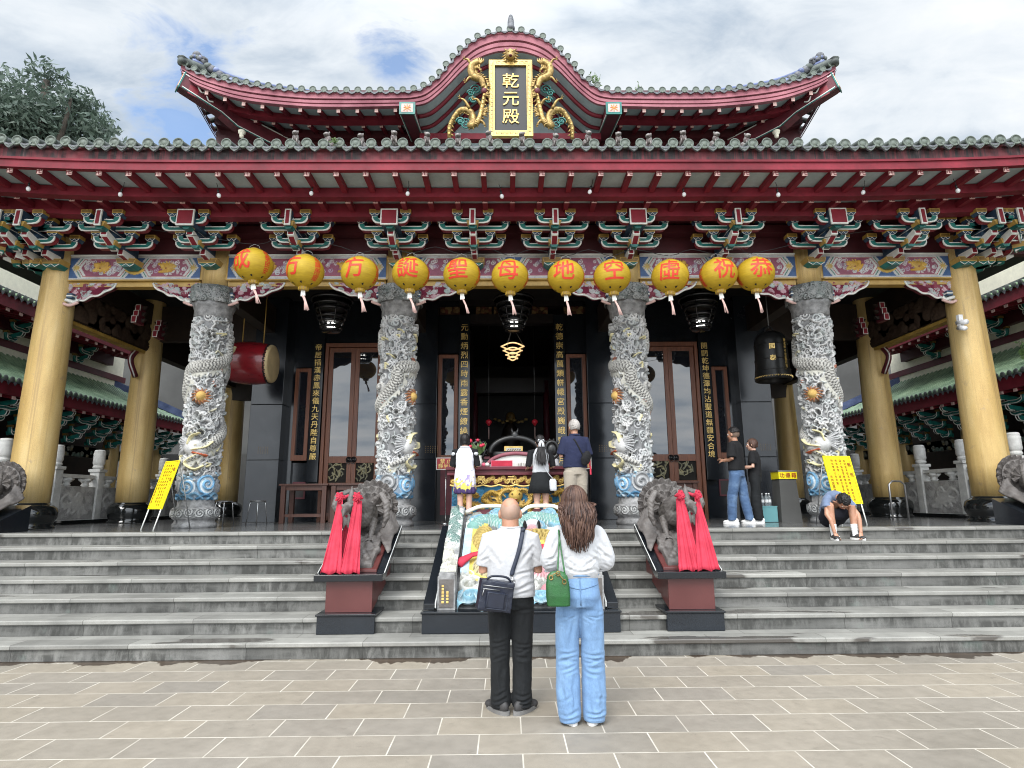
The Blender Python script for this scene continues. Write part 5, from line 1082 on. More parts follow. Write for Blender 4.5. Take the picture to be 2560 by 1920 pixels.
# ---------------------------------------------------------------- lanterns
def lantern(x, z, ch, small, label, roll, tilt):
    L = thing('paper_lantern', label, 'lantern', (x, 10.0, z), group='row of yellow lanterns'); rx, rz = .325, .298; mb = MB()
    prof = []; n = 46
    for i in range(n + 1):
        a = -1.33 + 2.66 * i / n; prof.append((rx * math.cos(a) * (1 + .006 * math.cos(i * PI)), rz * math.sin(a) / math.sin(1.33) * .97))
    mb.lathe(prof, 'lantern_paper', (0, 0, 0), 48, True, False); sh = mb.build('paper_shade', L, (0, 0, 0), recalc=False)
    mb = MB(); mb.lathe([(.075, -.275), (.082, -.285), (.082, -.345), (.07, -.352), (.02, -.352)], 'gold_paint', (0, 0, 0), 20); mb.lathe([(.075, .275), (.08, .285), (.08, .305), (.03, .308)], 'gold_paint', (0, 0, 0), 20)
    for k in range(10): a = k * PI / 5; mb.box(.083 * math.cos(a) - .006, .083 * math.cos(a) + .006, .083 * math.sin(a) - .006, .083 * math.sin(a) + .006, -.345, -.285, 'lantern_paper')
    mb.tube([(.1, 0, .30), (.08, 0, .36), (0, 0, .40), (-.08, 0, .36), (-.1, 0, .30)], .005, 'dull_metal', 5); mb.build('lantern_cap', L, (0, 0, 0))
    mb = MB(); R = random.Random(ch + str(x)); sw = R.uniform(.02, .07)
    mb.prism([(-.032, -.35), (.032, -.35), (.05, -.44), (-.03, -.46)], -.012, .012, 'white_paint'); 
    for k in range(7): a = R.uniform(-.012, .012); mb.tube([(.01 + a, a, -.44), (.03 + sw * .5 + a, 0, -.55), (.04 + sw + a * 3, a, -.69 - R.uniform(0, .03))], [.011, .010, .007], 'tassel_pink', 5)
    mb.build('tassel', L, (0, 0, 0))
    def stamp(mb, c, lon, lat, size, mat, bold):
        vs, fs = glyph(c, bold, 0.0); b = bmesh.new(); bv = [b.verts.new(v) for v in vs]
        for f in fs:
            try: b.faces.new([bv[i] for i in f])
            except ValueError: pass
        bmesh.ops.remove_doubles(b, verts=b.verts, dist=1e-5)
        for ax in (0, 1):
            for k in range(1, 12):
                co = [0, 0, 0]; co[ax] = -.1 + k * .1; no = [0, 0, 0]; no[ax] = 1; bmesh.ops.bisect_plane(b, geom=b.verts[:] + b.edges[:] + b.faces[:], plane_co=co, plane_no=no)
        b.verts.index_update(); V = []
        for v in b.verts:
            lo = lon + (v.co.x - .5) * size / rx; la = lat + (v.co.y - .38) * size / rz; k = 1.018; la = max(-1.3, min(1.3, la))
            V.append((rx * k * math.cos(la) * math.sin(lo), -rx * k * math.cos(la) * math.cos(lo), rz * k * math.sin(la) / math.sin(1.33) * .97))
        mb.add(V, [[v.index for v in f.verts] for f in b.faces], mat); b.free()
    mb = MB(); stamp(mb, ch, roll, .10, .42, 'lantern_red', .010)
    for i, c in enumerate(small): stamp(mb, c, roll + 1.55, .62 - .40 * i, .125, 'lantern_red', .01)
    for i, c in enumerate('風調雨順' if small[0] == '國' else '國泰民安'): stamp(mb, c, roll - 1.6, .62 - .40 * i, .125, 'lantern_red', .02)
    for q in range(6): mb.add([(rx * 1.015 * math.cos(la) * math.sin(lo), -rx * 1.015 * math.cos(la) * math.cos(lo), rz * 1.015 * math.sin(la)) for lo, la in [(q * 1.05 + roll + .5 + dx, -.95 + dy) for dx, dy in ((0, 0), (.18, .05), (.2, -.12), (.05, -.1))]], [(0, 1, 2, 3)], 'ink_black')
    mb.build('inscription', sh, (0, 0, 0), recalc=False); L.rotation_euler = (0, tilt, 0); return L
LX = [(-4.60, 5.79, '成', '國泰民安', -.42, 'at the left end of the row'), (-3.69, 5.67, '方', '風調雨順', -.55, 'second from the left end'), (-2.73, 5.63, '方', '國泰民安', -.12, 'third from the left end'), (-1.83, 5.62, '誕', '國泰民安', -.05, 'in front of the inner left dragon column'),
      (-.93, 5.60, '聖', '國泰民安', -.2, 'left of the central one'), (-.08, 5.57, '母', '國泰民安', -.12, 'over the altar'), (.91, 5.56, '地', '國泰民安', -.22, 'right of the central one'), (1.73, 5.56, '空', '國泰民安', -.06, 'in front of the inner right dragon column'),
      (2.76, 5.56, '虛', '國泰民安', -.3, 'third from the right end'), (3.62, 5.59, '祝', '國泰民安', .05, 'second from the right end'), (4.28, 5.60, '恭', '國泰民安', -.02, 'at the right end of the row')]
for x, z, c, sm, ro, wh in LX: lantern(x, z, c, sm, 'yellow paper lantern with red character ' + c + ', ' + wh, ro, .05 * math.sin(x * 3))
mb = MB(); pts = [(-5.6, 10.02, 6.35)]
for x, z, *_ in LX: pts += [(x, 10.02, z + .40), (x + .42, 10.02, z + .52)]
pts[-1] = (5.6, 10.02, 6.3); mb.tube(catmull([(-7.6, 10.3, 6.75)] + pts + [(7.6, 10.3, 6.7)], 3), .006, 'ink_black', 4); tag(mb.build('hanging_wire'), 'thin dark wire carrying the row of yellow lanterns', 'wire')
# ---------------------------------------------------------------- light bulbs under the eave
proto = None; words = ['first', 'second', 'third', 'fourth', 'fifth', 'sixth', 'seventh', 'eighth', 'ninth', 'tenth', 'eleventh']
for i, x in enumerate((-8.2, -6.67, -5.0, -3.45, -1.81, -.22, 1.29, 2.9, 4.5, 6.0, 7.6)):
    lb = words[i] + ' from the left of the bare bulbs hanging under the eave'
    if proto is None:
        t = proto = thing('light_bulb', lb, 'bulb', (0, 0, 0), group='bulbs under the eave'); mb = MB(); mb.tube([(0, 0, .2), (.01, 0, .12), (0, 0, .06)], .005, 'ink_black', 4); mb.lathe([(.016, .01), (.018, .07), (.01, .08)], 'ink_black', (0, 0, 0), 8); mb.build('socket', t, (0, 0, 0))
        mb = MB(); mb.ell((0, 0, -.03), (.034, .034, .042), 'plastic_white'); mb.build('glass_bulb', t, (0, 0, 0))
    else: t = dup(proto, label=lb)
    t.location = (x, 9.34 + .04 * (i % 2), 6.86 + zl(x) - 7.42 - .03 * (i % 3)); t.rotation_euler = (0, .25 * math.sin(i * 2.3), 0)
# ---------------------------------------------------------------- hanging lamps, incense coil
proto = None
for x, lb in ((.03, 'black tiered ring lamp hanging over the central doorway'), (-4.03, 'black tiered ring lamp hanging before the left doors'), (4.2, 'black tiered ring lamp hanging before the right doors')):
    if proto is None:
        t = proto = thing('ring_lamp', lb, 'lamp', (0, 12.8, 5.7), group='ring lamps under the porch'); mb = MB(); y = 12.8
        for r, z in ((.46, 6.10), (.40, 5.98), (.35, 5.87), (.31, 5.70), (.27, 5.60), (.24, 5.47)): mb.lathe([(r - .03, z - .03), (r, z - .035), (r + .012, z), (r, z + .03), (r - .03, z + .035), (r - .04, z)], 'black_lacquer', (0, y, 0), 40, True, False); mb.lathe([(r - .02, z + .034), (r - .02, z + .04)], 'dull_metal', (0, y, 0), 30)
        mb.lathe([(.46, 6.11), (.1, 6.16), (.02, 6.6)], 'black_lacquer', (0, y, 0), 24)
        for k in range(6): a = k * PI / 3; mb.tube([(.44 * math.cos(a), y + .44 * math.sin(a), 6.1), (.33 * math.cos(a), y + .33 * math.sin(a), 5.75), (.2 * math.cos(a), y + .2 * math.sin(a), 5.42)], .012, 'black_lacquer', 5)
        mb.lathe([(.22, 5.42), (.20, 5.38), (.02, 5.36)], 'black_lacquer', (0, y, 0), 24); mb.build('tiered_rings', t); mb = MB()
        for k in range(4): a = .8 + k * PI / 2; mb.tube([(.07 * math.cos(a), y + .07 * math.sin(a), 5.43), (.07 * math.cos(a), y + .07 * math.sin(a), 5.58)], .026, 'lamp_white', 8)
        mb.build('lamp_tube', t)
        t.location.x = x
    else: t = dup(proto, label=lb, loc=(x, 12.8, 5.7))
mb = MB()
for r, z in ((.26, 5.13), (.215, 5.03), (.155, 4.93), (.11, 4.85)): mb.tube([(r * math.cos(a), 13.2 + r * math.sin(a), z + .02 * math.sin(a * 3)) for a in [k * PI / 14 for k in range(29)]], .016, 'lamp_gold', 6)
for a in (0, 2.1, 4.2): mb.tube([(.26 * math.cos(a), 13.2 + .26 * math.sin(a), 5.13), (0, 13.2, 5.6)], .003, 'dull_metal', 4); mb.tube([(.26 * math.cos(a), 13.2 + .26 * math.sin(a), 5.13), (.11 * math.cos(a), 13.2 + .11 * math.sin(a), 4.85)], .004, 'gilding', 4)
tag(mb.build('hanging_coil'), 'glowing golden coil of shrinking rings hanging in the dark doorway', 'incense coil')
# ---------------------------------------------------------------- drum and bell
D = thing('temple_drum', 'big red barrel drum hanging beside the outer left dragon column', 'drum', (-5.72, 12.8, 4.67)); ax = Vector((1, .05, -.03)).normalized(); q = Vector((0, 0, 1)).rotation_difference(ax)
def aim(mb): mb.v = [tuple(q @ Vector(v) + Vector((-5.72, 12.8, 4.67))) for v in mb.v]; return mb
mb = MB(); mb.lathe([(.40, -.46), (.415, -.44), (.445, -.3), (.468, -.1), (.47, .05), (.45, .25), (.425, .40), (.405, .46)], 'drum_red', (0, 0, 0), 48)
for k in range(24): a = k * PI / 12; mb.bar((.475 * math.cos(a) * .97, .475 * math.sin(a) * .97, -.2), (.475 * math.cos(a) * .985, .475 * math.sin(a) * .985, .2), .004, .004, 'deep_red')
aim(mb).build('drum_barrel', D); mb = MB()
for s in (-1, 1): mb.lathe([(.425, s * .385), (.418, s * .44), (.405, s * .468), (.37, s * .472), (.01, s * .474)], 'drum_skin', (0, 0, 0), 44)
aim(mb).build('drum_head', D); mb = MB()
for s in (-1, 1):
    mb = MB()
    for k in range(56): a = k * 2 * PI / 56; mb.ell((.428 * math.cos(a), .428 * math.sin(a), s * (.40 + .012 * (k % 2))), .016, 'ink_black', None, 6, 4)
    mb.tube([(.432 * math.cos(k * PI / 28), .432 * math.sin(k * PI / 28), s * (.375 + .018 * (k % 2))) for k in range(57)], .009, 'ink_black', 4)
    aim(mb).build('tack_ring', D)
mb = MB(); mb.tube([(-6.0, 12.9, 5.05), (-6.0, 12.9, 6.6)], .012, 'gold_paint', 5); mb.tube([(-5.45, 12.7, 5.0), (-5.45, 12.7, 6.6)], .012, 'gold_paint', 5); mb.build('hanging_rope', D)
B = thing('temple_bell', 'large black bronze bell with golden writing hanging beside the outer right dragon column', 'bell', (5.72, 12.8, 4.2)); c = (5.72, 12.8, 0)
mb = MB(); mb.lathe([(.02, 5.34), (.12, 5.33), (.24, 5.28), (.31, 5.2), (.335, 5.08), (.345, 4.8), (.355, 4.5), (.375, 4.34), (.385, 4.31), (.385, 4.24), (.37, 4.22), (.36, 4.22), (.34, 4.3), (.30, 4.9), (.01, 5.2)], 'bell_bronze', c, 40)
for z in (5.0, 4.66, 4.42): mb.lathe([(.348 + (5 - z) * .03, z), (.358 + (5 - z) * .03, z + .01), (.348 + (5 - z) * .03, z + .02)], 'bell_bronze', c, 36, True, False)
mb.build('bell_body', B); mb = MB()
for i, ch in enumerate('國泰'): letter(mb, ch, (5.72 - .12, 12.8 - .335, 4.93 - .26 * i), .13, 'gold_leaf', right=(.94, -.34, 0), off=.015)
for i, ch in enumerate('歲次甲子年臘月吉置'): letter(mb, ch, (5.72 + .16, 12.8 - .318, 5.07 - .083 * i), .082, 'gold_leaf', right=(.86, .5, 0))
for k in range(60): a = PI + PI * k / 60; mb.box(5.72 + .389 * math.cos(a) - .006, 5.72 + .389 * math.cos(a) + .006, 12.8 + .389 * math.sin(a) - .004, 12.8 + .389 * math.sin(a) + .004, 4.265 + .012 * (k % 3), 4.285 + .012 * (k % 2), 'gold_leaf')
mb.build('inscription', B); mb = MB(); mb.tube([(5.72 + .09 * math.cos(a), 12.8, 5.36 + .09 * math.sin(a)) for a in [k * PI / 8 for k in range(17)]], .022, 'bell_bronze', 8); mb.tube([(5.72, 12.8, 5.42), (5.72, 12.8, 6.62)], .015, 'dull_metal', 6); mb.build('hanging_loop', B)

# ---------------------------------------------------------------- carved ramp between the stairs
RP = thing('carved_ramp', 'sloping ramp of painted dragon relief in the middle of the steps, between black curbs', 'ramp', (0, 8.4, .176))
SL = Vector((0, 2.05, 1.08)).normalized(); NR = Vector((0, -SL.z, SL.y))
mb = MB(); mb.box(-1.15, 1.15, 7.30, 7.9, .18, .395, 'dark_granite'); mb.box(-1.165, 1.165, 7.285, 7.9, .395, .42, 'black_granite'); mb.build('plinth', RP, bevel=.006)
mb = MB(); mb.prism([(7.45, .40), (9.5, 1.478), (9.9, 1.478), (9.9, .3), (7.45, .3)], -.80, .80, 'grey_carving', 'x'); mb.build('ramp_core', RP)
f = Field(1.52, 2.30, .011, (.16, .19, .20)); R = random.Random(21); w, h = f.w, f.h; LB, LB2, WH, YE, GN, PK, GY = (.17, .31, .38), (.36, .46, .50), (.42, .42, .39), (.36, .27, .09), (.16, .30, .27), (.42, .2, .22), (.14, .14, .14)
for k in range(150): f.spiral(R.uniform(0, w), R.uniform(0, h), R.uniform(.06, .15), R.uniform(.03, .07), R.choice([GY, (.2, .2, .2), (.24, .24, .22), WH, (.1, .1, .1)]), None, 1.8, R.choice((1, -1)))
f.body(catmull([(1.35, 1.95, 0), (1.0, 2.05, 0), (.75, 1.85, 0), (.3, 1.98, 0), (.12, 1.8, 0)], 6), .12, .15, GN, (.5, .56, .54), .05, .07, (.5, .55, .5)); f.body(catmull([(.28, 1.62, 0), (.24, 1.35, 0), (.42, 1.12, 0), (.7, 1.2, 0), (.8, 1.45, 0), (1.15, 1.5, 0), (1.3, 1.2, 0), (1.1, .95, 0)], 6), .14, .17, YE, (.22, .16, .05), .065, .09, (.55, .42, .10))
f.body(catmull([(.3, .95, 0), (.26, .75, 0), (.45, .62, 0), (.75, .75, 0)], 6), .12, .15, (.38, .33, .2), (.1, .09, .06), .06, .08, (.56, .44, .1)); f.body(catmull([(.9, .75, 0), (1.15, .62, 0), (1.25, .42, 0), (1.1, .3, 0)], 6), .10, .13, PK, (.55, .4, .4), .05)
for (x, y, r) in ((.12, .42, .2), (.3, .3, .15), (.45, .42, .15), (.08, .6, .12)): f.spiral(x, y, r, .11, WH, (.3, .3, .26), 1.6)
for (x, y, r) in ((.16, .14, .2), (.45, .12, .18), (.75, .14, .2), (1.02, .12, .17), (1.32, .14, .2), (.2, 1.98, .17), (.62, 1.80, .15), (1.05, 1.8, .16), (1.36, 1.95, .16), (1.25, 2.18, .14), (.45, 2.2, .12)): f.spiral(x, y, r, .13, LB, LB2, 1.9, R.choice((1, -1)))
f.dot(.98, 1.75, .16, .14, .2, (.42, .42, .42)); f.dot(1.06, 1.68, .04, .035, .23, (.02, .02, .02)); f.dot(.86, 1.68, .04, .035, .23, (.02, .02, .02)); f.dot(.96, 1.6, .10, .06, .22, (.5, .3, .32))
k = f.X < .10; f.H = np.where(k & (f.Y > .62) & (f.Y < 1.7), .10, f.H); f.C = np.where((k & (f.Y > .62) & (f.Y < 1.7))[..., None], np.array((.36, .46, .54)), f.C)
mb = MB(); f.plane(mb, 'painted_relief', (-.76, 7.45, .415), (1, 0, 0), SL, NR); mb.build('dragon_relief', RP, recalc=False)
for s in (-1, 1):
    mb = MB()
    for a, b, m_, up in ((1.02, 1.15, 'black_granite', .07), (.82, 1.0, 'black_granite', .03)):
        x0, x1 = sorted((s * a, s * b)); mb.prism([(7.42, .425), (7.42, .42 + up), (9.44, 1.24 + up), (9.44, .9)], x0, x1, m_, 'x')
    x0, x1 = sorted((s * 1.0, s * 1.016)); mb.prism([(7.42, .44), (7.42, .505), (9.44, 1.325), (9.44, 1.2)], x0, x1, 'white_stone', 'x'); mb.build('curb', RP, bevel=.004)
    mb = MB(); x0, x1 = sorted((s * .775, s * .985)); xc = (x0 + x1) / 2; mb.box(x0, x1, 7.40, 7.62, .42, .80, 'grey_carving'); mb.box(x0 + .01, x1 - .01, 7.42, 7.60, .80, .835, 'grey_carving'); mb.box(x0 + .02, x1 - .02, 7.395, 7.40, .45, .77, 'statue_stone')
    for j in range(2):
        for i in range(6 - j * 2): mb.box(x0 + .05 + .055 * j, x0 + .078 + .055 * j, 7.388, 7.396, .50 + .036 * i + .08 * j * 0, .526 + .036 * i, 'gold_leaf')
    mb.build('inscribed_post', RP, bevel=.006); mb = MB(); x0, x1 = sorted((s * .83, s * 1.01)); mb.box(x0, x1, 9.36, 9.5, 1.0, 1.60, 'grey_carving'); mb.build('end_post', RP, bevel=.006)
    f2 = Field(.20, 1.9, .011, (.2, .2, .19)); R = random.Random(8)
    for k in range(26): f2.spiral(R.uniform(0, .2), R.uniform(0, 1.0), R.uniform(.05, .1), .09, R.choice([WH, (.50, .49, .41), (.38, .37, .32)]), None, 1.7)
    f2.body(catmull([(.1 + .05 * math.sin(q * 2), .9 + q * .1, 0) for q in range(10)], 5), .075, .10, (.10, .17, .15), (.5, .52, .5), .035, .05, (.4, .42, .4))
    for k in range(22): y = .92 + k * .044; f2.body([(.1, y), (.1 + (.09 if k % 2 else -.09), y - .03)], .012, .07, (.5, .52, .5))
    f2.dot(.1, 1.84, .035, .07, .12, (.07, .1, .09)); xo = s * .90 - .10
    mb = MB(); f2.plane(mb, 'painted_relief', (xo, 7.62, .66), (1, 0, 0), SL, NR); mb.prism([(7.6, .5), (7.6, .655), (9.36, 1.585), (9.36, .9)], s * .90 - .1, s * .90 + .1, 'grey_carving', 'x'); mb.build('border_relief', RP, recalc=False)
mb = MB()
for x0, x1 in ((-.80, .0), (.06, .72)):
    xm = (x0 + x1) / 2; mb.tube(catmull([(x0, 9.42, 1.50), (xm - .2, 9.45, 1.585), (xm, 9.45, 1.60), (xm + .2, 9.45, 1.585), (x1, 9.42, 1.50)], 5), .03, 'plaster', 8); mb.prism([(x0 + .1, 1.45), (x1 - .1, 1.45), (x1 - .2, 1.55), (x0 + .2, 1.55)], 9.47, 9.5, 'maroon')
mb.build('crest', RP)
def sheet(mb, top, bot, m, pleats=4, amp=.03, n=60, rows=16, sag=.0):
    """hanging cloth between two edges ((p,q) pairs) with pleats that open downwards"""
    (a, b), (c, d) = [(Vector(p), Vector(q)) for p, q in (top, bot)]; P = []
    for j in range(rows + 1):
        t = j / rows; r = []
        for i in range(n + 1):
            u = i / n; p = a.lerp(b, u).lerp(c.lerp(d, u), t); k = amp * (.35 + .65 * t); w_ = u * pleats * 2 * PI + .9 * t + 1.1 * math.sin(u * 5 + t * 1.3); fz = 2 * abs((w_ / (2 * PI)) % 1 - .5); p = p + Vector((.012 * t * math.sin(u * 9 + 3 * t), -k * (fz * 1.5 - .7) - k * .25 * math.sin(w_ * 2.7 + 3 * t), -sag * math.sin(PI * t) + (.012 * math.sin(u * 11) + .006) * (t > .97))); r.append(tuple(p))
        P.append(r)
    mb.grid(np.array(P), m); return mb
t = thing('red_cloth', 'red cloth sash with loose end lying across the painted dragon ramp', 'cloth', (-.6, 8.2, .95)); mb = MB()
mb.tube([(-.79, 8.05, .86), (-.74, 8.1, .92), (-.62, 8.2, .98), (-.4, 8.22, 1.02), (-.1, 8.25, 1.05), (.3, 8.25, 1.07), (.75, 8.1, 1.0)], [.055, .06, .035, .045, .04, .045, .05], 'cloth_red', 10, True, .6); mb.build('sash', t)
# ---------------------------------------------------------------- phoenix statues on their pedestals
def pedestal(s, label):
    P = thing('statue_pedestal', label, 'pedestal', (s * 2.035, 7.9, .176)); c = s * 2.035
    mb = MB(); mb.box(c - .335, c + .335, 7.33, 7.95, .178, .375, 'dark_granite'); mb.box(c - .35, c + .35, 7.315, 7.95, .375, .40, 'black_granite'); mb.build('plinth', P, bevel=.006)
    mb = MB(); mb.prism([(7.44, .40), (7.44, .755), (7.6, .755), (8.55, 1.20), (8.55, .7)], c - .275, c + .275, 'red_granite', 'x'); mb.build('red_block', P, bevel=.004)
    mb = MB(); mb.prism([(7.36, .757), (7.36, .835), (7.52, .84), (8.62, 1.335), (8.62, 1.245), (7.52, .757)], c - .405, c + .405, 'black_granite', 'x'); mb.prism([(7.52, .84), (7.52, .872), (8.6, 1.365), (8.6, 1.32)], c - .30, c + .30, 'red_granite', 'x')
    for q in (-.405, .395): mb.prism([(7.5, .835), (7.5, .85), (8.62, 1.35), (8.62, 1.335)], c + q, c + q + .012, 'white_stone', 'x')
    mb.build('sloping_slab', P, bevel=.005)
pedestal(-1, 'red granite pedestal with black sloping slab under the left stone phoenix'); pedestal(1, 'red granite pedestal with black sloping slab under the right stone phoenix')
PH = thing('phoenix_statue', 'grey stone phoenix with fanned tail on the left pedestal', 'statue', (-2.035, 8.1, 1.0)); c = -2.035; V = Vector
mb = MB(); mb.prism([(7.56, .86), (7.56, .95), (7.75, 1.05), (8.62, 1.45), (8.62, 1.33)], c - .235, c + .235, 's', 'x'); R = random.Random(3)
for k in range(46): y = R.uniform(7.6, 8.55); mb.ell((c + R.uniform(-.24, .24), y, .98 + (y - 7.6) * .44), (R.uniform(.03, .07),) * 3, 's', None, 10, 8)
sb = blob(mb, .014, 2, lambda co, n: .012 * noise.noise(co * 16)); link_mesh('cloud_base', sb, 'statue_stone', PH, (2.035, -8.1, -1.0))
mb = MB(); mb.ell((c, 8.25, 1.54), (.135, .24, .15), 's', Matrix.Rotation(rad(-24), 3, 'X')); mb.ell((c - .02, 8.10, 1.49), (.12, .14, .155), 's'); mb.tube([(c - .01, 8.12, 1.58), (c - .04, 7.98, 1.64), (c - .08, 7.88, 1.66), (c - .12, 7.80, 1.62)], [.13, .10, .08, .075], 's', 12)
mb.ell((c - .13, 7.74, 1.60), (.07, .10, .085), 's'); mb.tube([(c - .133, 7.68, 1.60), (c - .14, 7.57, 1.57), (c - .142, 7.53, 1.49)], [.056, .036, .006], 's', 10); mb.tube([(c - .133, 7.68, 1.56), (c - .14, 7.59, 1.51)], [.034, .012], 's', 8); [mb.ell((c - .13 + q * .06, 7.68, 1.635), (.018, .02, .02), 's', None, 8, 6) for q in (-1, 1)]
for k, dx in ((0, -.02), (1, .03)): mb.ell((c - .135 + dx * 1.3, 7.66, 1.44), (.028, .025, .095), 's', None, 10, 8)
mb.tube([(c - .13, 7.80, 1.68), (c - .12, 7.84, 1.78), (c - .13, 7.88, 1.88)], [.045, .035, .006], 's', 8); mb.tube([(c - .10, 7.84, 1.67), (c - .05, 7.9, 1.75), (c - .03, 7.95, 1.84)], [.04, .03, .006], 's', 8)
for sx in (-1, 1): mb.tube([(c + sx * .08, 8.2, 1.44), (c + sx * .10, 8.12, 1.32), (c + sx * .10, 8.02, 1.22)], [.075, .045, .03], 's', 8); [mb.tube([(c + sx * .10, 8.02, 1.22), (c + sx * .10 + q * .05, 7.94, 1.185)], [.022, .012], 's', 6) for q in (-1, 0, 1)]
for sx in (-1, 1): mb.tube([(c + sx * .12, 8.2, 1.68), (c + sx * .24, 8.14, 1.78), (c + sx * .36, 8.08, 1.74), (c + sx * .38, 8.03, 1.62), (c + sx * .33, 8.0, 1.54)], [.09, .085, .075, .06, .03], 's', 10, True, .8) if sx < 0 else mb.tube([(c + .12, 8.2, 1.68), (c + .22, 8.12, 1.76), (c + .29, 8.05, 1.66), (c + .30, 8.02, 1.46), (c + .26, 8.0, 1.34)], [.07, .062, .055, .045, .02], 's', 10, True, .8)
bd = blob(mb, .010, 3, lambda co, n: .0025 * math.sin(co.z * 110 + 3 * math.sin(co.x * 60) + co.y * 40) * (1 if co.y > 7.95 else .1) + .003 * noise.noise(co * 30)); link_mesh('body', bd, 'statue_stone', PH, (2.035, -8.1, -1.0))
mb = MB()
def feather(mb, o, ang, L, wd, y0, bow):
    d, r = V((math.cos(ang) * .95, 0, math.sin(ang))), V((-math.sin(ang), 0, math.cos(ang))); P = []; Q = []
    for j in range(11):
        t = j / 10; w_ = wd * (.45 + .55 * min(1, t * 1.6)) * math.sqrt(max(.10, 1 - max(0, (t - .80) / .22) ** 2)); row_, rb = [], []
        for i in range(9):
            u = -1 + i / 4; p = o + d * L * t * (1 - .05 * u * u * t) + r * w_ * u + V((0, y0 + bow * math.sin(t * 2.2) - .05 * t * t + .034 * u * u - .010 * (1 - abs(u)) ** 2 + .004 * math.cos(u * 9) + .012 * (i % 2), 0)); row_.append(tuple(p)); rb.append(tuple(p + V((0, .03, 0))))
        P.append(row_); Q.append(rb)
    k = len(mb.v); n = 9 * 11; mb.grid(np.array(P), 's'); mb.grid(np.array(Q)[:, ::-1], 's')
    edge = [i for i in range(9)] + [9 * j + 8 for j in range(1, 11)] + [90 + i for i in range(7, -1, -1)] + [9 * j for j in range(9, 0, -1)]; fl = lambda e: (e // 9) * 9 + 8 - e % 9
    for e, g in zip(edge, edge[1:] + edge[:1]): mb.f.append([k + e, k + g, k + n + fl(g), k + n + fl(e)]); mb.m.append(0); mb.sm.append(True)
fo = V((c, 8.42, 1.60))
for nn, L, wd, y0, bow in ((15, .385, .088, .08, .06), (11, .30, .075, .03, .05), (8, .21, .066, -.02, .04)):
    for k in range(nn): feather(mb, fo, rad(-22 + 224 * (k + .5 * (nn == 10)) / (nn - (nn != 10))), L, wd, y0, bow)
mb.ell((c, 8.50, 1.62), (.29, .03, .28), 's'); link_mesh('fan_tail', blob(mb, .0062, 1), 'statue_stone', PH, (2.035, -8.1, -1.0))
mb = MB()
for k in range(6): x = c + .22 + .025 * k; mb.tube(catmull([(x, 8.52, 1.62 - .05 * k), (x + .02, 8.42, 1.46 - .03 * k), (x + .02 + .02 * math.sin(k), 8.30, 1.36 - .02 * k), (x - .01, 8.2, 1.28 - .01 * k), (x + .03, 8.05 - .05 * k, 1.19 - .03 * k)], 5), [.035 + .006 * math.sin(i) for i in range(20)] + [.012], 's', 8, True, .7)
link_mesh('tail_plume', blob(mb, .011, 1), 'statue_stone', PH, (2.035, -8.1, -1.0))
p2 = dup(PH, loc=(2.035, 8.1, 1.0), label='grey stone phoenix with fanned tail on the right pedestal'); p2.scale = (-1, 1, 1)
for s, w_ in ((-1, 'left'), (1, 'right')):
    sw = tag(MB().prism([(6.8, 0), (6.8, .25), (10.35, 1.66), (10.35, ZP - .02)], *sorted((s * 8.16, s * 9.2)), 'black_granite', 'x').build('stair_wall'), 'black granite stair wall sloping down at the ' + w_ + ' edge of the photo', 'wall')
    o = dup(PH, loc=(s * 8.62, 9.86, 1.42), label='grey stone phoenix partly cut off at the ' + w_ + ' edge of the photo'); o.scale = (-s, 1, 1)
def ribbon(s, label):
    t = thing('red_ribbon', label, 'cloth', (s * 2.2, 7.7, 1.2)); X = lambda x: -s * x; mb = MB()
    sheet(mb, ((X(-2.31), 7.80, 1.71), (X(-2.235), 7.72, 1.71)), ((X(-2.38), 7.40, .842), (X(-2.11), 7.385, .842)), 'cloth_red', 2.2, .020); sheet(mb, ((X(-2.09), 7.72, 1.71), (X(-2.01), 7.78, 1.69)), ((X(-2.15), 7.375, .842), (X(-1.90), 7.40, .842)), 'cloth_red', 2.6, .020)
    sheet(mb, ((X(-2.24), 7.87, 1.52), (X(-2.08), 7.87, 1.52)), ((X(-2.22), 7.52, .87), (X(-2.06), 7.52, .87)), 'cloth_red', 1.5, .02); o = mb.build('drape', t, recalc=False); so = o.modifiers.new('s', 'SOLIDIFY'); so.thickness = .006
    mb = MB(); R = random.Random(2)
    for x in (-2.27, -2.05):
        for k in range(16): a = k * 2.4; r = .010 + .0028 * k; p = V((X(x + r * math.cos(a)), 7.74 - .03 + .0012 * k, 1.735 + r * math.sin(a))); mb.ell(p, (.030, .010, .026), 'cloth_red', Matrix.Rotation(-a, 3, 'Y') @ Matrix.Rotation(rad(50), 3, 'X'), 10, 6)
    mb.tube(catmull([(X(-2.27), 7.75, 1.72), (X(-2.16), 7.86, 1.76), (X(-2.05), 7.75, 1.72)], 4), .022, 'cloth_red', 8); mb.build('rosette', t)
ribbon(-1, 'red cloth ribbon with rosettes draped from the left stone phoenix'); ribbon(1, 'red cloth ribbon with rosettes draped from the right stone phoenix')

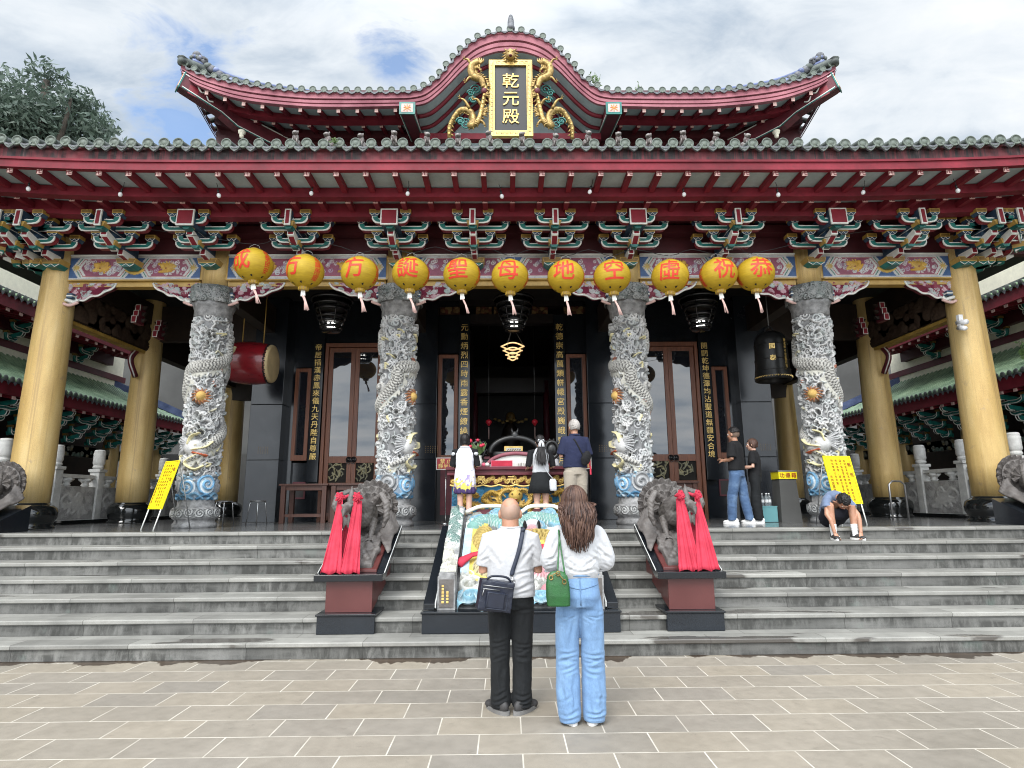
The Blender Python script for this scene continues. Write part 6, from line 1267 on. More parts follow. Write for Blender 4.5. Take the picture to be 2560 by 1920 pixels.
# ---------------------------------------------------------------- altar and what stands on it
A = thing('altar_table', 'offering altar with carved blue and gold front panel and maroon rim before the doorway', 'altar', (0, 10.9, ZP)); ya = 10.62
f = Field(2.24, .70, .012, (.035, .14, .24)); R = random.Random(31); GO, GD = (.46, .29, .06), (.24, .14, .03)
for k in range(60): f.spiral(R.uniform(0, 2.24), R.uniform(.02, .68), R.uniform(.04, .08), .028, R.choice([(.05, .18, .3), (.07, .22, .34), (.03, .10, .17), (.06, .16, .2)]), None, 1.6)
for (cx, sg) in ((.30, 1), (.68, 1), (1.56, -1), (1.95, -1), (.30, 1), (1.95, -1)):
    p = catmull([(cx - .17 * sg, .12, 0), (cx, .22, 0), (cx + .15 * sg, .15, 0), (cx + .18 * sg, .32, 0), (cx, .38, 0), (cx - .13 * sg, .46, 0), (cx, .58, 0), (cx + .14 * sg, .54, 0)], 6); f.body(p, .042, .09, GO, GD, .03, .04, GD)
for k in range(2):
    s = 1 if k else -1; f.body(catmull([(1.12, .60, 0), (1.12 + s * .16, .62, 0), (1.12 + s * .27, .52, 0), (1.12 + s * .24, .38, 0), (1.12 + s * .1, .34, 0)], 6), .034, .10, (.54, .37, .11), GD, .03, .035, GO)
f.dot(1.12, .52, .12, .11, .13, (.56, .38, .10)); f.dot(1.06, .55, .02, .02, .15, (.03, .02, .01)); f.dot(1.18, .55, .02, .02, .15, (.03, .02, .01)); f.dot(1.12, .45, .05, .02, .14, (.2, .03, .02))
for k in range(46): x, y = R.uniform(.05, 2.2), R.uniform(.05, .65); f.body(catmull([(x, y, 0), (x + R.uniform(-.08, .08), y + R.uniform(-.08, .08), 0), (x + R.uniform(-.12, .12), y + R.uniform(-.1, .1), 0)], 4), .016, .07, R.choice([GO, GD, (.5, .33, .1)]))
mb = MB(); f.plane(mb, 'painted_relief', (-1.12, ya + .05, 1.245), (1, 0, 0), (0, 0, 1), (0, -1, 0)); mb.build('dragon_panel', A, recalc=False)
mb = MB(); mb.box(-1.13, 1.13, ya + .07, ya + .78, ZP, 2.1, 'maroon'); mb.box(-1.2, 1.2, ya - .04, ya + .84, 2.12, 2.165, 'maroon'); mb.box(-1.22, 1.22, ya - .06, ya + .86, 2.215, 2.27, 'maroon'); mb.box(-1.19, 1.19, ya - .03, ya + .83, 2.165, 2.215, 'deep_red'); mb.build('table_body', A, bevel=.006)
mb = MB(); f = Field(2.3, .16, .012, (.06, .015, .012))
for k in range(36): f.spiral(.05 + k * .063, .08 + .03 * (k % 3 - 1), .045, .03, (.58, .42, .13), (.3, .16, .04), 1.5, 1 if k % 2 else -1)
f.plane(mb, 'painted_relief', (-1.15, ya + .02, 1.96), (1, 0, 0), (0, 0, 1), (0, -1, 0)); mb.tube([(-1.15 + 2.3 * i / 90, ya + .0, 1.955 - .03 * abs(math.sin(i / 90 * PI * 8))) for i in range(91)], .016, 'gold_leaf', 6)
for ch, x in (('殿', -.52), ('元', .0), ('乾', .52)): letter(mb, ch, (x - .08, ya - .015, 2.04), .15, 'gold_leaf', off=.01)
mb.build('valance', A, recalc=False)
zt = 2.27
BU = thing('incense_burner', 'dark bronze incense burner with wheel shaped ears in the middle of the altar', 'burner', (0, 11.15, zt)); mb = MB()
mb.loft([(0, 11.15, zt, .30, .16), (0, 11.15, zt + .06, .36, .19), (0, 11.15, zt + .2, .46, .22), (0, 11.15, zt + .27, .50, .23), (0, 11.15, zt + .30, .46, .2)], 'bell_bronze', 28); mb.tube([(.46 * math.cos(a), 11.0, zt + .25 + .30 * math.sin(a)) for a in [k * PI / 20 for k in range(21)]], .05, 'bell_bronze', 8); mb.ell((0, 11.0, zt + .58), (.07, .05, .09), 'bell_bronze'); mb.tube([(-.03, 11.0, zt + .6), (-.06, 11.0, zt + .72)], [.03, .01], 'bell_bronze', 6); mb.tube([(.03, 11.0, zt + .6), (.06, 11.0, zt + .72)], [.03, .01], 'bell_bronze', 6); mb.build('bowl', BU)
for s in (-1, 1):
    mb = MB(); mb.tube([(s * .68 + .12 * math.cos(a), 11.0, zt + .32 + .15 * math.sin(a)) for a in [k * PI / 12 for k in range(25)]], .035, 'bell_bronze', 8)
    for k in range(14): a = k * PI / 7; mb.tube([(s * .68 + .14 * math.cos(a), 11.0, zt + .32 + .17 * math.sin(a)), (s * .68 + .19 * math.cos(a), 11.0, zt + .32 + .22 * math.sin(a))], [.025, .006], 'bell_bronze', 5)
    mb.ell((s * .68, 11.0, zt + .32), (.09, .05, .11), 'bell_bronze'); mb.box(s * .68 - .05, s * .68 + .05, 10.97, 11.05, zt, zt + .16, 'bell_bronze'); mb.build('wheel_ear', BU)
tr = thing('offering_tray', 'arched tray of rice cakes with red edge in front of the burner', 'tray', (0.02, 10.82, zt)); mb = MB(); pts = [(.52 * math.cos(a) + .02, zt + .005 + .24 * math.sin(a)) for a in [k * PI / 20 for k in range(21)]]; mb.prism(pts, 10.82, 10.86, 'ceramic'); mb.build('tray_back', tr); mb = MB(); mb.tube([(x, 10.81, z) for x, z in pts], .035, 'pink_fascia', 8); mb.build('tray_rim', tr)
mb = MB(); mb.box(-.43, -.05, 10.66, 10.68, zt + .005, zt + .11, 'paper_pink'); mb.box(-.42, -.06, 10.655, 10.66, zt + .015, zt + .1, 'cloth_red'); tag(mb.build('paper_banner'), 'small pink paper banner standing on the altar left of the tea cups', 'banner')
pc = None
for i, x in enumerate((.08, .18, .28)):
    lb = ('left', 'middle', 'right')[i] + ' one of three white tea cups on the altar'
    if pc is None: mb = MB(); mb.lathe([(.022, 0), (.03, .01), (.036, .06), (.038, .075), (.034, .075), (.028, .02)], 'ceramic', (0, 0, 0), 16); pc = o = mb.build('tea_cup', None, (0, 0, 0)); tag(o, lb, 'cup', 'tea cups on the altar')
    else: o = dup(pc, label=lb)
    o.location = (x, 10.70, zt)
pf = None
for i, (x, y, m_, lb) in enumerate(((.42, 10.72, 'fruit_orange', 'orange fruit on the altar nearest the tea cups'), (.50, 10.70, 'fruit_orange', 'orange fruit on the altar beside the ponytail girl'), (.60, 10.74, 'petal_red', 'red fruit on the altar right of the oranges'), (-.50, 10.70, 'ceramic', 'pale bun on the altar left of the pink banner'), (-.56, 10.72, 'paper_pink', 'pink bun on the altar left of the pale bun'))):
    mb = MB(); mb.ell((0, 0, .04), (.042, .042, .038), m_, None, 14, 10); mb.tube([(0, 0, .075), (.004, 0, .088)], .005, 'leaf_light', 5); o = mb.build('offering_fruit' if i < 3 else 'steamed_bun', None, (0, 0, 0)); o.location = (x, y, zt); tag(o, lb, 'food')
FL = thing('flower_vase', 'vase of red flowers and broad green leaves at the left end of the altar', 'flowers', (-.66, 10.85, zt)); mb = MB(); mb.lathe([(.05, 0), (.07, .05), (.075, .12), (.05, .19), (.06, .21)], 'ceramic', (-.66, 10.85, zt), 16); mb.build('vase', FL); mb = MB(); fb = MB(); R = random.Random(6)
for k in range(13):
    a = R.uniform(0, 6.28); q = V((-.66 + .15 * math.cos(a), 10.85 + .1 * math.sin(a), zt + R.uniform(.30, .52))); p = V((-.66, 10.85, zt + .2)); d = (q - p).normalized(); b = d.cross(V((0, 1, 0))).normalized(); m2 = p.lerp(q, .5); mb.add([p, m2 + b * .035, q, m2 - b * .035], [(0, 1, 2, 3)], 'leaf_light')
    if k % 2: fb.ell(q + V((0, -.03, .02)), (.035, .035, .03), 'petal_red', None, 8, 6)
mb.build('leaves', FL, recalc=False); fb.build('blossom', FL)
pq = thing('framed_tablet', 'small gold framed tablet on dark stand inside the doorway', 'tablet', (0, 13.0, ZP)); mb = MB(); mb.box(-.20, .20, 12.98, 13.0, 2.62, 2.84, 'gold_leaf'); mb.build('tablet_frame', pq); mb = MB(); mb.box(-.16, .16, 12.972, 12.98, 2.655, 2.80, 'white_paint')
for k in range(6): mb.tube([(-.12 + .05 * k, 12.968, 2.68), (-.14 + .05 * k, 12.968, 2.73), (-.10 + .05 * k, 12.968, 2.78)], .009, 'gilding', 5)
mb.build('tablet_face', pq); mb = MB(); mb.box(-.75, .75, 13.0, 13.5, ZP, 2.60, 'black_wood'); mb.box(-.82, .82, 12.95, 13.55, 2.56, 2.615, 'maroon'); mb.build('tablet_stand', pq)
for i, (x, y, z) in enumerate(((-.62, 16.0, 3.75), (.62, 16.0, 3.75))):
    t = thing('altar_lamp', ('left' if x < 0 else 'right') + ' one of two dim red lotus lamps inside the dark hall', 'lamp', (x, y, z)); mb = MB(); mb.lathe([(.02, -.09), (.04, -.06), (.085, 0), (.07, .05), (.02, .08)], 'lamp_red', (x, y, z), 14); mb.build('lamp_shade', t); mb = MB(); mb.tube([(x, y, z - .12), (x, y, z - .45)], .012, 'tassel_pink', 5); mb.tube([(x, y, z + .1), (x, y, 6.6)], .006, 'dull_metal', 4); mb.build('tassel', t)
# ---------------------------------------------------------------- signs, tables, stools, boxes
def warn_sign(x, label):
    t = thing('warning_sign', label, 'sign', (x, 12.4, ZP)); mb = MB(); mb.box(x - .20, x + .20, 12.40, 12.415, 2.31, 2.56, 'white_paint'); mb.box(x - .185, x + .185, 12.394, 12.40, 2.325, 2.545, 'sign_red'); mb.build('sign_plate', t)
    mb = MB(); [letter(mb, c_, (x - .07 + .13 * i, 12.394, 2.485), .105, 'gold_leaf', off=.004) for i, c_ in enumerate('禁止')]; [letter(mb, c_, (x - .11 + .11 * i, 12.394, 2.385), .10, 'gold_leaf', off=.004) for i, c_ in enumerate('靜坐區')]; mb.build('lettering', t)
    mb = MB(); mb.tube([(x, 12.42, ZP), (x, 12.42, 2.33)], .012, 'steel', 8); mb.lathe([(.16, 0), (.15, .02), (.02, .03)], 'steel', (x, 12.42, ZP), 20); mb.build('stand', t)
warn_sign(-1.40, 'small red notice on a pole left of the girl in the floral dress'); warn_sign(1.40, 'small red notice on a pole half hidden behind the man in navy')
def yellow_sign(p, yaw, lean, w, label):
    t = thing('notice_board', label, 'sign', (p[0], p[1], ZP)); Rm = Matrix.Translation(p) @ Matrix.Rotation(yaw, 4, 'Z') @ Matrix.Rotation(-lean, 4, 'X'); h = .86; mb = MB(); o = [Rm @ V((x, y, z)) for z in (.36, .36 + h) for y in (0, .018) for x in (-w / 2, w / 2)]
    mb.add(o, [(0, 2, 3, 1), (4, 5, 7, 6), (0, 1, 5, 4), (2, 6, 7, 3), (0, 4, 6, 2), (1, 3, 7, 5)], 'sign_yellow'); bd = mb.build('board', t); mb = MB(); r, u = (Rm.to_3x3() @ V((1, 0, 0))), (Rm.to_3x3() @ V((0, 0, 1))); at = lambda x, z: Rm @ V((x, -.001, .36 + z)); k = w / .56
    for i, ch in enumerate('敬告'): letter(mb, ch, at(.205 * k, .70 - .18 * i), .075 * k, 'sign_ink', right=r, up=u, off=.008)
    for c_, line in enumerate(('本堂從未委派神職人員或任何', '術士替看茶辦理任何聖事或宣', '佈等事情。請諸位看客細明', '特此聲明以免受騙！', '　　　　　天地堂董事會啟')):
        for i, ch in enumerate(line): letter(mb, ch, at((.125 - .085 * c_) * k, .77 - .058 * i), .05 * k, 'sign_ink', right=r, up=u, off=.004)
    for a, b in (((-.5, .02), (.5, .02)), ((-.5, .84), (.5, .84)), ((-.46, .02), (-.46, .84)), ((.46, .02), (.46, .84))): mb.bar(at(a[0] * w * .93, a[1]), at(b[0] * w * .93, b[1]), .005, .005, 'sign_ink')
    mb.build('lettering', bd); mb = MB()
    for s in (-1, 1):
        a, b = Rm @ V((s * w * .44, .012, .0)), Rm @ V((s * w * .44, .012, .40)); 
        a = b + (a - b) * ((b.z - ZP) / (b.z - a.z)); mb.tube([a, b], .011, 'white_paint', 8)
        tp = Rm @ V((s * w * .44, .03, .36 + h)); ft = Matrix.Translation(p) @ Matrix.Rotation(yaw, 4, 'Z') @ V((s * w * .44, .62, 0)); mb.tube([tp, ft], .010, 'dull_metal', 8)
    mb.build('stand', t)
yellow_sign((-6.24, 10.42, ZP), rad(-36), rad(15), .50, 'yellow notice board on thin legs at the left, before the outer dragon column'); yellow_sign((5.80, 10.42, ZP), rad(14), rad(12), .58, 'yellow notice board behind the crouching boy at the right')
def table(x0, x1, label):
    t = thing('offering_table', label, 'table', ((x0 + x1) / 2, 13.55, ZP), group='wooden tables before the doors'); mb = MB(); mb.box(x0 - .05, x1 + .05, 13.2, 13.9, ZP + .80, ZP + .84, 'table_wood'); mb.build('tabletop', t, bevel=.005)
    mb = MB(); [MB().box(x0 + .02, x1 - .02, y, y + .03, ZP + .70, ZP + .80, 'table_wood').build('apron', t) for y in (13.26, 13.81)]; [MB().box(x0 + .02, x1 - .02, y, y + .03, ZP + .13, ZP + .19, 'table_wood').build('stretcher', t) for y in (13.255, 13.815)]
    for x in (x0 + .04, x1 - .04):
        for y in (13.27, 13.83): mb = MB(); mb.box(x - .05, x + .05, y - .045, y + .045, ZP, ZP + .80, 'table_wood'); mb.build('leg', t, bevel=.004)
table(-5.05, -4.08, 'dark wooden table at the left, nearer the granite corner pillar'); table(-3.96, -2.98, 'dark wooden table at the left, behind the phoenix statue'); table(2.98, 4.02, 'dark wooden table at the right, between the phoenix and the man in black')
def stool(x, y, label):
    t = thing('metal_stool', label, 'stool', (x, y, ZP)); mb = MB(); mb.lathe([(.15, .46), (.16, .47), (.155, .485), (.02, .49)], 'dull_metal', (x, y, ZP), 20); mb.build('seat', t)
    for a in (.4, 1.97, 3.54, 5.11): mb = MB(); mb.tube([(x + .13 * math.cos(a), y + .13 * math.sin(a), ZP + .47), (x + .15 * math.cos(a), y + .15 * math.sin(a), ZP + .42), (x + .20 * math.cos(a), y + .20 * math.sin(a), ZP)], .010, 'steel', 8); mb.build('leg', t)
stool(-5.85, 12.35, 'metal stool beside the gilded column, left of the pair'); stool(-5.28, 12.6, 'metal stool before the granite corner pillar, right of the pair')
t = thing('donation_box', 'tall grey donation box with yellow label beside the right granite pillar', 'box', (5.35, 11.9, ZP)); mb = MB(); mb.loft([(5.35, 11.95, ZP, .215, .2), (5.35, 11.95, ZP + .82, .175, .18)], 'dull_metal', 4, 2); mb.v = []; mb.f = []; mb.m = []; mb.sm = []
mb.add([(5.35 + a * w_, 11.95 + b * w_, z) for z, w_ in ((ZP, .20), (2.06, .165)) for a, b in ((-1, -1), (1, -1), (1, 1), (-1, 1))], [(0, 1, 5, 4), (1, 2, 6, 5), (2, 3, 7, 6), (3, 0, 4, 7), (4, 5, 6, 7)], 'concrete'); mb.build('cabinet', t, bevel=.004)
mb = MB(); mb.box(5.17, 5.53, 11.765, 12.12, 2.06, 2.20, 'sign_yellow'); mb.box(5.16, 5.54, 11.755, 12.13, 2.20, 2.225, 'dull_metal'); mb.build('label_box', t); mb = MB(); [letter(mb, c_, (5.235 + .115 * i, 11.765, 2.13), .10, 'sign_red', off=.004) for i, c_ in enumerate('功德箱')]; mb.build('lettering', t)
t = thing('plastic_crate', 'translucent teal plastic crate on the floor beside the donation box', 'crate', (4.92, 11.95, ZP)); mb = MB()
for a in ((4.74, 5.10, 11.80, 11.81), (4.74, 5.10, 12.09, 12.10), (4.74, 4.75, 11.81, 12.09), (5.09, 5.10, 11.81, 12.09)): mb.box(*a, ZP + .01, ZP + .29, 'crate_plastic')
mb.box(4.75, 5.09, 11.81, 12.09, ZP + .005, ZP + .02, 'crate_plastic'); mb.box(4.735, 5.105, 11.795, 12.105, ZP + .29, ZP + .31, 'crate_plastic'); mb.build('crate_box', t)
pb = None
for i, (x, y) in enumerate(((4.78, 11.86), (4.86, 11.90), (4.93, 11.86), (5.00, 11.90))):
    lb = ('leftmost', 'second from left', 'third from left', 'rightmost')[i] + ' of the clear water bottles on the teal crate'
    if pb is None:
        b_ = thing('water_bottle', lb, 'bottle', (0, 0, 0), group='water bottles on the crate'); mb = MB(); mb.lathe([(.03, 0), (.034, .01), (.034, .13), (.03, .16), (.014, .19), (.014, .2)], 'clear_plastic', (0, 0, 0), 16); mb.build('bottle_body', b_, (0, 0, 0)); mb = MB(); mb.lathe([(.016, .2), (.016, .222), (.002, .224)], 'plastic_white', (0, 0, 0), 12); mb.build('cap', b_, (0, 0, 0)); mb = MB(); mb.lathe([(.0345, .06), (.0345, .11)], 'plastic_white', (0, 0, 0), 16, True, False); mb.build('paper_label', b_, (0, 0, 0)); pb = b_
    else: b_ = dup(pb, label=lb)
    b_.location = (x, y, ZP + .312); b_.scale = (1.1,) * 3
t = thing('red_pagoda_box', 'small white stand with red roof behind the right yellow notice board', 'stand', (6.55, 12.3, ZP)); mb = MB(); mb.box(6.38, 6.72, 12.2, 12.5, ZP, 2.35, 'plastic_white'); mb.build('cabinet', t); mb = MB(); mb.prism([(6.28, 2.35), (6.82, 2.35), (6.6, 2.55), (6.5, 2.55)], 12.12, 12.58, 'plastic_red'); mb.build('roof', t)
t = thing('bent_rail', 'dark bent metal rail before the right balustrade panel', 'rail', (8.0, 12.4, ZP)); mb = MB(); mb.tube([(7.72, 12.4, ZP), (7.72, 12.4, 1.95), (7.8, 12.4, 2.02), (8.1, 12.6, 2.02), (8.18, 12.6, 1.95), (8.18, 12.6, ZP)], .02, 'dull_metal', 8); mb.build('rail_tube', t)
for s, x in ((-1, -4.0), (1, 7.3)): pass
cam_ = thing('security_camera', 'white security camera on the right outer column under the porch', 'camera', (8.72, 11.2, 5.2)); mb = MB(); mb.tube([(8.66, 10.90, 4.98), (8.66, 11.12, 5.02)], .05, 'plastic_white', 12); mb.tube([(8.58, 10.86, 4.84), (8.62, 11.06, 4.90)], .045, 'plastic_white', 12); mb.build('housing', cam_); mb = MB(); mb.box(8.62, 8.70, 11.02, 11.09, 4.88, 5.16, 'plastic_white'); mb.build('mount', cam_)
# ---------------------------------------------------------------- people
from mathutils.bvhtree import BVHTree
def hand(mb, w, d, n, k=1, curl=.5, thumb=1):
    """palm, four fingers of different lengths and a thumb from the side of the palm; w wrist, d pointing, n palm normal"""
    d, n = V(d).normalized(), V(n).normalized(); s = d.cross(n).normalized(); w = V(w)
    mb.tube([w - d * .01, w + d * .03 * k, w + d * .085 * k], [.026 * k, .038 * k, .036 * k], 's', 10, True, .5)
    for i, (o, L) in enumerate(((-.030, .062), (-.010, .074), (.011, .070), (.031, .055))):
        b = w + d * .080 * k + s * o * k; m1 = b + (d * (1 - .25 * curl) + n * .5 * curl) * L * .5 * k; e = m1 + (d * (1 - .8 * curl) + n * 1.0 * curl) * L * .5 * k; mb.tube([b - d * .02, b, m1, e], [.0095 * k, .0098 * k, .009 * k, .007 * k], 's', 7)
    b = w + d * .03 * k - s * .034 * k * thumb; mb.tube([w + d * .02 * k, b, b + (d * .7 - s * .5 * thumb + n * .3) * .035 * k, b + (d * 1.3 - s * .55 * thumb + n * .6) * .05 * k], [.014 * k, .0125 * k, .0105 * k, .008 * k], 's', 7)
def head(mb, c, R, k=1, jaw=1):
    """skull, face, nose, ears round centre c; R turns the head (it looks along +Y)"""
    c = V(c); T_ = lambda x, y, z: c + R @ (V((x, y, z)) * k)
    mb.ell(T_(0, -.012, .022), (.077 * k, .098 * k, .097 * k), 's', R, 20, 14); mb.ell(T_(0, .028, -.035), (.063 * k * jaw, .072 * k, .085 * k), 's', R, 18, 12); mb.ell(T_(0, .062, -.095), (.032 * k, .028 * k, .026 * k), 's', R)
    mb.tube([T_(0, .088, .018), T_(0, .110, -.022), T_(0, .098, -.034)], [.010 * k, .016 * k, .014 * k], 's', 8); mb.ell(T_(0, .082, .034), (.05 * k, .02 * k, .012 * k), 's', R); mb.ell(T_(0, .088, -.062), (.026 * k, .014 * k, .012 * k), 's', R)
    for s in (-1, 1): mb.ell(T_(s * .079, -.008, -.008), (.014 * k, .026 * k, .036 * k), 's', R @ Matrix.Rotation(s * .3, 3, 'Z')); mb.ell(T_(s * .04, .065, -.02), (.024 * k, .02 * k, .02 * k), 's', R)
    return T_
def face_parts(root, T_, R, k=1):
    for s in (-1, 1):
        mb = MB(); mb.ell(T_(s * .031, .083, .012), .0125 * k, 'eye_white', R, 12, 8); mb.ell(T_(s * .031, .093, .012), (.006 * k, .004 * k, .006 * k), 'ink_black', R, 10, 6); mb.tube([T_(s * .016, .099, .036), T_(s * .046, .091, .036)], .004 * k, 'black_hair', 5); mb.build('eye', root, (0, 0, 0))
    mb = MB(); mb.tube([T_(-.022, .099, -.062), T_(0, .105, -.060), T_(.022, .099, -.062)], [.003, .006, .003], 'lip', 6); mb.build('mouth', root, (0, 0, 0))
def folds(a, b=0, seed=0, zlo=-9, zhi=9, st=(7, 7, 22)):
    def f(co, n):
        q = V((co.x * st[0] + seed, co.y * st[1], co.z * st[2] + co.x * 6)); v = noise.noise(q) * a + noise.noise(q * 2.3 + V((5, 1, 2))) * a * .45
        w = 1 if zlo < co.z < zhi else .35
        return v * w + b * noise.noise(co * 34)
    return f
def creases(segs, base=None, mirror=True):
    """pressed-in folds along (x,z) segments on the back of a garment, over a faint base drift"""
    S2 = [(a, b, c, d, amp, w) for (a, b, c, d, amp, w) in segs] + ([(-a, b, -c, d, amp, w) for (a, b, c, d, amp, w) in segs] if mirror else [])
    def f(co, n):
        t_ = 0; wq = V((co.x * 9, co.y * 3, co.z * 9)); px, pz = co.x + .022 * noise.noise(wq), co.z + .026 * noise.noise(wq + V((7, 3, 1))); gain = .45 + 1.1 * abs(noise.noise(V((co.x * 6 + 4, 2, co.z * 5))) + .35)
        for a, b, c, d, amp, w in S2:
            amp *= gain
            vx, vz = c - a, d - b; u = max(0, min(1, ((px - a) * vx + (pz - b) * vz) / (vx * vx + vz * vz))); ex, ez = px - a - u * vx, pz - b - u * vz; q = (ex * ex + ez * ez) / (w * w)
            if q < 9: e = math.sin(PI * min(1, max(0, .12 + u * .76))); t_ -= amp * e * (math.exp(-q) - .55 * math.exp(-((math.sqrt(q) - 1.9) ** 2)))
        return t_ * (1 if co.y < .03 else .4) + (base(co, n) if base else 0)
    return f
def cloth_obj(name, mb, mat, root, voxel=.011, smooth=4, disp=None): return link_mesh(name, blob(mb, voxel, smooth, disp), mat, root)
def shoe(root, p, yaw, mat, sole, L=.27, k=1, name='shoe'):
    Rm = Matrix.Rotation(yaw, 3, 'Z'); P = lambda x, y, z: V(p) + Rm @ V((x, y, z)); mb = MB(); q = L / .27
    mb.ell(P(0, -.03, .055), (.040, .060, .055), 's', Rm); mb.ell(P(0, .05, .045), (.044, .09, .042), 's', Rm); mb.ell(P(0, .13 * q, .035), (.046, .06, .033), 's', Rm); mb.tube([P(0, -.03, .05), P(0, -.025, .10)], [.042, .040], 's', 12)
    o = link_mesh(name, blob(mb, .008, 2), mat, root); mb = MB(); pts = []
    for i in range(28):
        a = i * 2 * PI / 28; pts.append((.049 * math.cos(a) * (1 - .12 * math.sin(a)), .045 * q + (.142 * q) * math.sin(a)))
    b = [P(x, y, 0) for x, y in pts] + [P(x * 1.02, y, .03) for x, y in pts]; n = 28; mb.add(b, [tuple(range(n)), tuple(range(2 * n - 1, n - 1, -1))] + [(i, (i + 1) % n, (i + 1) % n + n, i + n) for i in range(n)], sole); mb.build('sole', o, (0, 0, 0)); return o
def back_of(obj):
    me = obj.data; t = BVHTree.FromPolygons([v.co for v in me.vertices], [p.vertices for p in me.polygons])
    def f(x, z, off=.004, d=1):
        h = t.ray_cast(V((x, -d * 2, z)), V((0, d, 0))); return V((x, h[0].y - d * off, z)) if h[0] is not None else None
    return f
def patch(mb, f, corners, m, n=8, off=.004):
    """a cloth patch laid on the back of a garment; corners (x,z) bl br tr tl"""
    P = []; a, b, c, d = [V((q[0], q[1], 0)) for q in corners]
    for j in range(n + 1):
        r = []
        for i in range(n + 1):
            q = a.lerp(b, i / n).lerp(d.lerp(c, i / n), j / n); p = f(q.x, q.y, off); r.append(tuple(p) if p else (q.x, 0, q.y))
        P.append(r)
    mb.grid(np.array(P), m); return mb
I3 = Matrix.Identity(3)
def arm(mb, sh, el, wr, k=1): mb.tube([sh, V(sh).lerp(V(el), .5), el, V(el).lerp(V(wr), .4), wr], [.052 * k, .046 * k, .040 * k, .041 * k, .027 * k], 's', 12)
def trousers(mb, hipz, hipr, legs, waist): 
    """legs: list of polylines [(p, r)...]; waist: loft rings"""
    mb.loft(waist, 's', 24, 2.2)
    for L in legs: mb.tube(catmull([p for p, r in L], 5), [a + (b - a) * t for (_, a), (_, b) in zip(L[:-1], L[1:]) for t in (0, .2, .4, .6, .8)] + [L[-1][1]], 's', 18)

hairm('hair_dark', (.012, .006, .005), (.04, .02, .015), (.05, .026, .02)); hairm('hair_light', (.05, .025, .017), (.12, .064, .044), (.16, .09, .06))
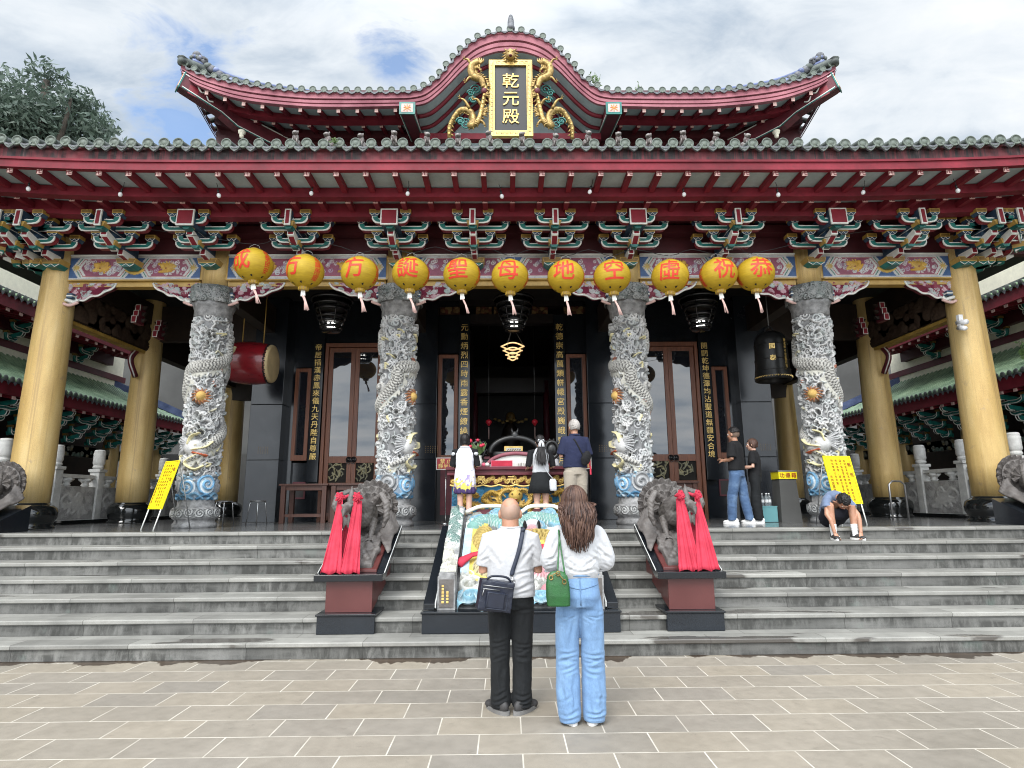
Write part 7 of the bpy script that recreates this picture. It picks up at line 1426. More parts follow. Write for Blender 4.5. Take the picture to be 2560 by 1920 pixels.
# --- the bald man in a white T-shirt
def man_white():
    P = thing('person', 'bald man in white T-shirt and black trousers standing with his back turned before the steps', 'person', (-.135, 5.27, 0), rad(-1)); mb = MB()
    mb.tube([(0, .0, .9), (0, 0, 1.3)], [.12, .12], 's', 14); mb.tube([(0, -.015, 1.34), (0, -.018, 1.42), (0, -.010, 1.47), (0, .0, 1.55)], [.082, .076, .074, .072], 's', 16)
    T_ = head(mb, (0, .01, 1.572), Matrix.Rotation(rad(-6), 3, 'X'), 1.10, 1.08)
    for s in (-1, 1): arm(mb, (s * .18, 0, 1.37), (s * .232, -.005, 1.105), (s * .07, .24, 1.17), 1.08); hand(mb, (s * .07, .24, 1.17), (-s * .35, .6, .5), (-s, -.1, 0), 1, .35, s)
    body = link_mesh('body', blob(mb, .0065, 3), 'skin_tan', P)
    face_parts(P, T_, Matrix.Rotation(rad(-6), 3, 'X'), 1.10)
    f = V((0, 0, 0)); mb = MB()                                 # close-cropped stubble
    R = Matrix.Rotation(rad(-6), 3, 'X'); mb.ell(T_(0, -.0135, .0225), (.0862, .1095, .1085), 's', R, 40, 28); me = blob(mb, .008, 1); b = bmesh.new(); b.from_mesh(me)
    kill = [v for v in b.verts if v.co.z < 1.535 + .35 * (v.co.y + .02) or v.co.y > .075 or v.co.z > T_(0, 0, .066).z + .012 * math.sin(v.co.x * 60) - .25 * max(0, v.co.y)]; bmesh.ops.delete(b, geom=kill, context='VERTS'); b.to_mesh(me); b.free(); link_mesh('stubble', me, 'skin_scalp', P)
    mb = MB(); mb.loft([(0, 0, .895, .205, .145), (0, -.002, .96, .204, .143), (0, -.006, 1.08, .197, .135), (0, -.012, 1.2, .204, .135), (0, -.016, 1.30, .212, .128), (0, -.016, 1.37, .192, .108), (0, -.012, 1.425, .135, .085), (0, -.012, 1.452, .088, .075), (0, -.012, 1.462, .076, .070)], 's', 28, 2.4)
    for s in (-1, 1): mb.tube([(s * .12, -.01, 1.385), (s * .178, -.01, 1.362), (s * .207, -.01, 1.25), (s * .222, .0, 1.14)], [.055, .074, .071, .072], 's', 18)
    sh = cloth_obj('shirt', mb, 'white_tee', P, .008, 3, creases([(-.19, 1.01, .02, 1.04, .008, .013), (.02, .965, .20, 1.0, .009, .013), (.03, .925, .20, .94, .007, .011), (.04, 1.075, .19, 1.10, .008, .014), (-.20, .95, -.02, .985, .007, .012), (.18, 1.28, .08, 1.17, .008, .015), (-.18, 1.28, -.09, 1.15, .008, .015), (.15, 1.17, .19, 1.03, .006, .012), (-.03, 1.37, .0, 1.12, .005, .022), (.19, 1.30, .25, 1.22, .007, .010), (-.19, 1.30, -.25, 1.22, .007, .010), (.17, 1.23, .24, 1.18, .006, .009), (-.17, 1.23, -.24, 1.18, .006, .009), (.10, 1.42, .17, 1.34, .004, .014), (-.10, 1.42, -.17, 1.34, .004, .014)], folds(.004, .0008, 2, .85, 1.25, (4, 4, 6)), False))
    mb = MB(); mb.tube([(.079 * math.cos(a), -.012 + .073 * math.sin(a), 1.458 + .004 * math.sin(a)) for a in [k * PI / 16 for k in range(33)]], .009, 'white_tee', 8); mb.build('collar', sh, (0, 0, 0))
    mb = MB(); trousers(mb, 0, 0, [[(V((s * .088, .0, .86)), .110), (V((s * .092, 0, .68)), .096), (V((s * .092, .008, .47)), .083), (V((s * .089, -.002, .22)), .079), (V((s * .086, -.010, .10)), .084), (V((s * .085, -.01, .045)), .078)] for s in (-1, 1)], [(0, 0, .80, .185, .13), (0, 0, .88, .195, .135), (0, 0, .96, .18, .125)])
    cloth_obj('trousers', mb, 'black_trousers', P, .008, 3, creases([(.03, .82, .17, .80, .010, .013), (.04, .55, .15, .52, .010, .012), (.05, .51, .16, .485, .010, .012), (.04, .465, .14, .48, .009, .011), (.05, .43, .15, .41, .008, .011), (.07, .38, .075, .14, .008, .016), (.12, .75, .11, .56, .007, .016), (.04, .15, .14, .13, .010, .011), (.04, .11, .15, .10, .010, .010), (.05, .075, .14, .065, .009, .010)], folds(.005, .001, 5, -1, .55, (6, 6, 10))))
    for s in (-1, 1): shoe(P, (s * .085, -.03, 0), -s * rad(38), 'shoe_dark', 'shoe_grey', .285)
    # his bag: hangs behind the left hip on a strap that crosses the back from the right shoulder
    bk = back_of(sh); B = thing('shoulder_bag', 'navy leather shoulder bag hanging on the back of the bald man', 'bag', (-.135, 5.27, 0), rad(-1)); bx, by, bz = -.125, -.215, .93
    def rbox(cx, cy, cz, w, d, h, r, tilt=0): m = MB(); R_ = Matrix.Rotation(tilt, 3, 'Y') @ Matrix.Rotation(rad(14), 3, 'Z'); [m.ell(V((cx, cy, cz)) + R_ @ V((a * (w / 2 - r), b * (d / 2 - r), c * (h / 2 - r))), r, 's', None, 10, 8) for a in (-1, 0, 1) for b in (-1, 1) for c in (-1, 0, 1)]; v = [V((cx, cy, cz)) + R_ @ V((a * w / 2 * .96, b * d / 2 * .96, c * h / 2 * .96)) for c in (-1, 1) for a, b in ((-1, -1), (1, -1), (1, 1), (-1, 1))]; m.add(v, [(0, 3, 2, 1), (4, 5, 6, 7), (0, 1, 5, 4), (1, 2, 6, 5), (2, 3, 7, 6), (3, 0, 4, 7)], 's'); return m
    tl = rad(9); o = link_mesh('bag_body', blob(rbox(bx, by, bz, .285, .125, .245, .03, tl), .008, 3, folds(.004, .0015, 3, -9, 9, (9, 9, 12))), 'navy_leather', B)
    link_mesh('front_pocket', blob(rbox(bx + .005, by - .068, bz - .03, .155, .03, .13, .014, tl), .006, 2), 'navy_leather', B)
    mb = MB(); R_ = Matrix.Rotation(tl, 3, 'Y') @ Matrix.Rotation(rad(14), 3, 'Z'); q = lambda x, y, z: V((bx, by, bz)) + R_ @ V((x, y, z))
    for z, x0, x1 in ((.078, -.12, .12), (.052, -.12, .02)): mb.tube([q(x0, -.066, z), q(x1, -.066, z)], .004, 'dull_metal', 6)
    mb.tube([q(-.11, -.068, .05), q(-.12, -.075, .0)], .004, 'dull_metal', 6); mb.tube([q(-.075, -.087, -.09), q(-.075, -.087, .03), q(.085, -.087, .03), q(.085, -.087, -.09), q(-.075, -.087, -.09)], .0035, 'strap_navy', 6); mb.build('zipper', B, (0, 0, 0))
    mb = MB(); mb.tube(catmull([q(-.09, -.02, .12), q(-.05, -.03, .15), q(.06, -.03, .155), q(.11, -.02, .125)], 4), .009, 'navy_leather', 8); mb.build('handle', B, (0, 0, 0))
    mb = MB(); P_ = []; path = [(.108, 1.44), (.10, 1.39), (.078, 1.29), (.05, 1.20), (.022, 1.12), (.012, 1.075)]
    for x, z in catmull([(a, b, 0) for a, b in path], 4) and [(p.x, p.y) for p in catmull([(a, b, 0) for a, b in path], 4)]:
        a = bk(x - .019, z, .007); c = bk(x + .019, z + .006, .007); y = min(a.y if a else -.1, c.y if c else -.1) if (a or c) else -.08; P_.append([(x - .019, y, z), (x + .019, y, z + .006)])
    P_ = [[(.11 - .019, .02, 1.455), (.11 + .019, .02, 1.44)]] + P_; mb.grid(np.array(P_), 'strap_navy'); s_ = mb.build('strap', B, (0, 0, 0), recalc=False); so = s_.modifiers.new('s', 'SOLIDIFY'); so.thickness = .006
    mb = MB(); mb.tube([V(P_[-1][0]).lerp(V(P_[-1][1]), .5), q(.13, 0, .125)], .008, 'steel', 8); mb.tube([q(.13 + .018 * math.cos(a), -.01, .125 + .018 * math.sin(a)) for a in [k * PI / 6 for k in range(13)]], .004, 'steel', 6); mb.build('buckle', B, (0, 0, 0))
man_white()

# --- the long-haired woman in jeans
def woman_jeans():
    P = thing('person', 'woman with long wavy brown hair, white blouse and wide blue jeans beside the bald man', 'person', (.405, 4.99, 0)); mb = MB()
    mb.tube([(0, 0, 1.0), (0, 0, 1.35)], [.10, .11], 's', 14); mb.tube([(0, -.01, 1.40), (0, -.01, 1.48), (0, .0, 1.56), (0, .01, 1.62)], [.06, .054, .052, .052], 's', 14)
    Rh = Matrix.Rotation(rad(-4), 3, 'X') @ Matrix.Rotation(rad(3), 3, 'Z'); T_ = head(mb, (-.015, .01, 1.645), Rh, 1.0, .94)
    for s in (-1, 1): arm(mb, (s * .165, 0, 1.42), (s * .218, -.0, 1.155), (s * .06, .24, 1.20), .9); hand(mb, (s * .06, .24, 1.2), (-s * .3, .6, .55), (-s, -.1, 0), .92, .3, s)
    link_mesh('body', blob(mb, .0065, 3), 'skin_tan', P); face_parts(P, T_, Rh)
    mb = MB(); mb.loft([(0, 0, 1.07, .155, .112), (0, -.005, 1.11, .165, .125), (0, -.01, 1.17, .172, .13), (0, -.012, 1.28, .178, .125), (0, -.012, 1.37, .182, .112), (0, -.01, 1.44, .14, .088), (0, -.008, 1.485, .085, .07), (0, -.006, 1.50, .07, .06)], 's', 26, 2.3)
    for s in (-1, 1): mb.tube(catmull([(s * .12, -.005, 1.44), (s * .165, -.005, 1.408), (s * .195, -.005, 1.30), (s * .215, .005, 1.20), (s * .205, .02, 1.14)], 4), [.05, .054, .058, .062, .066, .070, .074, .078, .082, .085, .087, .087, .084, .078, .07, .060, .052], 's', 18)
    bl = cloth_obj('blouse', mb, 'white_blouse', P, .008, 3, creases([(.02, 1.16, .13, 1.22, .007, .010), (.0, 1.13, .12, 1.15, .007, .009), (.06, 1.25, .16, 1.19, .007, .011), (.10, 1.30, .17, 1.24, .006, .012), (.03, 1.20, .08, 1.12, .006, .009), (.11, 1.17, .15, 1.11, .006, .008), (.17, 1.36, .24, 1.25, .009, .013), (.16, 1.30, .25, 1.19, .009, .012), (.18, 1.24, .27, 1.22, .008, .010), (.19, 1.18, .26, 1.16, .008, .009), (.22, 1.33, .27, 1.24, .007, .010)], folds(.006, .001, 8, 1.0, 1.32, (5, 5, 7))))
    mb = MB()
    for s in (-1, 1): mb.tube([(s * .205 + .052 * math.cos(a), .045 + .05 * math.sin(a), 1.128 + .008 * math.cos(a)) for a in [k * PI / 10 for k in range(21)]], .012, 'white_blouse', 8)
    mb.build('cuff', bl, (0, 0, 0))
    mb = MB(); trousers(mb, 0, 0, [[(V((s * .078, -.005, .93)), .096), (V((s * .092, -.014, .80)), .098), (V((s * .099, .0, .62)), .0935), (V((s * .099, .014, .45)), .0905), (V((s * .100, .004, .25)), .0945), (V((s * .096, -.006, .10)), .0905), (V((s * .091, -.01, .02)), .081)] for s in (-1, 1)], [(0, 0, .86, .165, .135), (0, -.008, .94, .172, .142), (0, -.005, 1.02, .162, .126), (0, .0, 1.09, .155, .112), (0, .0, 1.115, .150, .108)])
    je = cloth_obj('jeans', mb, 'light_denim', P, .0085, 3, creases([(.02, .846, .15, .828, .012, .013), (.03, .815, .165, .79, .008, .011), (.02, .79, .10, .765, .006, .010), (.06, .76, .085, .55, .006, .017), (.14, .75, .125, .56, .006, .015), (.03, .525, .17, .50, .009, .011), (.04, .488, .165, .462, .010, .011), (.03, .447, .16, .468, .009, .010), (.05, .418, .17, .40, .008, .010), (.03, .385, .12, .365, .007, .010), (.06, .345, .055, .10, .008, .016), (.14, .36, .15, .09, .009, .016), (.10, .30, .105, .12, .006, .013), (.03, .10, .16, .085, .008, .010), (.04, .06, .17, .05, .007, .009), (.09, .21, .17, .17, .006, .011), (.005, .86, .006, 1.05, .006, .008)], folds(.004, .0008, 3, -1, .62, (6, 5, 9))))
    bk = back_of(je); mb = MB()
    for s in (-1, 1): patch(mb, bk, [(s * .045, .80), (s * .135, .79), (s * .145, .915), (s * .035, .93)], 'denim_thread', 8, .005)
    mb.build('back_pocket', je, (0, 0, 0), recalc=False); mb = MB(); mb.tube([(.156 * math.cos(a), .113 * math.sin(a), 1.10) for a in [k * PI / 20 for k in range(41)]], .014, 'light_denim', 8); mb.build('waistband', je, (0, 0, 0))
    mb = MB(); mb.tube([bk(0, z, .002) or V((0, -.13, z)) for z in (1.08, 1.04, 1.0, .96, .92, .88)], .005, 'denim_thread', 5); mb.tube([p for p in [bk(x, 1.015 - .1 * abs(x) * -1 - .12 * (.15 - abs(x)), .002) for x in [-.15 + .02 * i for i in range(16)]] if p], .004, 'denim_thread', 5); mb.build('seam', je, (0, 0, 0))
    for s in (-1, 1): shoe(P, (s * .084, .02, 0), -s * rad(12), 'shoe_white', 'shoe_white', .25)
    # hair: a full mass with many loose waves over it
    mb = MB(); hc = V((-.015, .0, 1.66)); mb.ell(hc + V((0, -.01, .012)), (.094, .112, .116), 's', Rh, 24, 16); mb.loft([(.0, -.135, 1.33, .05, .014), (-.002, -.13, 1.40, .09, .022), (-.006, -.12, 1.47, .118, .036), (-.01, -.10, 1.54, .122, .052), (-.014, -.075, 1.60, .112, .07), (-.015, -.04, 1.68, .096, .09)], 's', 24, 2.2); mb.loft([(-.05, -.12, 1.40, .05, .03), (-.06, -.09, 1.52, .06, .06), (-.06, -.04, 1.62, .05, .07)], 's', 14); mb.loft([(.08, -.12, 1.38, .04, .025), (.075, -.09, 1.52, .055, .055), (.06, -.04, 1.62, .05, .07)], 's', 14)
    hr = link_mesh('hair', blob(mb, .010, 4, lambda co, n: .010 * noise.noise(V((co.x * 30, co.y * 20, co.z * 7))) + .006 * noise.noise(V((co.x * 70, 3, co.z * 13)))), 'brown_hair', P); R = random.Random(14); mb = MB()
    for i in range(560):
        a = R.gauss(0, .85); a = max(-1.75, min(1.75, a)); ph = R.uniform(0, 6.28); f0 = R.uniform(.12, 1.15); dpt = R.uniform(1.0, 1.10); end = R.uniform(1.27, 1.47) + .05 * a * a; pts = []
        eq = V((.100 * math.sin(a), -.118 * math.cos(a) * .95, .0))
        for j in range(5): fi = f0 + (1.62 - f0) * j / 4; pts.append(hc + V((.097 * dpt * math.sin(fi) * math.sin(a), -.012 - .114 * dpt * math.sin(fi) * math.cos(a), .012 + .119 * dpt * math.cos(fi))))
        z0 = pts[-1].z; x0, y0 = pts[-1].x, pts[-1].y; am = R.uniform(.002, .011)
        for j in range(1, 9):
            t = j / 8; z = z0 - (z0 - end) * t; wd = 1 + .42 * math.sin(min(1, t * 1.6) * PI / 2) - .75 * max(0, t - .45); yb = -.150 + .02 * abs(a) - .012 * (dpt - 1) * 40
            pts.append(V((hc.x + (x0 - hc.x) * wd + am * math.sin(ph + t * 11) * min(1, t * 2) + .012 * t, y0 + (min(y0, yb) - y0) * min(1, t * 2.2) + am * .6 * math.cos(ph + t * 11), z)))
        r = R.uniform(.003, .0085); mb.tube(catmull(pts, 2), [r * (.6 + .6 * math.sin(PI * min(1, q / 22))) * (1 if q < 20 else .5) + .0006 for q in range(25)], R.choice(['brown_hair', 'brown_hair', 'hair_dark', 'hair_light']), 5, True, .7)
    mb.build('hair_strand', hr, (0, 0, 0), recalc=False)
    B = thing('handbag', 'small green woven leather handbag with gold rings on the long-haired woman', 'bag', (.405, 4.99, 0)); cx, cy, cz = -.18, -.19, 1.02; mb = MB(); mb.loft([(cx + .004, cy, cz - .135, .075, .03), (cx + .003, cy, cz - .128, .088, .045), (cx, cy, cz - .06, .093, .052), (cx - .002, cy, cz + .03, .090, .048), (cx - .004, cy, cz + .09, .078, .04), (cx - .005, cy, cz + .118, .05, .026), (cx - .005, cy, cz + .124, .03, .014)], 's', 26, 3.2)
    link_mesh('bag_body', blob(mb, .0055, 2, lambda co, n: .0028 * math.sin(co.x * 420) * math.sin(co.z * 420) * (1 if co.z < cz + .09 else .2)), 'green_leather', B); mb = MB()
    for x, z in ((-.055, .082), (.045, .05), (.0, .11)): mb.tube([(cx + x + .014 * math.cos(a), cy - .05, cz + z + .017 * math.sin(a)) for a in [k * PI / 8 for k in range(17)]], .004, 'gilding', 6)
    mb.tube(catmull([(cx - .055, cy - .05, cz + .09), (cx - .01, cy - .055, cz + .115), (cx + .045, cy - .05, cz + .06)], 4), .004, 'gilding', 6); mb.build('gold_ring', B, (0, 0, 0)); mb = MB()
    for e in ((cx - .002, cy - .02, cz + .115), (cx + .055, cy - .01, cz + .10)): mb.tube(catmull([(-.15, .06, 1.45), (-.152, -.02, 1.462), (-.155, -.11, 1.40), (-.155 + (e[0] + .155) * .4, -.150, 1.28), e], 5), .0065, 'green_leather', 6, True, .5)
    mb.build('strap', B, (0, 0, 0))
woman_jeans()

# --- a standing figure assembled from a few choices
def standing(label, loc, rot, h, skin, hair_fn, top, bottom, shoes, arms, head_rot=I3, lean=0, face=False, stance=.09, legmat=None):
    P = thing('person', label, 'person', loc, rot); k = h / 1.70; S_ = lambda p: V((p[0] * k, p[1] * k + lean * max(0, p[2] - .9) * k, p[2] * k)); mb = MB()
    mb.tube([S_((0, 0, .9)), S_((0, 0, 1.34))], .105 * k, 's', 14); mb.tube([S_((0, -.012, 1.36)), S_((0, -.012, 1.44)), S_((0, .004, 1.55))], [.062 * k, .055 * k, .054 * k], 's', 14); hc = S_((0, .01, 1.58)); T_ = head(mb, hc, head_rot, k * .99)
    for s, (sh, el, wr, hd, pn) in zip((-1, 1), arms): arm(mb, S_(sh), S_(el), S_(wr), k * .92); hand(mb, S_(wr), hd, pn, k * .95, .5, s)
    if legmat is None and bottom[0] == 'skirt':
        for s in (-1, 1): mb.tube([S_((s * .085, 0, .86)), S_((s * .085, .0, .70)), S_((s * .082, .0, .47)), S_((s * .082, -.015, .32)), S_((s * .08, -.01, .10)), S_((s * .08, 0, .06))], [.085 * k, .078 * k, .054 * k, .054 * k, .036 * k, .035 * k], 's', 14)
    bd = link_mesh('body', blob(mb, .0075, 3), skin, P)
    if face: face_parts(P, T_, head_rot, k)
    hair_fn(P, T_, head_rot, k)
    tm, hem, wid, slv, sm, smat = top; mb = MB(); rg = [(0, 0, hem, wid * 1.04, .13), (0, -.004, (hem + 1.2) / 2, wid, .128), (0, -.01, 1.22, wid * 1.02, .125), (0, -.012, 1.33, wid * 1.02, .115), (0, -.012, 1.40, wid * .82, .092), (0, -.01, 1.45, .085, .07), (0, -.01, 1.462, .068, .062)]
    mb.loft([(S_((a, b, c))[0], S_((a, b, c))[1], c * k, d * k, e * k) for a, b, c, d, e in rg], 's', 24, 2.35); sl = mb if smat is None else MB()
    for (sh, el, wr, *_) in arms:
        a, b, w = S_(sh), S_(el), S_(wr); e = a.lerp(b, slv) if slv <= 1 else b.lerp(w, slv - 1); ins = V((a.x * .65, a.y, a.z)); mid = [b] if slv > 1 else [a.lerp(e, .5)]; n_ = 3 + len(mid); sl.tube([ins, a] + mid + [e], [.055 * k, .072 * k] + [.070 * k * sm] * (n_ - 3) + [(.072 if slv <= 1 else .05) * k * sm], 's', 16)
    shirt = cloth_obj('top', mb, tm, P, .0115, 3, folds(.006, .001, h * 10, 0, 1.25 * k, (7, 6, 14)))
    if smat: cloth_obj('sleeve', sl, smat, shirt, .0115, 2, folds(.004, 0, 3))
    kind, bm_, a_ = bottom; mb = MB()
    if kind == 'skirt':
        z1, w1, pl = a_; n = 72; Q = []
        for z, w in ((1.0, .145), (.94, .165), ((.94 + z1) / 2, (.165 + w1) / 2), (z1, w1)): Q.append([tuple(S_((math.cos(i * 2 * PI / n) * (w + (pl * (1 - (z - z1) / (1.0 - z1)) * (1 if i % 4 < 2 else -1))), math.sin(i * 2 * PI / n) * (w * .72), z))) for i in range(n)])
        mb.grid(np.array(Q), bm_, None, True); o = mb.build('skirt', P, (0, 0, 0), recalc=False); so = o.modifiers.new('s', 'SOLIDIFY'); so.thickness = .008
    elif kind == 'trousers':
        w1, w2, legs = a_; trousers(mb, 0, 0, [[(S_((s * .085, 0, .87)), w1 * k), (S_((s * .09 + dx * .3, dy * .3, .68)), w1 * .9 * k), (S_((s * .088 + dx * .6, dy * .6 + .015, .47)), (w1 * .35 + w2 * .65) * k), (S_((s * .086 + dx, dy, .12)), w2 * k), (S_((s * .086 + dx, dy, .06)), w2 * .96 * k)] for s, (dx, dy) in zip((-1, 1), legs)], [(0, 0, .82 * k, .175 * k, .125 * k), (0, 0, .92 * k, .178 * k, .125 * k), (0, 0, 1.0 * k, .165 * k, .115 * k)]); cloth_obj('trousers', mb, bm_, P, .0105, 3, folds(.007, .001, h * 7, -1, .7, (8, 7, 18)))
    legs = a_[2] if kind == 'trousers' else ((0, 0), (0, 0))
    for s, (dx, dy) in zip((-1, 1), legs): shoe(P, (s * .086 * k + dx * k, (-.02 + dy) * k, 0), -s * rad(10), shoes[0], shoes[1], .26 * k)
    return P, shirt, T_, k, S_
def cap_hair(mat, low=-.05, front=.045, thick=.008, rough=.004):
    def f(P, T_, R, k):
        mb = MB(); mb.ell(T_(0, -.014, .024), ((.079 + thick) * k, (.101 + thick) * k, (.100 + thick) * k), 's', R, 32, 24); me = blob(mb, .008, 1, lambda co, n: rough * noise.noise(co * 60)); c = T_(0, 0, 0); Ri = R.transposed(); b = bmesh.new(); b.from_mesh(me)
        def out(v): q = (Ri @ (v.co - c)) / k; return q.z < low + max(0, q.y + .03) * 1.1 or (q.y > front and q.z < .075)
        bmesh.ops.delete(b, geom=[v for v in b.verts if out(v)], context='VERTS'); b.to_mesh(me); b.free(); o = link_mesh('hair', me, mat, P); so = o.modifiers.new('s', 'SOLIDIFY'); so.thickness = .012; so.offset = -1
    return f
def bob_hair(mat, drop=.10, front=.05):
    def f(P, T_, R, k):
        mb = MB(); mb.ell(T_(0, -.015, .024), (.091 * k, .112 * k, .108 * k), 's', R, 24, 16); pts = [T_(0, -.06, -.0), T_(0, -.075, -drop)]; mb.tube([T_(-.05, -.03, 0), T_(-.055, -.035, -drop)], [.05 * k, .035 * k], 's', 12); mb.tube([T_(.05, -.03, 0), T_(.055, -.035, -drop)], [.05 * k, .035 * k], 's', 12); mb.tube(pts, [.06 * k, .045 * k], 's', 12); me = blob(mb, .009, 3, lambda co, n: .005 * noise.noise(V((co.x * 60, co.y * 60, co.z * 9)))); c = T_(0, 0, 0); Ri = R.transposed(); b = bmesh.new(); b.from_mesh(me)
        bmesh.ops.delete(b, geom=[v for v in b.verts if ((Ri @ (v.co - c)) / k).y > front and ((Ri @ (v.co - c)) / k).z < .07], context='VERTS'); b.to_mesh(me); b.free(); link_mesh('hair', me, mat, P)
    return f
DOWN = lambda s: ((s * .17, 0, 1.385), (s * .215, .0, 1.12), (s * .205, .05, .87), (0, .15, -1), (-s, 0, 0)); FWD = lambda s, z=1.12, x=.14, y=.30: ((s * .17, 0, 1.385), (s * .235, .0, 1.12), (s * x, y, z), (-s * .2, 1, .1), (-s * .4, 0, -1))
z_ = ZP
P, sh, T_, k, S_ = standing('girl with black bob in white floral dress facing the altar at its left end', (-.86, 10.18, z_), rad(-4), 1.57, 'skin_pale', bob_hair('black_hair', .085), ('floral_dress', 1.02, .165, 1.3, .78, 'black_tee'), ('none', '', ()), ('shoe_white', 'shoe_grey'), (FWD(-1), FWD(1)), legmat='x')
mb = MB()
for s in (-1, 1): mb.tube([S_((s * .08, 0, .80)), S_((s * .08, 0, .47)), S_((s * .08, -.015, .32)), S_((s * .078, -.01, .10)), S_((s * .078, 0, .05))], [.07 * k, .052 * k, .053 * k, .035 * k, .034 * k], 's', 14)
link_mesh('leg', blob(mb, .008, 2), 'skin_pale', P); mb = MB(); n = 64; Q = []
for z, w, pl in ((1.08, .160, .002), (.95, .175, .006), (.80, .185, .012), (.66, .188, .014), (.63, .178, .012), (.615, .165, .008)): Q.append([tuple(S_((math.cos(i * 2 * PI / n) * (w + pl * math.sin(i * 1.4)), math.sin(i * 2 * PI / n) * (w * .72 + pl * math.sin(i * 1.4)), z))) for i in range(n)])
mb.grid(np.array(Q), 'floral_dress', None, True); o = mb.build('dress_skirt', P, (0, 0, 0), recalc=False); so = o.modifiers.new('s', 'SOLIDIFY'); so.thickness = .008; mb = MB()
for s in (-1, 1):
    for q in range(12): a = -.6 + q * .28; mb.ell(S_((s * (.185 + .03 * math.sin(a)), -.02 + .07 * math.cos(a), 1.40 - .012 * q * .6)), (.035, .04, .022), 'white_blouse', Matrix.Rotation(s * .6, 3, 'Y'), 10, 6)
mb.tube([S_((.075 * math.cos(a), -.01 + .07 * math.sin(a), 1.45)) for a in [q * PI / 10 for q in range(21)]], .02, 'white_blouse', 8); mb.build('ruffle', sh, (0, 0, 0))
def pony(P, T_, R, k):
    bob_hair('black_hair', .03)(P, T_, R, k); R_ = random.Random(4); mb = MB()
    for i in range(90):
        ph = R_.uniform(0, 6); x0 = R_.gauss(0, .02); mb.tube(catmull([T_(x0 * .4, -.105, -.02), T_(x0 * 1.2 + .01, -.13, -.10), T_(x0 * 1.6 + .01, -.135, -.22), T_(x0 * 2.2 + .006 * math.sin(ph), -.14 + R_.uniform(-.01, .01), -.34), T_(x0 * 2.4 + .012 * math.sin(ph), -.135, -.44 - R_.uniform(0, .08))], 3), [.008 * k] * 11 + [.005 * k, .002 * k], 'black_hair', 5)
    mb.build('ponytail', P, (0, 0, 0), recalc=False); mb = MB()
    for s in (-1, 1): mb.tube([T_(s * .005, -.125, -.02), T_(s * .05, -.135, -.005), T_(s * .062, -.13, -.035), T_(s * .005, -.125, -.03)], [.012, .026, .024, .012], 'white_blouse', 8, True, .4); mb.tube([T_(s * .01, -.135, -.03), T_(s * .03, -.15, -.09), T_(s * .035, -.15, -.15)], [.012, .022, .024], 'white_blouse', 8, True, .25)
    mb.ell(T_(0, -.132, -.025), .016, 'white_blouse'); mb.build('hair_bow', P, (0, 0, 0))
P, sh, T_, k, S_ = standing('girl with long black ponytail and white bow in black pleated skirt before the altar', (.42, 10.16, z_), rad(6), 1.54, 'skin_pale', pony, ('white_blouse', 1.0, .152, 1.1, .82, 'black_tee'), ('skirt', 'black_trousers', (.62, .235, .010)), ('shoe_dark', 'shoe_dark'), (FWD(-1, 1.10, .2), FWD(1, 1.10)), Matrix.Rotation(rad(-14), 3, 'X'), .05)
B = thing('small_bag', 'small white bag on thin strap at the ponytail girl\'s hip', 'bag', (.42, 10.16, z_), rad(6)); mb = MB(); mb.loft([(.185, -.12, .60, .05, .03), (.185, -.12, .63, .06, .038), (.18, -.12, .76, .062, .035), (.18, -.12, .80, .04, .02)], 's', 18, 3); link_mesh('bag_body', blob(mb, .008, 2), 'white_blouse', B); mb = MB(); mb.tube(catmull([S_((-.06, -.01, 1.44)), S_((-.02, -.15, 1.25)), S_((.10, -.165, 1.0)), V((.18, -.14, .80))], 5), .006, 'white_blouse', 6); mb.build('strap', B, (0, 0, 0))
P, sh, T_, k, S_ = standing('grey-haired man in navy polo shirt and khaki trousers facing the altar', (1.0, 10.12, z_), rad(14), 1.79, 'skin_tan', cap_hair('grey_hair', -.055, .05, .012, .008), ('navy_polo', .93, .195, .95, 1.1, None), ('trousers', 'khaki', (.115, .085, ((0, 0), (0, 0)))), ('shoe_dark', 'shoe_grey'), (FWD(-1, 1.16, .05, .32), FWD(1, 1.05, .2)), Matrix.Rotation(rad(-8), 3, 'X'))
mb = MB(); mb.tube([S_((.075 * math.cos(a), -.01 + .07 * math.sin(a), 1.455)) for a in [q * PI / 10 for q in range(21)]], .02, 'navy_polo', 8); mb.build('collar', sh, (0, 0, 0)); bk = back_of(sh)
B = thing('sling_bag', 'black sling bag with red tag on the back of the man in navy', 'bag', (1.0, 10.12, z_), rad(14)); mb = MB(); mb.ell((.125, -.19, 1.13), (.085, .05, .13), 's', Matrix.Rotation(rad(20), 3, 'Y')); link_mesh('bag_body', blob(mb, .01, 2, folds(.008, .002)), 'black_tee', B); mb = MB(); pp = [bk(-.06 + .03 * i, 1.46 - .055 * i, .006) for i in range(7)]; mb.tube([p for p in pp if p], .014, 'black_tee', 6, True, .5); mb.build('strap', B, (0, 0, 0)); mb = MB(); mb.box(.175, .20, -.215, -.205, .86, 1.0, 'cloth_red'); mb.tube([(.18, -.21, 1.0), (.17, -.21, 1.06)], .004, 'cloth_red', 5); mb.build('tag', B, (0, 0, 0))
standing('dark-haired person in pale top seen in profile behind the altar', (.78, 11.85, z_), rad(100), 1.62, 'skin_pale', cap_hair('black_hair', -.05, .055, .014), ('white_tee', .95, .165, .95, 1.0, None), ('trousers', 'navy_polo', (.10, .08, ((0, 0), (0, 0)))), ('shoe_dark', 'shoe_grey'), (FWD(-1, 1.14), FWD(1, 1.14)), Matrix.Rotation(rad(-10), 3, 'X'), .1, True)
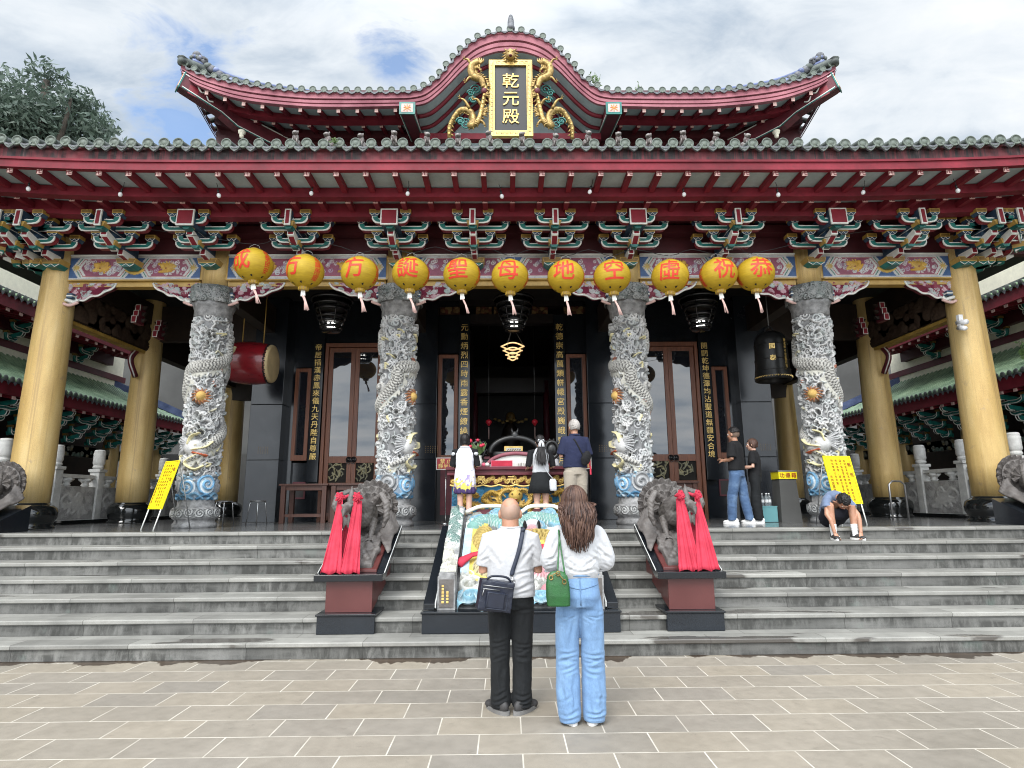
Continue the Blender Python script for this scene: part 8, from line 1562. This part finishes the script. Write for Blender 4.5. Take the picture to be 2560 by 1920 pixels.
P, sh, T_, k, S_ = standing('young man in black T-shirt, blue jeans and white sneakers before the right doors', (4.14, 11.22, z_), rad(50), 1.77, 'skin_tan', cap_hair('black_hair', .02, .06, .016, .01), ('black_tee', .93, .19, .92, 1.15, None), ('trousers', 'blue_denim', (.105, .078, ((-.02, .10), (.03, -.12)))), ('shoe_white', 'shoe_white'), (((-.17, 0, 1.385), (-.225, -.01, 1.13), (-.13, .16, 1.10), (.5, .8, .1), (.3, 0, -1)), FWD(1, 1.14, .1, .24)), Matrix.Rotation(rad(-8), 3, 'X') @ Matrix.Rotation(rad(-12), 3, 'Z'), face=True)
mb = MB(); mb.ell(T_(0, -.014, .005), (.0815 * k, .1035 * k, .09 * k), 's', None, 28, 20); me = blob(mb, .008, 1); b = bmesh.new(); b.from_mesh(me); c = T_(0, 0, 0); bmesh.ops.delete(b, geom=[v for v in b.verts if v.co.z < c.z - .055 or v.co.z > c.z + .04 or v.co.y > c.y + .02], context='VERTS'); b.to_mesh(me); b.free(); pm('faded_side', (.13, .085, .06), .2, 20, .8); link_mesh('faded_side', me, 'faded_side', P)
P, sh, T_, k, S_ = standing('woman in black clothes and white shoes standing half behind the young man in black', (4.56, 11.42, z_), rad(62), 1.58, 'skin_pale', bob_hair('brown_hair', .07), ('black_tee', .92, .16, .8, 1.1, None), ('trousers', 'black_trousers', (.10, .095, ((0, 0), (0, 0)))), ('shoe_white', 'shoe_white'), (FWD(-1, 1.1), DOWN(1)), Matrix.Rotation(rad(-6), 3, 'X'), face=True)
mb = MB(); w = S_((.205, .045, .895)); mb.tube([w + V((.032 * math.cos(a), .03 * math.sin(a), .006 * math.cos(a))) for a in [q * PI / 8 for q in range(17)]], .009, 'plastic_white', 6); mb.build('wristwatch', P, (0, 0, 0))

# --- the boy crouching on the top step to tie his shoes (faces the camera)
def boy():
    P = thing('person', 'boy in grey-blue T-shirt and dark shorts bent over tying his shoe on the top step', 'person', (5.02, 9.62, ZP), PI); mb = MB()
    hc = V((0, .30, .40)); R = Matrix.Rotation(rad(-78), 3, 'X')
    mb.tube([(0, -.12, .16), (0, -.06, .35), (0, .12, .46)], [.11, .11, .10], 's', 14); mb.tube([(0, .12, .46), (0, .2, .46), (0, .27, .43)], [.06, .052, .05], 's', 12); T_ = head(mb, hc, R, .97)
    for s in (-1, 1):
        mb.tube([(s * .14, .10, .44), (s * .24, .24, .20), (s * .22, .30, .12), (s * .20, .335, -.07)], [.046, .036, .034, .025], 's', 12); hand(mb, (s * .20, .335, -.07), (-s * .25, .35, -.8), (-s, .3, 0), .9, .6, s)
        mb.tube([(s * .09, -.10, .12), (s * .15, .16, .32), (s * .165, .22, .34)], [.085, .066, .056], 's', 14); mb.tube([(s * .165, .225, .34), (s * .165, .22, .22), (s * .165, .235, .05), (s * .165, .24, -.10)], [.054, .05, .046, .034], 's', 14)
    link_mesh('body', blob(mb, .0065, 3), 'skin_tan', P); face_parts(P, T_, R, .97); cap_hair('black_hair', -.06, .05, .016, .012)(P, T_, R, .97)
    mb = MB(); q = [(0, -.15, .12), (0, -.12, .28), (0, -.01, .42), (0, .12, .475), (0, .19, .47)]; mb.tube(catmull(q, 4), [.145] * 4 + [.15] * 4 + [.155] * 4 + [.13, .115, .10, .09, .075], 's', 20, True, .72)
    for s in (-1, 1): mb.tube([(s * .10, .09, .45), (s * .16, .12, .42), (s * .21, .19, .30)], [.07, .068, .065], 's', 14)
    cloth_obj('shirt', mb, 'grey_blue_tee', P, .0095, 3, folds(.006, .001, 4, -9, 9, (12, 12, 12))); mb = MB()
    mb.ell((0, -.12, .10), (.17, .14, .11), 's')
    for s in (-1, 1): mb.tube([(s * .09, -.08, .13), (s * .135, .08, .25), (s * .155, .15, .305)], [.115, .10, .09], 's', 16)
    mb.tube([(-.1, .05, .2), (.1, .05, .2)], .09, 's', 12); cloth_obj('shorts', mb, 'dark_shorts', P, .0095, 3, folds(.006, .001, 6)); mb = MB()
    for s in (-1, 1):
        mb = MB(); mb.tube([(s * .165, .235, .06), (s * .165, .24, -.05), (s * .165, .245, -.12)], [.053, .044, .042], 's', 16); link_mesh('sock', blob(mb, .007, 2, folds(.003, 0, 1, -9, 9, (5, 5, 60))), 'sock_white', P)
        o = shoe(P, (s * .165, .235, -.176), s * rad(-14), 'shoe_dark', 'shoe_white', .275); mb = MB(); x = s * .165; mb.tube(catmull([(x - .05 + .0, .25, -.115), (x - .048, .30, -.135), (x - .02, .36, -.12)], 4), .006, 'shoe_white', 6); mb.build('side_stripe', o, (0, 0, 0))
boy()
